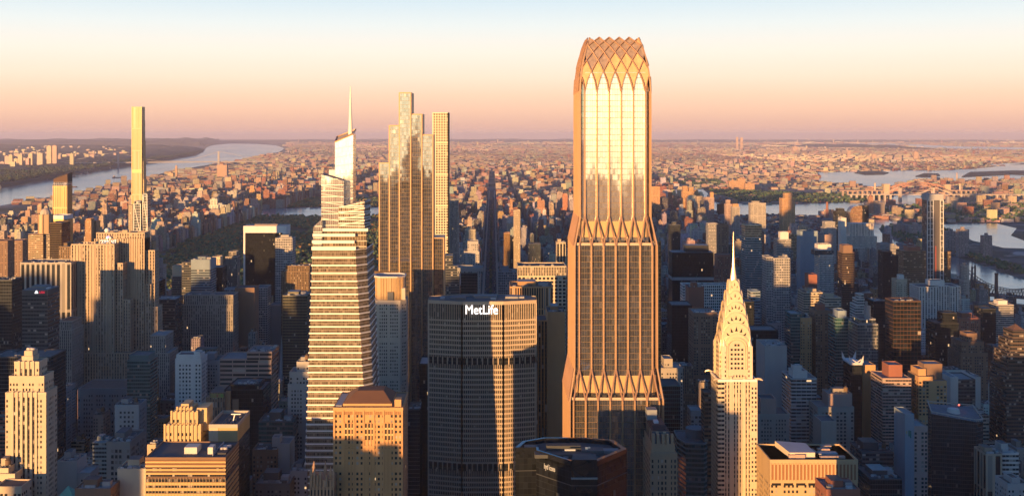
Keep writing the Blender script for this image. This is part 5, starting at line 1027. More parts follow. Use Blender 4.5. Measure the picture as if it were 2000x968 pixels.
def pencil():
    Y = 2050.0; x = lambda p: wx(p, Y); T = thing('feathered_pencil_skyscraper', 'extremely slender gold-lit skyscraper stepping back at its right edge above the left river', 'skyscraper', (x(268), Y + 15, 0)); c = (.50, .35, .19)
    b = MB(); b.prism(rect(x(257.5), Y, x(276.5), Y + 20), 0, wz(208.5, Y), c, c, 2.2, 40); b.build('front_face', ['terra', 'blank'], T)
    for i, (w, r) in enumerate(((277.3, 235), (278.2, 275), (279.2, 315), (280.4, 350), (281.5, 385))):
        b = MB(); b.prism(rect(x(276.4), Y + 2 + i * .1, x(w), Y + 19 - i * .1), 0, wz(r, Y), (.40, .28, .15), (.4, .3, .2), 2, 4); b.build('side_step', ['terra', 'blank'], T)
    for p in (257.6, 276.4): b = MB(); b.box(x(p) - .5, Y - .4, 0, x(p) + .5, Y + .4, wz(208, Y)); b.build('edge_rib', 'goldpanel', T)
    b = MB(); b.box(x(258), Y - .2, wz(337, Y), x(276), Y + .1, wz(331, Y)); b.build('louvre_band', 'goldpanel', T)
    reg(x(257), Y, x(281), Y + 20, wz(208, Y), 'the extremely slender tower')
    bld('apartment_tower', 'plain sunlit cream slab close at the left foot of the extremely slender tower', None, 1990, 20, 'piers', 'cream', [(251, 259, 402)], None)
    Y = 1760.0; x = lambda p: wx(p, Y); T = thing('braced_glass_skyscraper', 'white-braced tapering glass tower at the right foot of the extremely slender tower', 'skyscraper', (x(270), Y + 14, 0))
    for nm, a0, a1, t0, t1, r0, r1, dy in (('left_prism', 257, 275, 260, 273, 393, 393, 0), ('right_prism', 270, 289, 276.5, 284.5, 378, 374, 3)):
        z0 = 0; zt = wz(min(r0, r1), Y); b = MB(); b.prism(rect(x(a0), Y + dy, x(a1), Y + 28), 0, [wz(r0, Y), wz(r1, Y), wz(r1, Y), wz(r0, Y)], (.62, .60, .58), (.4, .4, .4), 3, 4.2, top=rect(x(t0), Y + dy + 4, x(t1), Y + 24)); b.build(nm, ['glass', 'roof'], T)
        for k in range(6):
            u, v = 1 - k / 6, 1 - (k + 1) / 6; q = lambda s, w: (x(a0 + (t0 - a0) * (1 - s) if w == 0 else a1 + (t1 - a1) * (1 - s)), Y + dy + 4 * (1 - s) - .3, zt * (1 - s) * .985)
            b = MB(); b.tube([q(u, k % 2), q(v, 1 - k % 2)], .55); b.build('brace', 'whiteband', T)
        for w in (0, 1): b = MB(); b.tube([q(1, w), q(0, w)], .6); b.build('edge_brace', 'whiteband', T)
    reg(x(257), Y, x(289), Y + 28, wz(390, Y), 'the braced glass tower')
MAT['terra'] = facade('facade_terracotta', .30, .03, .97, glass=(.20, .14, .07), gmetal=.3, grough=.2, blind=.1, lit=0, wrough=.5)
pencil()
def framed_black():
    Y = 2080.0; x = lambda p: wx(p, Y); D = 40; T = thing('white_framed_slab', 'black glass slab edged by a white frame in front of the autumn park', 'office tower', (x(515), Y + D / 2, 0)); z = wz(441, Y)
    b = MB(); b.prism(rect(x(478.5), Y, x(553), Y + D), 0, wz(454, Y), (.03, .03, .035), (.1, .1, .1), 1.8, 3.9); b.build('glass_front', ['blackglass', 'roof'], T)
    for a, b_ in ((475.5, 479), (552, 559.5)): b = MB(); b.box(x(a), Y - .8, 0, x(b_), Y + D, z - .01, (.62, .6, .58)); b.build('side_frame', 'blank', T)
    b = MB(); b.box(x(475.4), Y - .82, wz(454.5, Y), x(559.6), Y + D + .1, z, (.66, .64, .62), 0, (.3, .3, .3)); b.build('top_frame', 'blank', T)
    b = MB(); b.box(x(495), Y + 10, z, x(540), Y + 26, z + 2.5, (.25, .2, .17)); b.build('roof_plant', 'blank', T)
    reg(x(475), Y, x(560), Y + D, z, 'the white-framed black slab')
framed_black()
def sign_block():
    Y = 1180.0; x = lambda p: wx(p, Y); D = 32; T = thing('dark_sign_block', 'dark office block with a white emblem and red letters near its flat top', 'office tower', (x(68), Y + D / 2, 0)); z = wz(567, Y)
    b = MB(); b.prism(rect(x(43), Y, x(93), Y + D), 0, z, (.075, .085, .09), (.13, .16, .17), 3, 4.0); b.build('facade', ['ribbon', 'roof'], T)
    b = MB(); b.box(x(43) - .1, Y - .2, wz(577, Y), x(93) + .1, Y + D + .1, z + .5, (.07, .075, .08), 0, (.13, .16, .17)); b.build('sign_band', 'blank', T)
    text('UBS', 'sign_letters', 3.4, .15, .06, 'signred', T, (x(77), Y - .6, wz(572.5, Y)), (R(90), 0, 0))
    b = MB(); ex, ez = x(71.5), wz(570.2, Y)
    for a in (pi / 2, pi * 7 / 6, pi * 11 / 6): b.tube([(ex, Y - .5, ez), (ex + 1.7 * cos(a), Y - .5, ez + 1.7 * sin(a))], .75, n=6)
    b.build('sign_emblem', 'signwhite', T)
    b = MB(); b.box(x(52), Y + 12, z + .5, x(80), Y + 26, z + 3, (.15, .18, .2)); b.box(x(84), Y + 8, z + .5, x(90), Y + 14, z + 2, (.35, .4, .45)); b.build_each('roof_plant', 'blank', T)
    reg(x(43), Y, x(93), Y + D, z, 'the red-lettered dark block')
sign_block()
def church():
    Y = 1500.0; x = lambda p: wx(p, Y); T = thing('stone_church', 'grey stone church with a tall pointed spire among dark office blocks', 'church', (x(549), Y + 6, 0)); c = (.36, .37, .38)
    for p in (549,):
        b = MB(); b.prism(rect(x(p) - 4, Y, x(p) + 4, Y + 8), 0, wz(735, Y), c, c, 2.6, 9); b.build('tower', ['punched', 'blank'], T)
        b = MB(); b.cyl(x(p), Y + 4, wz(735, Y), wz(655, Y), 3.2, .15, 8, c); b.build('spire', 'blank', T)
        for u, v in ((-3.6, .4), (3.6, .4), (-3.6, 7.6), (3.6, 7.6)): b = MB(); b.cyl(x(p) + u, Y + v, wz(738, Y), wz(724, Y), .8, .05, 6, c); b.build('pinnacle', 'blank', T)
    b = MB(); xx = x(556); b.prism(rect(x(556), Y + 2, x(600), Y + 20), 0, 30, c, c); b.build('nave', ['punched', 'blank'], T)
church()
def panel_brick():
    Y = 1090.0; x = lambda p: wx(p, Y); T = thing('glazed_panel_tower', 'brown brick tower with a green and yellow glazed panel on its top', 'office tower', (x(426), Y + 14, 0)); c = (.24, .15, .10); z = wz(766, Y)
    b = MB(); b.prism(rect(x(401), Y + 3, x(449), Y + 30), 0, wz(776, Y), c, c, 2.4, 4); b.build('facade', ['punched', 'blank'], T)
    b = MB(); b.prism(rect(x(409), Y, x(440), Y + 28), 0, z, c, (.2, .12, .09), 2.4, 8); b.build('centre_slab', ['piers', 'blank'], T)
    b = MB(); b.prism(rect(x(440.3), Y + 2, x(449), Y + 28), 0, wz(764, Y), (.4, .22, .12), c, 3, 5); b.build('side_slab', ['blank', 'blank'], T)
    b = MB(); b.box(x(411), Y - .35, wz(776, Y), x(437), Y + .1, wz(768, Y), (.30, .25, .10)); b.build('glazed_panel', 'blank', T)
    b = MB(); b.box(x(431), Y - .45, wz(774.5, Y), x(436), Y, wz(769, Y), (.18, .32, .08)); b.cyl(x(424.5), Y - .3, wz(774, Y), wz(769.5, Y), .9, .9, 8, (.4, .14, .1)); b.build('panel_ornament', 'blank', T)
    b = MB(); b.prism(rect(x(452), Y + 4, x(464), Y + 20), 0, wz(781, Y), c, c, 3, 5); b.build('stair_tower', ['blank', 'blank'], T)
    reg(x(401), Y, x(464), Y + 30, z, 'the glazed-panel tower')
panel_brick()
def pyramid_roof():
    Y = 840.0; x = lambda p: wx(p, Y); T = thing('green_pyramid_building', 'small building with a green copper pyramid roof at the bottom edge', 'building', (x(127), Y + 9, 0))
    b = MB(); b.prism(rect(x(112), Y, x(144), Y + 13), 0, wz(972, Y), PAL['stone'], PAL['stone']); b.build('wall', ['punched', 'blank'], T)
    b = MB(); P = rect(x(111), Y - .4, x(145), Y + 13.4); q = (x(127), Y + 6.5); b.prism(P, wz(972, Y), wz(953, Y), (.12, .36, .28), top=[(q[0] + (p[0] - q[0]) * .03, q[1] + (p[1] - q[1]) * .03) for p in P], wm=0, rm=0); b.build('roof', 'blank', T)
    reg(x(111), Y, x(145), Y + 14, wz(972, Y), None)
pyramid_roof()
def pinnacled():
    Y = 760.0; x = lambda p: wx(p, Y); T = thing('pinnacled_building', 'brown gothic building top with pointed pinnacles at the bottom edge beside the hipped brick tower', 'building', (x(628), Y + 8, 0)); c = (.40, .24, .14)
    b = MB(); b.prism(rect(x(605), Y, x(652), Y + 18), 0, wz(936, Y), c, c, 2.3, 6); b.build('wall', ['piers', 'blank'], T)
    for p, r, d in ((608, 908, 0), (614, 914, 0), (626, 918, 0), (632, 905, 8), (645, 910, 2), (651, 912, 0), (606, 912, 16), (650, 914, 16), (620, 926, 0), (638, 926, 0)):
        b = MB(); b.cyl(x(p), Y + d, wz(950, Y), wz(926, Y), 1.1, 1.0, 6, c); b.cyl(x(p), Y + d, wz(926, Y), wz(r, Y), 1.3, .08, 6, (.44, .28, .17)); b.build('pinnacle', 'blank', T)
    reg(x(605), Y, x(652), Y + 18, wz(936, Y), 'the pinnacled building')
pinnacled()
def black_faceted():                                  # black glass tower turned on the diagonal, with a sunken roof
    Y = 690.0; x = lambda p, d=0: wx(p, Y + d); T = thing('faceted_black_tower', 'black faceted glass tower with a sunken grey roof and small pale sign letters', 'office tower', (x(1115), Y + 30, 0))
    P = [(x(p, d), Y + d) for p, d in ((1006, 30), (1047, 31), (1047.5, 24), (1116, 0), (1166, 0), (1224, 27), (1198, 48), (1140, 54), (1062, 54), (1020, 45))]; zr = wz(909, Y); cc = (.014, .016, .019)
    b = MB(); b.prism(P, 0, zr, cc, (.075, .09, .095), 2.6, 3.9); b.build('glass_body', ['blackglass', 'roof'], T)
    b = MB(); b.ring(P, zr - 1.5, zr + 3.0, 2.6, (.012, .014, .016)); b.build('roof_rim', 'black', T)
    b = MB(); b.prism([(x(1116), Y - .4), (x(1166), Y - .4), (x(1164, 12), Y + 12), (x(1119, 12), Y + 12)], zr - 16, zr + 3.9, (.05, .055, .06), (.08, .1, .1)); b.build('notch_panel', ['black', 'roof'], T)
    b = MB(); b.box(x(1116) - .2, Y - 1.6, wz(934, Y) , x(1166) + .2, Y + 2, wz(931, Y), (.16, .2, .22)); b.build('ledge', 'blank', T)
    b = MB(); cx0 = x(1085, 34)
    for u, v, w, d, h, g in ((-14, 16, 36, 8, 2.2, .06), (-6, 30, 22, 6, 4, .05), (16, 22, 14, 9, 3.0, .09), (28, 26, 12, 6, 2, .2), (-20, 32, 8, 6, 2.6, .12), (4, 14, 3, 14, 1.4, .2)): b.box(cx0 + u, Y + v, zr + .01, cx0 + u + w, Y + v + d, zr + h, (g, g * 1.1, g * 1.12))
    b.build_each('roof_plant', 'blank', T)
    b = MB(); b.box(x(1103, 22), Y + 22, zr + 3.0, x(1124, 22), Y + 22.7, zr + 4.0); b.build('roof_light_bar', 'signdim', T)
    b = MB(); b.cyl(x(1146, 26), Y + 26, zr + 2.9, zr + 4.2, 1.0, 1.0, 8); b.cyl(x(1151, 28), Y + 28, zr + 2.9, zr + 3.9, .6, .6, 8); b.build('roof_lamp', 'signdim', T)
    p, q = P[2], P[3]; ang = math.atan2(q[1] - p[1], q[0] - p[0]); f = .24
    text('hytf icons', 'sign_letters', 4.2, .1, .05, 'signdim', T, (p[0] + (q[0] - p[0]) * f + .45 * sin(ang), p[1] + (q[1] - p[1]) * f - .45 * cos(ang), wz(919, Y + 12)), (R(90), 0, ang), (.62, 1.1, 1))
    for i in range(len(P)):
        p, q = P[i], P[(i + 1) % len(P)]
        if q[0] > p[0]:
            for z in (zr - 12, zr - 30): b = MB(); b.tube([(p[0], p[1] - .2, z), (q[0], q[1] - .2, z)], .3, (.05, .055, .06)); b.build('belt_line', 'blank', T)
    reg(x(1008, 22), Y, x(1224), Y + 74, zr, 'the faceted black tower')
m_, t_, p_ = mat('sign_dim'); p_.inputs['Base Color'].default_value = (.35, .35, .32, 1); p_.inputs['Emission Color'].default_value = (.6, .6, .5, 1); p_.inputs['Emission Strength'].default_value = .07; MAT['signdim'] = m_
black_faceted()
def tan_deco():                                       # tan deco tower with sloped shoulders before the crown tower
    Y = 800.0; x = lambda p: wx(p, Y); c = (.34, .25, .16); T = thing('sloped_shoulder_tower', 'tan deco tower with sloping shoulders and a roof tank in front of the crown tower', 'office tower', (x(1296), Y + 20, 0))
    b = MB(); b.prism(rect(x(1271), Y, x(1322), Y + 42), 0, wz(884, Y), c, c, 2.4, 3.9); b.build('facade', ['punched2', 'blank'], T)
    b = MB(); b.prism(rect(x(1273), Y + 2, x(1319), Y + 40), wz(884, Y), wz(868, Y), c, c, 2.4, 3.9); b.build('shoulder', ['blank', 'blank'], T)
    P, Q = rect(x(1274), Y + 3, x(1317), Y + 39), rect(x(1276), Y + 6, x(1310), Y + 36)
    b = MB(); b.prism(P, wz(868, Y), wz(846, Y), c, (.08, .06, .06), 5, 9, top=Q); b.build('sloped_crown', ['fins', 'roof'], T)
    for p in (1277, 1286, 1296, 1305, 1314): b = MB(); b.box(x(p) - .9, Y + 1.6, wz(872, Y), x(p) + .9, Y + 5, wz(849, Y), c); b.build('crown_fin', 'blank', T)
    b = MB(); b.box(x(1278), Y + 10, wz(846, Y), x(1303), Y + 34, wz(836, Y), (.06, .04, .05)); b.build('roof_house', 'blank', T)
    b = MB(); b.box(x(1283), Y + 14, wz(836, Y), x(1292), Y + 20, wz(832, Y), (.5, .5, .55)); b.build('roof_light', 'blank', T)
    b = MB(); b.box(x(1273), Y + 24, wz(836, Y), x(1293), Y + 34, wz(816, Y), (.22, .24, .26)); b.build('roof_tank', 'blank', T)
    for p in (1271.4, 1280, 1288.5, 1297, 1305.5, 1314, 1321.6): b = MB(); b.box(x(p) - .45, Y - .4, 0, x(p) + .45, Y + .1, wz(884, Y), c); b.build('pier', 'blank', T)
    reg(x(1271), Y, x(1322), Y + 42, wz(884, Y), 'the sloped-shoulder tower'); SCR.append((Y, 1273, 1318, 816, None))
tan_deco()
def unfinished():
    Y = 2150.0; x = lambda p: wx(p, Y); T = thing('unfinished_slim_skyscraper', 'slim unfinished concrete tower with white gridded faces and a red hoist strip', 'skyscraper', (x(1827), Y + 14, 0)); w = x(1843) - x(1811)
    b = MB(); b.prism(rect(x(1811) + .5, Y + .5, x(1843) - .5, Y + 28), 0, wz(391, Y), (.18, .18, .19), (.3, .3, .3), 3, 3.6); b.build('core', ['glass', 'roof'], T)
    b = MB(); b.box(x(1811), Y, wz(391, Y), x(1843), Y + 28, wz(379, Y), (.34, .34, .35)); b.build('top_cap', 'blank', T)
    for p in (1811.5, 1817, 1823, 1836.5, 1842.5): b = MB(); b.box(x(p) - .6, Y - .3, 0, x(p) + .6, Y + .8, wz(391, Y), (.6, .6, .6)); b.build('column', 'blank', T)
    z = wz(391, Y)
    while z > 120:
        for a, b_ in ((1811, 1824), (1836, 1843)): b = MB(); b.box(x(a), Y - .25, z - .9, x(b_), Y + .7, z, (.58, .58, .58)); b.build('floor_slab', 'blank', T)
        z -= 11
    b = MB(); b.box(x(1824.5), Y - .5, 0, x(1835.5), Y + .4, wz(392, Y), (.10, .09, .09)); b.build('dark_strip', 'blank', T)
    b = MB(); b.box(x(1826.2), Y - .9, 60, x(1828.6), Y - .4, wz(480, Y), (.42, .10, .07)); b.build('hoist_strip', 'blank', T)
    b = MB(); b.tube([(x(1822), Y + 10, wz(379, Y)), (x(1818), Y + 10, wz(371, Y)), (x(1826), Y + 10, wz(372, Y))], .6, (.1, .08, .08)); b.build('crane', 'blank', T)
    reg(x(1811), Y, x(1843), Y + 28, wz(379, Y), 'the slim unfinished tower')
unfinished()
def slant_glass():
    Y = 1000.0; D = 56; x = lambda p, d=0: wx(p, Y + d); T = thing('slanted_glass_tower', 'dark blue glass tower with a long roof edge slanting down to the right', 'apartment tower', (x(1868), Y + 24, 0))
    P = [(x(1826), Y + 8), (x(1906), Y), (x(1926), Y + 6), (x(1900, 50), Y + 50), (x(1812, 50), Y + 50)]
    zs = [wz(803, Y + 8), wz(819, Y), wz(818, Y + 6), wz(790, Y + 50), wz(783, Y + 50)]
    b = MB(); b.prism(P, 0, [q - 2 for q in zs], (.05, .06, .065), (.14, .15, .17), 1.9, 3.6); b.build('glass_body', ['nightglass', 'roof'], T)
    for i in range(5):
        j = (i + 1) % 5; a, c = P[i], P[j]; b = MB(); b.tube([(a[0], a[1], zs[i]), (c[0], c[1], zs[j])], .55, (.42, .36, .3)); b.build('roof_rail', 'blank', T)
        for k in range(4):
            f = (k + .5) / 4; z = zs[i] + (zs[j] - zs[i]) * f; xx, yy = a[0] + (c[0] - a[0]) * f, a[1] + (c[1] - a[1]) * f; b = MB(); b.tube([(xx, yy, z - 2), (xx, yy, z)], .3, (.3, .26, .22)); b.build('rail_post', 'blank', T)
    b = MB(); b.cyl(x(1862, 26), Y + 26, wz(806, Y + 26) , wz(797, Y + 26), 6, 5, 12, (.55, .5, .46)); b.build('roof_drum', 'blank', T)
    b = MB(); b.cyl(x(1873, 30), Y + 30, wz(800, Y + 30), wz(791, Y + 30), .3, .3, 6, (.2, .2, .2)); b.build('mast', 'blank', T); b = MB(); b.cyl(x(1873, 30), Y + 30, wz(791, Y + 30), wz(789, Y + 30), .7, .7, 8); b.build('lamp', 'bulb', T)
    for k in range(7):
        z = zs[1] - 24 - k * 15; b = MB(); b.box(x(1908), Y - .9, z - .6, x(1921), Y + 3.4, z + .2, (.2, .22, .24)); b.build('balcony', 'blank', T)
    reg(x(1812, 50), Y, x(1926), Y + 50, zs[1], 'the slanted dark glass tower')
MAT['nightglass'] = facade('facade_night_glass', .05, .10, .93, glass=(.02, .03, .036), grough=.07, gmetal=.15, tilt=.05, blind=.05, blindc=(.1, .1, .1), lit=.002)
slant_glass()
def white_crown_black():
    Y = 1200.0; x = lambda p: wx(p, Y); T = thing('white_crowned_tower', 'black glass tower wearing a jagged white crown', 'office tower', (x(1673), Y + 14, 0)); z = wz(712, Y)
    b = MB(); b.prism(rect(x(1662), Y, x(1683.5), Y + 26), 0, z, (.02, .022, .026), (.1, .1, .1), 2, 3.8); b.build('glass_body', ['darkglass', 'roof'], T)
    b = MB(); b.box(x(1661), Y - .5, z - .02, x(1684), Y + 26.3, z + 2.2, (.6, .58, .58)); b.build('white_band', 'blank', T)
    for a, d in ((1662, 0), (1683, 0), (1662, 25), (1683, 25)): b = MB(); b.prism([(x(a) - 1.8, Y + d), (x(a) + 1.8, Y + d), (x(a) + 1.4, Y + d + 1.4), (x(a) - 1.4, Y + d + 1.4)], z + 2.1, z + 10, (.62, .6, .6), top=[(x(a) + (-2 if a < 1670 else 2), Y + d)] * 2 + [(x(a) + (-2 if a < 1670 else 2), Y + d + .5)] * 2, wm=0, rm=0); b.build('crown_horn', 'blank', T)
    b = MB(); b.tube([(x(1664), Y - .2, z + 6), (x(1673), Y - .2, z + 2.5), (x(1682), Y - .2, z + 6)], .7, (.6, .58, .58)); b.build('crown_swag', 'blank', T)
    reg(x(1662), Y, x(1684), Y + 26, z, 'the white-crowned black tower')
white_crown_black()
def black_slab():
    Y = 1900.0; D = 40; x = lambda p: wx(p, Y); T = thing('black_office_slab', 'big black office slab with one pale band and a raised black roof box', 'office tower', (x(1354), Y + D / 2, 0)); z = wz(493, Y)
    b = MB(); b.prism(rect(x(1313), Y, x(1394), Y + D), 0, z, PAL['black'], (.2, .21, .22), 1.9, 3.9); b.build('facade', ['blackglass', 'roof'], T)
    b = MB(); b.box(x(1312.6), Y - .4, wz(547, Y), x(1394.4), Y + D + .2, wz(541, Y), (.25, .26, .27)); b.build('pale_band', 'blank', T)
    b = MB(); b.box(x(1341), Y + 8, z, x(1386), Y + 32, wz(480, Y), PAL['black'], 0, (.3, .31, .32)); b.build('roof_box', 'blank', T)
    reg(x(1313), Y, x(1394), Y + D, z, 'the black office slab')
black_slab()
def hospital():
    Y = 3000.0; x = lambda p: wx(p, Y); T = thing('gothic_hospital', 'massive white gothic hospital block with pinnacled ribs and lower wings by the river', 'hospital', (x(1687), Y + 30, 0)); c = (.62, .54, .46)
    for a, b_, r, d0, d1 in ((1663, 1711, 443, 20, 70), (1668, 1708, 438, 24, 66), (1654, 1716, 462, 12, 60), (1668, 1690, 484, 0, 30), (1698, 1718, 484, 0, 30)):
        b = MB(); b.prism(rect(x(a), Y + d0, x(b_), Y + d1), 0, wz(r, Y), c, c, 3.2, 5); b.build('wing', ['piers', 'blank'], T)
    for k in range(9): b = MB(); b.box(x(1664 + k * 5.8) - 1.2, Y + 18.8, 40, x(1664 + k * 5.8) + 1.2, Y + 20.5, wz(438, Y), c); b.build('rib', 'blank', T)
    reg(x(1654), Y, x(1718), Y + 70, wz(462, Y), 'the white gothic hospital'); SCR.append((Y, 1663, 1711, 440, None))
    Y = 3300.0; x2 = lambda p: wx(p, Y); T = thing('round_top_tower', 'orange glass tower with a rounded top and black right side above the gothic hospital', 'apartment tower', (x2(1675), Y + 20, 0))
    P = [(x2(1660), z) for z in (0, wz(418, Y))] + [(x2(1675 - 15 * cos(a)), wz(418 - 16 * sin(a), Y)) for a in [pi / 2 * i / 8 for i in range(1, 9)]] + [(x2(1684), wz(402, Y)), (x2(1684), 0)]
    b = MB(); A = [(p[0], Y, p[1]) for p in P]; Bk = [(p[0], Y + 34, p[1]) for p in P]; b.face(A[::-1], [(p[0] / 2.4, p[2] / 4) for p in A[::-1]], 0, (.5, .26, .14))
    for i in range(len(P) - 1): b.face([A[i], A[i + 1], Bk[i + 1], Bk[i]], None, 0, (.4, .24, .15))
    b.face(Bk, None, 0, (.4, .24, .15)); b.build('curved_front', 'glassamber', T)
    b = MB(); b.prism(rect(x2(1684.2), Y + 1, x2(1697), Y + 34), 0, wz(401, Y), (.03, .03, .035), (.1, .1, .1), 2, 4); b.build('black_side', ['darkglass', 'roof'], T)
    reg(x2(1660), Y, x2(1697), Y + 34, wz(410, Y), 'the domed orange tower')
hospital()
def chimney(px, rt, rb, Y, r, label, c=(.28, .12, .08)):
    b = MB(); b.cyl(wx(px, Y), Y, 0, wz(rt, Y), r * 1.15, r * .85, 12, c); b.cyl(wx(px, Y), Y, wz(rt, Y) - 3, wz(rt, Y), r * 1.0, r * 1.0, 12, tuple(q * .7 for q in c)); o = b.build('chimney_stack', 'blank', None, (wx(px, Y), Y, 0)); tag(o, label, 'chimney')
chimney(1615.5, 394, 430, 5100, 6.0, 'tall brown chimney stack standing before the wide river')
chimney(1709, 357, 382, 7000, 5.5, 'pale lit chimney beyond the river at the left end of the arched bridge', (.6, .45, .35))
chimney(1875, 358, 384, 7000, 5.5, 'pale lit chimney beyond the river right of the arched bridge', (.6, .45, .35))
chimney(1869, 337, 352, 9500, 6, 'small far chimney on the low land behind the arched bridge', (.45, .35, .3))
chimney(1946, 533, 570, 2450, 4.0, 'dark brown chimney stack near the left end of the cantilever bridge', (.12, .08, .07))
def cut_pyramid():
    Y = 1150.0; x = lambda p: wx(p, Y); T = thing('dark_pyramid_tower', 'dark brown tower narrowing in steps to a pointed tip at the right picture edge', 'office tower', (x(1998), Y + 20, 0)); zb = 0
    for a, b_, r, d in ((1966, 2036, 720, 0), (1972, 2030, 690, 3), (1979, 2023, 665, 6), (1986, 2016, 648, 9)):
        b = MB(); b.prism(rect(x(a), Y + d, x(b_), Y + 40 - d), zb, wz(r, Y), (.09, .06, .045), (.08, .06, .05), 2.4, 3.8); b.build('facade', ['ribbon', 'roof'], T); zb = wz(r, Y) - .1
    b = MB(); P = rect(x(1990), Y + 12, x(2012), Y + 28); b.prism(P, zb, wz(638, Y), (.13, .07, .045), top=[(x(2001), Y + 20)] * 4, wm=0, rm=0); b.build('pyramid_cap', 'blank', T)
    reg(x(1966), Y, x(2036), Y + 40, wz(720, Y), 'the dark pyramid tower')
cut_pyramid()
def round_corner():
    Y = 955.0; x = lambda p: wx(p, Y); T = thing('rounded_glass_building', 'low teal glass building with a curved roof terrace left of the arched spire tower', 'office building', (x(1360), Y + 22, 0)); c = (.12, .17, .18)
    P = [(x(1340), Y + 2), (x(1375), Y), (x(1389), Y + 8), (x(1390), Y + 44), (x(1332), Y + 44), (x(1330), Y + 20)]
    b = MB(); b.prism(P, 0, wz(868, Y), c, (.13, .15, .16), 2.4, 4); b.build('glass_body', ['tealglass', 'roof'], T); b = MB(); b.ring(P, wz(868, Y) - .5, wz(868, Y) + 1.2, 1.2, (.2, .24, .25)); b.build('parapet', 'blank', T)
    b = MB(); b.cyl(x(1370), Y + 26, wz(868, Y), wz(850, Y), 9, 9, 18, (.16, .18, .2)); b.build('roof_drum', 'blank', T)
    reg(x(1330), Y, x(1390), Y + 44, wz(868, Y), 'the rounded teal building')
round_corner()
def copper_roof():
    Y = 1450.0; x = lambda p: wx(p, Y); T = thing('copper_turret_building', 'green copper turret roof peeping between the golden grid block and the crown tower', 'hotel', (x(1098), Y + 8, 0))
    b = MB(); b.prism(rect(x(1090), Y, x(1106), Y + 14), 0, wz(592, Y), PAL['grey'], PAL['grey']); b.build('wall', ['punched', 'blank'], T)
    b = MB(); b.prism(rect(x(1091), Y + 1, x(1105), Y + 13), wz(592, Y), wz(566, Y), (.10, .30, .26), top=rect(x(1094), Y + 4, x(1102), Y + 10), wm=0, rm=0); b.cyl(x(1098), Y + 7, wz(566, Y), wz(556, Y), 2.2, .1, 8, (.10, .30, .26)); b.build('copper_roof', 'blank', T)
    reg(x(1090), Y, x(1106), Y + 14, wz(592, Y), None)
copper_roof()
def mark_on(px, row, Y, c, w, h, parent_label):
    for o in bpy.data.objects:
        if o.get('label') == parent_label:
            b = MB(); b.box(wx(px, Y) - w, Y - .8, wz(row, Y) - h, wx(px, Y) + w, Y - .55, wz(row, Y) + h, c); b.build('painted_mark', 'blank', o); return
mark_on(1775, 845, 985, (.02, .16, .12), .6, 2.6, 'white tower with a green mark on its blank side by the slanted glass tower')
mark_on(1778, 847, 985, (.02, .14, .12), .5, 3.2, 'white tower with a green mark on its blank side by the slanted glass tower')
mark_on(1770.5, 843, 985, (.3, .3, .12), .4, 1.2, 'white tower with a green mark on its blank side by the slanted glass tower')
# ---------------------------------------------------------------- bridges, boats, far landmarks
def george_bridge():
    A, B = gp(231, 328), gp(427, 326); T = thing('suspension_bridge', 'faint grey suspension bridge with two tall towers far up the wide left river', 'bridge', ((A[0] + B[0]) / 2, (A[1] + B[1]) / 2, 0)); c = (.40, .38, .37)
    d = np.subtract(B, A); Ln = np.linalg.norm(d); u = d / Ln; v = np.array((-u[1], u[0])); Pq = lambda s, w, z: (A[0] + u[0] * s + v[0] * w, A[1] + u[1] * s + v[1] * w, z); zt = 186
    for s in (0, Ln):
        b = MB()
        for w in (-16, 16):
            for q in (-5, 5): b.tube([Pq(s + q, w, 0), Pq(s + q * .8, w, zt)], 5.5, c)
        for z in (70, 130, zt - 6): b.tube([Pq(s, -18, z), Pq(s, 18, z)], 6, c)
        b.build('bridge_tower', 'blank', T)
    b = MB(); b.tube([Pq(-700, 0, 62), Pq(Ln + 600, 0, 62)], 9, c, n=4); b.build('deck', 'blank', T)
    for w in (-16, 16):
        pts = [Pq(-650, w, 66)] + [Pq(Ln * t, w, 74 + (zt - 74) * (2 * t - 1) ** 2) for t in np.linspace(0, 1, 17)] + [Pq(Ln + 550, w, 66)]; b = MB(); b.tube(pts, 2.2, c); b.build('cable', 'blank', T)
george_bridge()
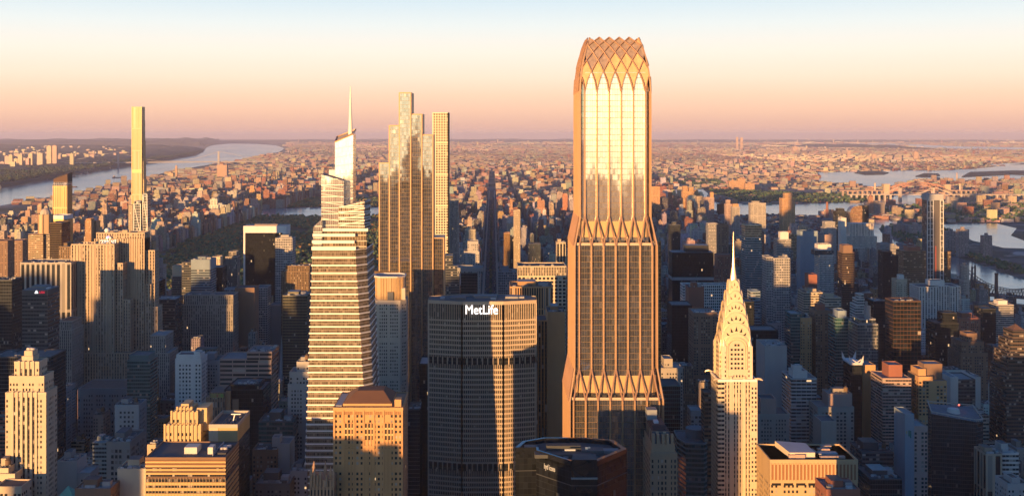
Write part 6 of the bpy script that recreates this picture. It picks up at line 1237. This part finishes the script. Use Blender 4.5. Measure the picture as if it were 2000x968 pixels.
def arch_bridge():
    Y = 6900.0; x = lambda p: wx(p, Y); T = thing('steel_arch_bridge', 'orange-lit steel arch railway bridge with stone end towers over the right water', 'bridge', (x(1795), Y, 0)); c = (.42, .22, .16)
    for p, h in ((1731, 359), (1850, 360)): b = MB(); b.box(x(p) - 17, Y - 12, 0, x(p) + 17, Y + 12, wz(h, Y), (.5, .38, .27)); b.box(x(p) - 20, Y - 14, wz(h, Y) - 10, x(p) + 20, Y + 14, wz(h, Y) - 4, (.5, .38, .27)); b.build('stone_tower', 'blank', T)
    zd = wz(371, Y); b = MB(); b.box(x(1640), Y - 9, zd - 6, x(1905), Y + 9, zd, (.40, .28, .22)); b.build('deck', 'blank', T)
    b = MB(); top, bot = [], []
    for i in range(19):
        t = i / 18; xx = x(1738 + 106 * t); s = 1 - (2 * t - 1) ** 2; top.append((xx, Y, wz(366 - 10 * s, Y))); bot.append((xx, Y, wz(377 - 16 * s, Y)))
    b.tube(top, 4.5, c); b.tube(bot, 4.5, c)
    for i in range(18): b.tube([top[i], bot[i]], 2.2, c); b.tube([bot[i], top[i + 1]], 2.2, c)
    b.build('arch_truss', 'blank', T)
    b = MB()
    for i in range(0, 19, 1):
        if bot[i][2] > zd: b.tube([bot[i], (bot[i][0], Y, zd)], 1.5, c)
    b.build('hangers', 'blank', T)
    b = MB()
    for k in range(9): q = x(1646 + k * 9.5); b.box(q - 4, Y - 8, 0, q + 4, Y + 8, zd - 6, (.40, .3, .24))
    for k in range(6): q = x(1858 + k * 9.5); b.box(q - 4, Y - 8, 0, q + 4, Y + 8, zd - 6, (.40, .3, .24))
    b.build_each('viaduct_pier', 'blank', T)
    Y2 = 6600.0; x2 = lambda p: wx(p, Y2); T = thing('river_suspension_bridge', 'grey suspension bridge crossing in front of the orange arch bridge', 'bridge', (x2(1790), Y2, 0)); zd = wz(379, Y2); c2 = (.5, .42, .36)
    b = MB(); b.box(x2(1655), Y2 - 10, zd - 5, x2(2010), Y2 + 10, zd, c2); b.build('deck', 'blank', T)
    for p in (1758, 1822): b = MB(); [b.box(x2(p) - 6, Y2 + w - 4, 0, x2(p) + 6, Y2 + w + 4, wz(364, Y2), c2) for w in (-10, 10)]; b.box(x2(p) - 6, Y2 - 14, wz(366, Y2), x2(p) + 6, Y2 + 14, wz(364, Y2), c2); b.build('bridge_tower', 'blank', T)
    for w in (-10, 10): b = MB(); b.tube([(x2(1725), Y2 + w, zd)] + [(x2(1758 + 64 * t), Y2 + w, zd + 4 + (wz(364, Y2) - zd - 4) * (2 * t - 1) ** 2) for t in np.linspace(0, 1, 13)] + [(x2(1858), Y2 + w, zd)], 1.6, c2); b.build('cable', 'blank', T)
    b = MB()
    for k in range(8): q = x2(1662 + k * 11); b.box(q - 4, Y2 - 9, 0, q + 4, Y2 + 9, zd - 5, c2)
    for k in range(12): q = x2(1835 + k * 14); b.box(q - 4, Y2 - 9, 0, q + 4, Y2 + 9, zd - 5, c2)
    b.build_each('viaduct_pier', 'blank', T)
arch_bridge()
def cantilever():
    A = np.array((wx(1872, 2500), 2500.0)); B = np.array((wx(2060, 2380), 2380.0)); T = thing('cantilever_bridge', 'dark steel cantilever bridge with spiky truss towers over the near river, right edge', 'bridge', (A[0], A[1], 0)); c = (.10, .095, .10)
    d = B - A; Ln = np.linalg.norm(d); u = d / Ln; v = np.array((-u[1], u[0])); P = lambda s, w, z: (A[0] + u[0] * s + v[0] * w, A[1] + u[1] * s + v[1] * w, z); zd = 42
    b = MB(); b.prism([P(-120, -13, 0)[:2], P(Ln, -13, 0)[:2], P(Ln, 13, 0)[:2], P(-120, 13, 0)[:2]], zd - 5, zd, c, c); b.build('deck', 'blank', T)
    for w in (-12, 12):
        b = MB(); n = 32; hs = []
        for i in range(n + 1):
            s = Ln * i / n; e = min(abs(s - 20), abs(s - Ln * .98)); hs.append(zd + 8 + 40 * math.exp(-e / 34))
        for i in range(n): s0, s1 = Ln * i / n, Ln * (i + 1) / n; b.tube([P(s0, w, hs[i]), P(s1, w, hs[i + 1])], 1.0, c); b.tube([P(s0, w, zd), P(s1, w, hs[i + 1])], .6, c); b.tube([P(s1, w, zd), P(s1, w, hs[i + 1])], .6, c)
        b.build('truss', 'blank', T)
    for s in (8, 32):
        b = MB()
        for w in (-12, 12): b.tube([P(s, w, 0), P(s, w, 100)], 2.2, c); b.tube([P(s, w, 100), P(s, w, 112)], .8, c)
        b.tube([P(s, -12, 96), P(s, 12, 96)], 1.2, c); b.build('steel_tower', 'blank', T)
cantilever()
def boat(px, row, L, label):
    x, y = gp(px, row); T = thing('cargo_barge', label, 'boat', (x, y, 0)); b = MB()
    b.prism([(x - L / 2, y - 9), (x + L * .42, y - 9), (x + L / 2, y), (x + L * .42, y + 9), (x - L / 2, y + 9)], .5, 7, (.10, .06, .05), (.16, .1, .08)); b.build('hull', 'blank', T)
    b = MB(); b.box(x - L * .42, y - 6, 7, x - L * .25, y + 6, 19, (.4, .3, .25)); b.build('wheelhouse', 'blank', T)
boat(230, 347.5, 95, 'dark cargo ship alone on the wide river left of the extremely slender tower'); boat(139, 365.5, 90, 'small dark ship half hidden by the curved-top glass tower')
def far_tower(px0, px1, row, base, z0, label, c, group=None, parts=1, name='apartment_tower'):
    Y = (CH - z0) * F / (base - HY); x0, x1 = wx(px0, Y), wx(px1, Y); b = MB(); z = wz(row, Y); b.prism(rect(x0, Y, x1, Y + (x1 - x0) * .7), z0 - 40, z, c, tuple(.7 * q for q in c), 5, 4, 0, 1); b.box(x0 + (x1 - x0) * .3, Y + 5, z, x0 + (x1 - x0) * .6, Y + (x1 - x0) * .4, z + 8, c)
    o = b.build(name, ['far', 'blank'], None, ((x0 + x1) / 2, Y, 0)); tag(o, label, 'apartment tower', group); SCR.append((Y, px0, px1, row, None))
pk = (.45, .32, .26)
for i, (a, b_, r, lab) in enumerate([(0, 8, 316, 'low pink block at the left end of the far cliff-top row'), (9, 17, 305, 'wide pink tower left in the cliff-top row beyond the river'), (17, 24, 302, 'taller half of the pink pair left in the cliff-top row'), (27, 34, 310, 'small pale block between cliff-top towers beyond the river'), (34.5, 43, 302, 'bright-edged tower in the middle of the far cliff-top row'), (50, 60, 309, 'low grey cliff-top block left of the small pointed one'), (56.5, 63, 299, 'small pointed pale tower in the far cliff-top row'), (72, 83, 299, 'grey-sided slab left of the tallest far cliff-top twin towers'), (91, 100, 285, 'left one of the tallest twin towers on the far cliff top'), (102, 110.5, 284.5, 'right one of the tallest twin towers on the far cliff top'), (136, 143.5, 300, 'lone pink tower on the far cliff top left of the suspension bridge')]):
    far_tower(a, b_, r, 322, 58, lab, tuple(q * rnd.uniform(.8, 1.15) for q in pk), 'towers along the far cliff top')
for a, b_, r, ba, lab in [(1424, 1441, 353, 372, 'lit orange institution block on the wooded island'), (1441, 1456, 348.5, 372, 'tallest central block of the lit orange institution on the wooded island'), (1456, 1474, 358, 373, 'right wing of the lit orange institution on the wooded island')]: far_tower(a, b_, r, ba, 2, lab, (.5, .3, .16), 'institution on the island')
for a, b_, r, ba, lab in [(1438, 1442, 268, 292, 'left one of two tiny lit towers rising above the far horizon'), (1446, 1451, 269, 292, 'right one of two tiny lit towers rising above the far horizon'), (1548, 1559, 286, 296, 'bright white lit block far away under the horizon right of centre'), (1785, 1794, 297, 311, 'far lit slab group beyond the right bay, left slab'), (1704, 1712, 301, 312, 'lit slab above the far shore of the right bay'), (1655, 1662, 294, 304, 'small lit far tower left above the right bay')]: far_tower(a, b_, r, ba, 5, lab, (.55, .38, .28), None)
far_tower(328, 338, 338, 348, 10, 'bright lit church-like block on the left ridge above the river', (.55, .36, .2), None, 1, 'stone_church'); far_tower(342, 346, 324, 348, 10, 'thin tower of the bright church-like block on the left ridge', (.45, .28, .18))
far_tower(424, 443, 322, 345, 10, 'large rosy lit block standing on the ridge by the left river', (.5, .3, .2)); far_tower(1858, 1872, 385, 402, 3, 'pale lit warehouse tower behind the slim unfinished tower', (.5, .4, .3))
far_tower(1695, 1728, 395, 420, 3, 'grey river-side block in front of the arched bridge', (.26, .22, .21)); far_tower(1697, 1706, 383, 420, 4, 'lit-topped narrow part of the grey river-side block', (.4, .2, .13))
for a, b_, r, ba, lab in [(1750, 1772, 438, 455, 'left pale slab on the narrow river island'), (1776, 1808, 440, 458, 'right pale slab on the narrow river island'), (1848, 1872, 452, 492, 'left brick block beyond the narrow river island'), (1873, 1893, 448, 500, 'taller brick block beyond the narrow river island'), (1920, 1938, 460, 498, 'small brick tower on the far bank, right side')]: far_tower(a, b_, r, ba, 3, lab, (.30, .25, .24))
# ---------------------------------------------------------------- the ordinary city: lots on the street grid
AVES = [(-2080, 26), (-1830, 26), (-1580, 30), (-1330, 30), (-1085, 30), (-830, 30), (-565, 30), (-300, 30), (-140, 22), (AVX, 43), (135, 24), (275, 30), (465, 30), (665, 30), (870, 24), (1100, 24), (1400, 20)]
def clear(x0, y0, x1, y1):
    for a, b_, c, d, z in FOOT:
        if x0 < c + 2 and x1 > a - 2 and y0 < d + 2 and y1 > b_ - 2: return False
    return True
LOTS = []                                              # x0, y0, x1, y1, height, colour key, kind
rl = random.Random(11)
KEYS = ['tan', 'grey', 'red', 'brown', 'lgrey', 'white', 'stone', 'cream', 'dgrey', 'pink', 'orange', 'tan']
def lot_height(x, y, edge):
    r = rl.random()
    if y < 2300: h = rl.uniform(14, 45) if r < .55 else rl.uniform(40, 85) if r < .92 else rl.uniform(85, 118)
    elif x > -300 and y < 5200: h = rl.uniform(13, 28) if r < (.5 if not edge else .2) else rl.uniform(30, 68) if r < .9 else rl.uniform(70, 125)
    elif y < 6800: h = rl.uniform(14, 26) if r < (.55 if not edge else .2) else rl.uniform(28, 60) if r < .94 else rl.uniform(60, 100)
    else: h = rl.uniform(10, 22) if r < .75 else rl.uniform(22, 45) if r < .95 else rl.uniform(45, 75)
    return h
ys = 1000.0
while ys < 11500:
    for (xa, wa), (xb, wb) in zip(AVES, AVES[1:]):
        l, rr_ = xa + wa / 2 + 4, xb - wb / 2 - 4
        for rowi in (0, 1):
            y0 = ys + (0 if rowi == 0 else 31.2); x = l
            while x < rr_ - 8:
                big = rl.random() < .3; w = rl.uniform(24, 44) if big or ys > 5000 else rl.uniform(13, 26); x1 = min(x + w, rr_)
                if rr_ - x1 < 9: x1 = rr_
                edge = x == l or x1 == rr_; dep = rl.uniform(22, 30.5); h = lot_height(x, ys, edge)
                cx, cyy = (x + x1) / 2, y0 + dep / 2; u = pxs(cx, cyy)
                if u > 1380 and cyy > 3500: h = min(h, 20)
                if cx > 1100 + (cyy - 2600) * .16 and cyy < 4300: x = x1; continue
                if -60 < u < 2060 and not wet(cx, cyy) and not inside(cx, cyy, PARK) and clear(x, y0, x1, y0 + dep):
                    q = rows(h, y0)
                    if ys < 2300 and h > 40 and q < 560: h = rl.uniform(20, 40)
                    if cyy < 7600 and u < 540 and wet(cx - 240, cyy): h = min(h, 40)
                    if -1100 < cx < -1000 and False: pass
                    if ys > 2100 and -1160 < cx < -1085: h = rl.uniform(38, 62) if rl.random() < .8 else rl.uniform(75, 95)          # the wall of towers along the park
                    if ys > 2100 and -300 < cx < -255 and ys < 6700: h = rl.uniform(35, 55)
                    LOTS.append((x, y0, x1, y0 + dep, h, rl.choice(KEYS), rl.choice(['punched', 'punched', 'punched2', 'ribbon', 'piers'])))
                x = x1 + (0 if rl.random() < .8 else rl.uniform(2, 8))
    ys += 80.5
# towers scattered over the near east and west sides
# rough visibility: paint every front from far to near into a small id picture
Wd, Hd = 1000, 484
ids = np.full((Hd, Wd), -1, dtype=np.int32)
items = [(L_[1], max(0, pxs(min(L_[0], L_[0]), L_[1] if L_[0] < 0 else L_[3])), pxs(L_[2], L_[1] if L_[2] > 0 else L_[3]), rows(L_[4], L_[3] if L_[4] < CH else L_[1]), rows(0, L_[1]), k) for k, L_ in enumerate(LOTS)]
items += [(s[0], s[1], s[2], s[3], 2000, -2) for s in SCR]
for y, a, b_, r0, r1, k in sorted(items, key=lambda q: -q[0]):
    ids[max(0, int(r0 / 2)):max(0, min(Hd, int(r1 / 2))), max(0, int(a / 2)):max(0, min(Wd, int(b_ / 2) + 1))] = k
cnt = np.bincount(ids[ids >= 0].ravel(), minlength=len(LOTS))
N_SINGLE = 125
order = [int(k) for k in np.argsort(-cnt)[:N_SINGLE] if cnt[k] >= 12]
single = set(order)
ANCH = [(s[1] / 2 + s[2] / 2, s[3], s[0], s[4]) for s in SCR if s[4]]
def size_word(h): return 'low' if h < 30 else 'mid-height' if h < 60 else 'tall'
used = {o['label'] for o in bpy.data.objects if 'label' in o}
STW = {'punched': 'small-windowed', 'punched2': 'wide-windowed', 'ribbon': 'banded', 'piers': 'ribbed'}
for n_, k in enumerate(order):
    x0, y0, x1, y1, h, key, st = LOTS[k]; Yc = y0; px, ro = pxs((x0 + x1) / 2, Yc), rows(h, Yc)
    sel = sorted(ANCH, key=lambda a: abs(a[0] - px) + .8 * abs(a[1] - ro))[:6]; topk = ['mech', 'tank', 'fans'][n_ % 3]; roofw = {'mech': 'roof house', 'tank': 'water tank', 'fans': 'roof fans'}[topk]
    for a in sel + sel:
        d = px - a[0]; rel = ('right of' if d > 12 else 'left of' if d < -12 else 'below') if True else ''
        if Yc < a[2] and abs(d) < 40: rel = 'in front of'
        elif Yc > a[2] and abs(d) < 25: rel = 'behind'
        lab = f"{size_word(h)} {CNAME[key]} {STW[st]} building with {roofw} {rel} {a[3]}"
        if lab not in used: break
    else: lab = f"{size_word(h)} {CNAME[key]} {STW[st]} building between {sel[0][3]} and {sel[1][3]}"
    used.add(lab); c = tuple(q * rl.uniform(.85, 1.1) for q in PAL[key])
    T = thing('city_building', lab, 'building', ((x0 + x1) / 2, (y0 + y1) / 2, 0), 'ordinary city buildings between the towers'); rc = rl.choice(ROOFC)
    hb = h * .72 if h > 50 else h; b = MB(); b.prism(rect(x0, y0, x1, y1), 0, hb, c, rc, *BAY[st]); b.build('facade', [st, 'roof'], T)
    b = MB(); b.ring(rect(x0 - .05, y0 - .05, x1 + .05, y1 + .05), hb - .3, hb + 1, .6, c); b.build('parapet', 'blank', T); R4 = (x0, y0, x1, y1, hb)
    if hb < h:
        i = (x1 - x0) * .14; R4 = (x0 + i, y0 + 3, x1 - i, y1 - 3, h); b = MB(); b.prism(rect(*R4[:4]), hb, h, c, rc, *BAY[st]); b.build('setback_storeys', [st, 'roof'], T)
    plant(T, *R4, topk, c)
# the rest of the city, nearer Queens and the Bronx, beyond counting: one mass
b = MB(); fm, rm = 0, 1
def simple(x0, y0, x1, y1, h, c, detail=True, z0=0):
    b.prism(rect(x0, y0, x1, y1), z0, h, c, rl.choice(ROOFC), 4.0, 3.6, 0, 1)
    if detail:
        w, d = x1 - x0, y1 - y0; a = rl.uniform(.15, .5); q = rl.uniform(3, 6)
        b.prism(rect(x0 + w * a, y0 + d * .3, x0 + w * (a + .35), y0 + d * .7), h, h + q, tuple(v * .8 for v in c), rl.choice(ROOFC), 3, 30, 1, 1)
        if h > 28 and rl.random() < .5: b.prism(rect(x0 + w * .12, y0 + d * .15, x1 - w * .12, y1 - d * .15), h, h + rl.uniform(4, 12), c, rl.choice(ROOFC), 3.6, 3.6, 0, 1)
warm = lambda k: tuple(v * rl.uniform(.75, 1.1) for v in PAL[k])
for k, L_ in enumerate(LOTS):
    if k in single: continue
    simple(*L_[:5], warm(L_[5]) if rl.random() < .7 else warm('red'), L_[1] < 6500)
nfar = 0; seen = set(); tries = 0
while nfar < 20000 and tries < 110000:
    tries += 1; ro = 284 + 150 * rl.random() ** 1.8 if tries % 6 else 272.5 + 13 * rl.random(); px = rl.uniform(-80, 2080); X, Y = gp(px, ro)
    zx, zy = int(X // 4200), int(Y // 5200); ang = [-.35, .5, .12, -.1, .32, .62, -.5, .05][(zx * 7 + zy * 3) % 8]; ca, sa = cos(ang), sin(ang)
    cw, chh = (58, 36) if Y < 10000 else (84, 48) if Y < 17000 else (150, 90) if Y < 34000 else (330, 260)            # house rows on their own street grids
    gx, gy = (X * ca + Y * sa) // cw, (-X * sa + Y * ca) // chh; key = (zx, zy, gx, gy)
    if key in seen: continue
    seen.add(key); U, V = (gx + .5) * cw, (gy + .5) * chh; X, Y = U * ca - V * sa, U * sa + V * ca
    if Y < 3000: continue
    px, ro = pxs(X, Y), rows(0, Y)
    if Y < 6200 and px < 1500 or Y < 11500 and -2080 < X < 1350 and px < 1390: continue
    if wet(X, Y) or px < 410 and ro < 330 and ro > 288 or px < 560 and ro <= 300 or 1700 < px < 1860 and 436 < ro < 490: continue
    if px > 1380 and px < 1745 and 370 < ro < 397 and rl.random() < .9: continue
    hs_ = (gx * 13 + gy * 7) % 23; hh = rl.uniform(8, 13) if hs_ < 18 else rl.uniform(13, 24) if hs_ < 22 else rl.uniform(28, 55)
    nfar += 1; w, d = cw * rl.uniform(.6, .97), chh * rl.uniform(.4, .72)
    if hh > 26: w, d = min(w, 45), min(d, 26)
    if Y > 34000: hh *= rl.uniform(1.5, 3.2)
    cc = warm(rl.choice(['tan', 'red', 'pink', 'pink', 'cream', 'stone', 'tan', 'lgrey']))
    P = [(X + u * ca - v * sa, Y + u * sa + v * ca) for u, v in ((-w / 2, -d / 2), (w / 2, -d / 2), (w / 2, d / 2), (-w / 2, d / 2))]
    b.prism(P, 0, hh, cc, rl.choice(ROOFC), 4, 3.6, 0, 1)
for _ in range(260):                                    # houses on the plateau beyond the left river
    k = rl.randrange(0, len(sh) - 1); f = rl.random(); s = .10 + rl.random() * .5; A = np.array(sh[k]) * (1 - f) + np.array(sh[k + 1]) * f; Bq = np.array(bk[k]) * (1 - f) + np.array(bk[k + 1]) * f; X, Y = A * (1 - s) + Bq * s
    w = rl.uniform(25, 70); hh = 75 + rl.uniform(5, 22); b.prism(rect(X, Y, X + w, Y + w * .6), 20, hh + (k * 5), warm(rl.choice(['pink', 'cream', 'tan'])), (.2, .18, .16), 5, 4, 0, 1)
tag(b.build('distant_city', ['far', 'roof']), 'dense mass of low city blocks and house rows stretching to the horizon', 'distant city', kind='stuff')
# blocks south of the camera: they shade the streets and stand in the reflections
b = MB()
for _ in range(900):
    X, Y = rl.uniform(-1500, 1100), rl.uniform(-3200, 560); w, d = rl.uniform(18, 40), rl.uniform(18, 34)
    h = rl.uniform(20, 60) if rl.random() < .7 else rl.uniform(60, 130)
    lim = CH - .3216 * max(Y, 1) * 1.06 - 12
    if Y > 60 and h > lim: h = max(10, lim)
    if abs(X) < 30 and abs(Y) < 40: continue
    b.prism(rect(X, Y, X + w, Y + d), 0, h, warm(rl.choice(KEYS)), rl.choice(ROOFC), 3.4, 3.6, 0, 1)
tag(b.build('southern_city', ['far', 'roof']), 'city blocks south of the viewpoint', 'distant city', kind='stuff')
# unseen towers added south and west, placed and sized for the shadows they throw
def shade(X, Y, w, d, h, lab):
    T = thing('office_tower', lab, 'office tower', (X + w / 2, Y + d / 2, 0), 'unseen towers added to cast shadows'); b = MB(); b.prism(rect(X, Y, X + w, Y + d), 0, h, PAL['stone'], (.2, .2, .2), 3, 3.8); b.build('facade', ['punched', 'roof'], T)
    b = MB(); b.prism(rect(X + w * .2, Y + d * .2, X + w * .8, Y + d * .8), h, h + 8, PAL['stone'], (.2, .2, .2), 3, 9); b.build('mechanical_penthouse', ['blank', 'roof'], T)
YS = 355.0
for n_, (xa, xb, Yt, z) in enumerate([(-560, -500, 1450, 150), (-497, -445, 1450, 178), (-440, -380, 1300, 170), (-1010, -900, 1500, 170), (-890, -800, 1500, 175), (-790, -700, 1500, 165), (-690, -640, 1500, 172), (-630, -563, 1450, 176),
                         (-140, -88, 1195, 205), (-113, -81, 775, 172), (-75, -58, 775, 168), (112, 136, 800, 185), (150, 194, 880, 172), (280, 330, 830, 165), (335, 400, 830, 175), (405, 470, 830, 160), (480, 560, 830, 170), (570, 650, 830, 150), (660, 760, 830, 160), (770, 880, 830, 165), (-340, -300, 1000, 150), (-345, -300, 1200, 195), (-405, -370, 1230, 195), (-350, -310, 1000, 130), (-295, -226, 1150, 182), (-190, -163, 1010, 172), (-498, -462, 1180, 232), (-434, -396, 1400, 155), (-600, -548, 1420, 207)]):
    tn = math.tan(R(SUN_AZ)); sft = tn * (Yt - YS); h = z + math.tan(R(SUN_EL)) * (Yt - YS) / cos(R(SUN_AZ))
    ys = YS
    if h > 255: ys = -120.0; sft = tn * (Yt - ys); h = z + math.tan(R(SUN_EL)) * (Yt - ys) / cos(R(SUN_AZ))
    shade(xa - sft, ys, xb - xa, 18, h, 'unseen stone tower added south of the view to cast a long shadow')
# ---------------------------------------------------------------- evening haze: one closed box of even air
me = bpy.data.meshes.new('haze'); q = [(-71000, -9500), (71000, -9500), (71000, 86000), (-71000, 86000)]
me.from_pydata([(x, y, -2) for x, y in q] + [(x, y, 475) for x, y in q], [], [(3, 2, 1, 0), (4, 5, 6, 7), (0, 1, 5, 4), (1, 2, 6, 5), (2, 3, 7, 6), (3, 0, 4, 7)])
hm = bpy.data.materials.new('evening_haze'); hm.use_nodes = True; t = hm.node_tree; t.nodes.clear(); o_ = N(t, 'ShaderNodeOutputMaterial'); pv = N(t, 'ShaderNodeVolumePrincipled'); L(t, pv.outputs[0], o_.inputs['Volume'])
pv.inputs['Color'].default_value = (.70, .72, 1.0, 1); pv.inputs['Density'].default_value = HAZE; pv.inputs['Anisotropy'].default_value = 0.0
me.materials.append(hm); ho = bpy.data.objects.new('haze', me); COL.objects.link(ho); tag(ho, kind='stuff')
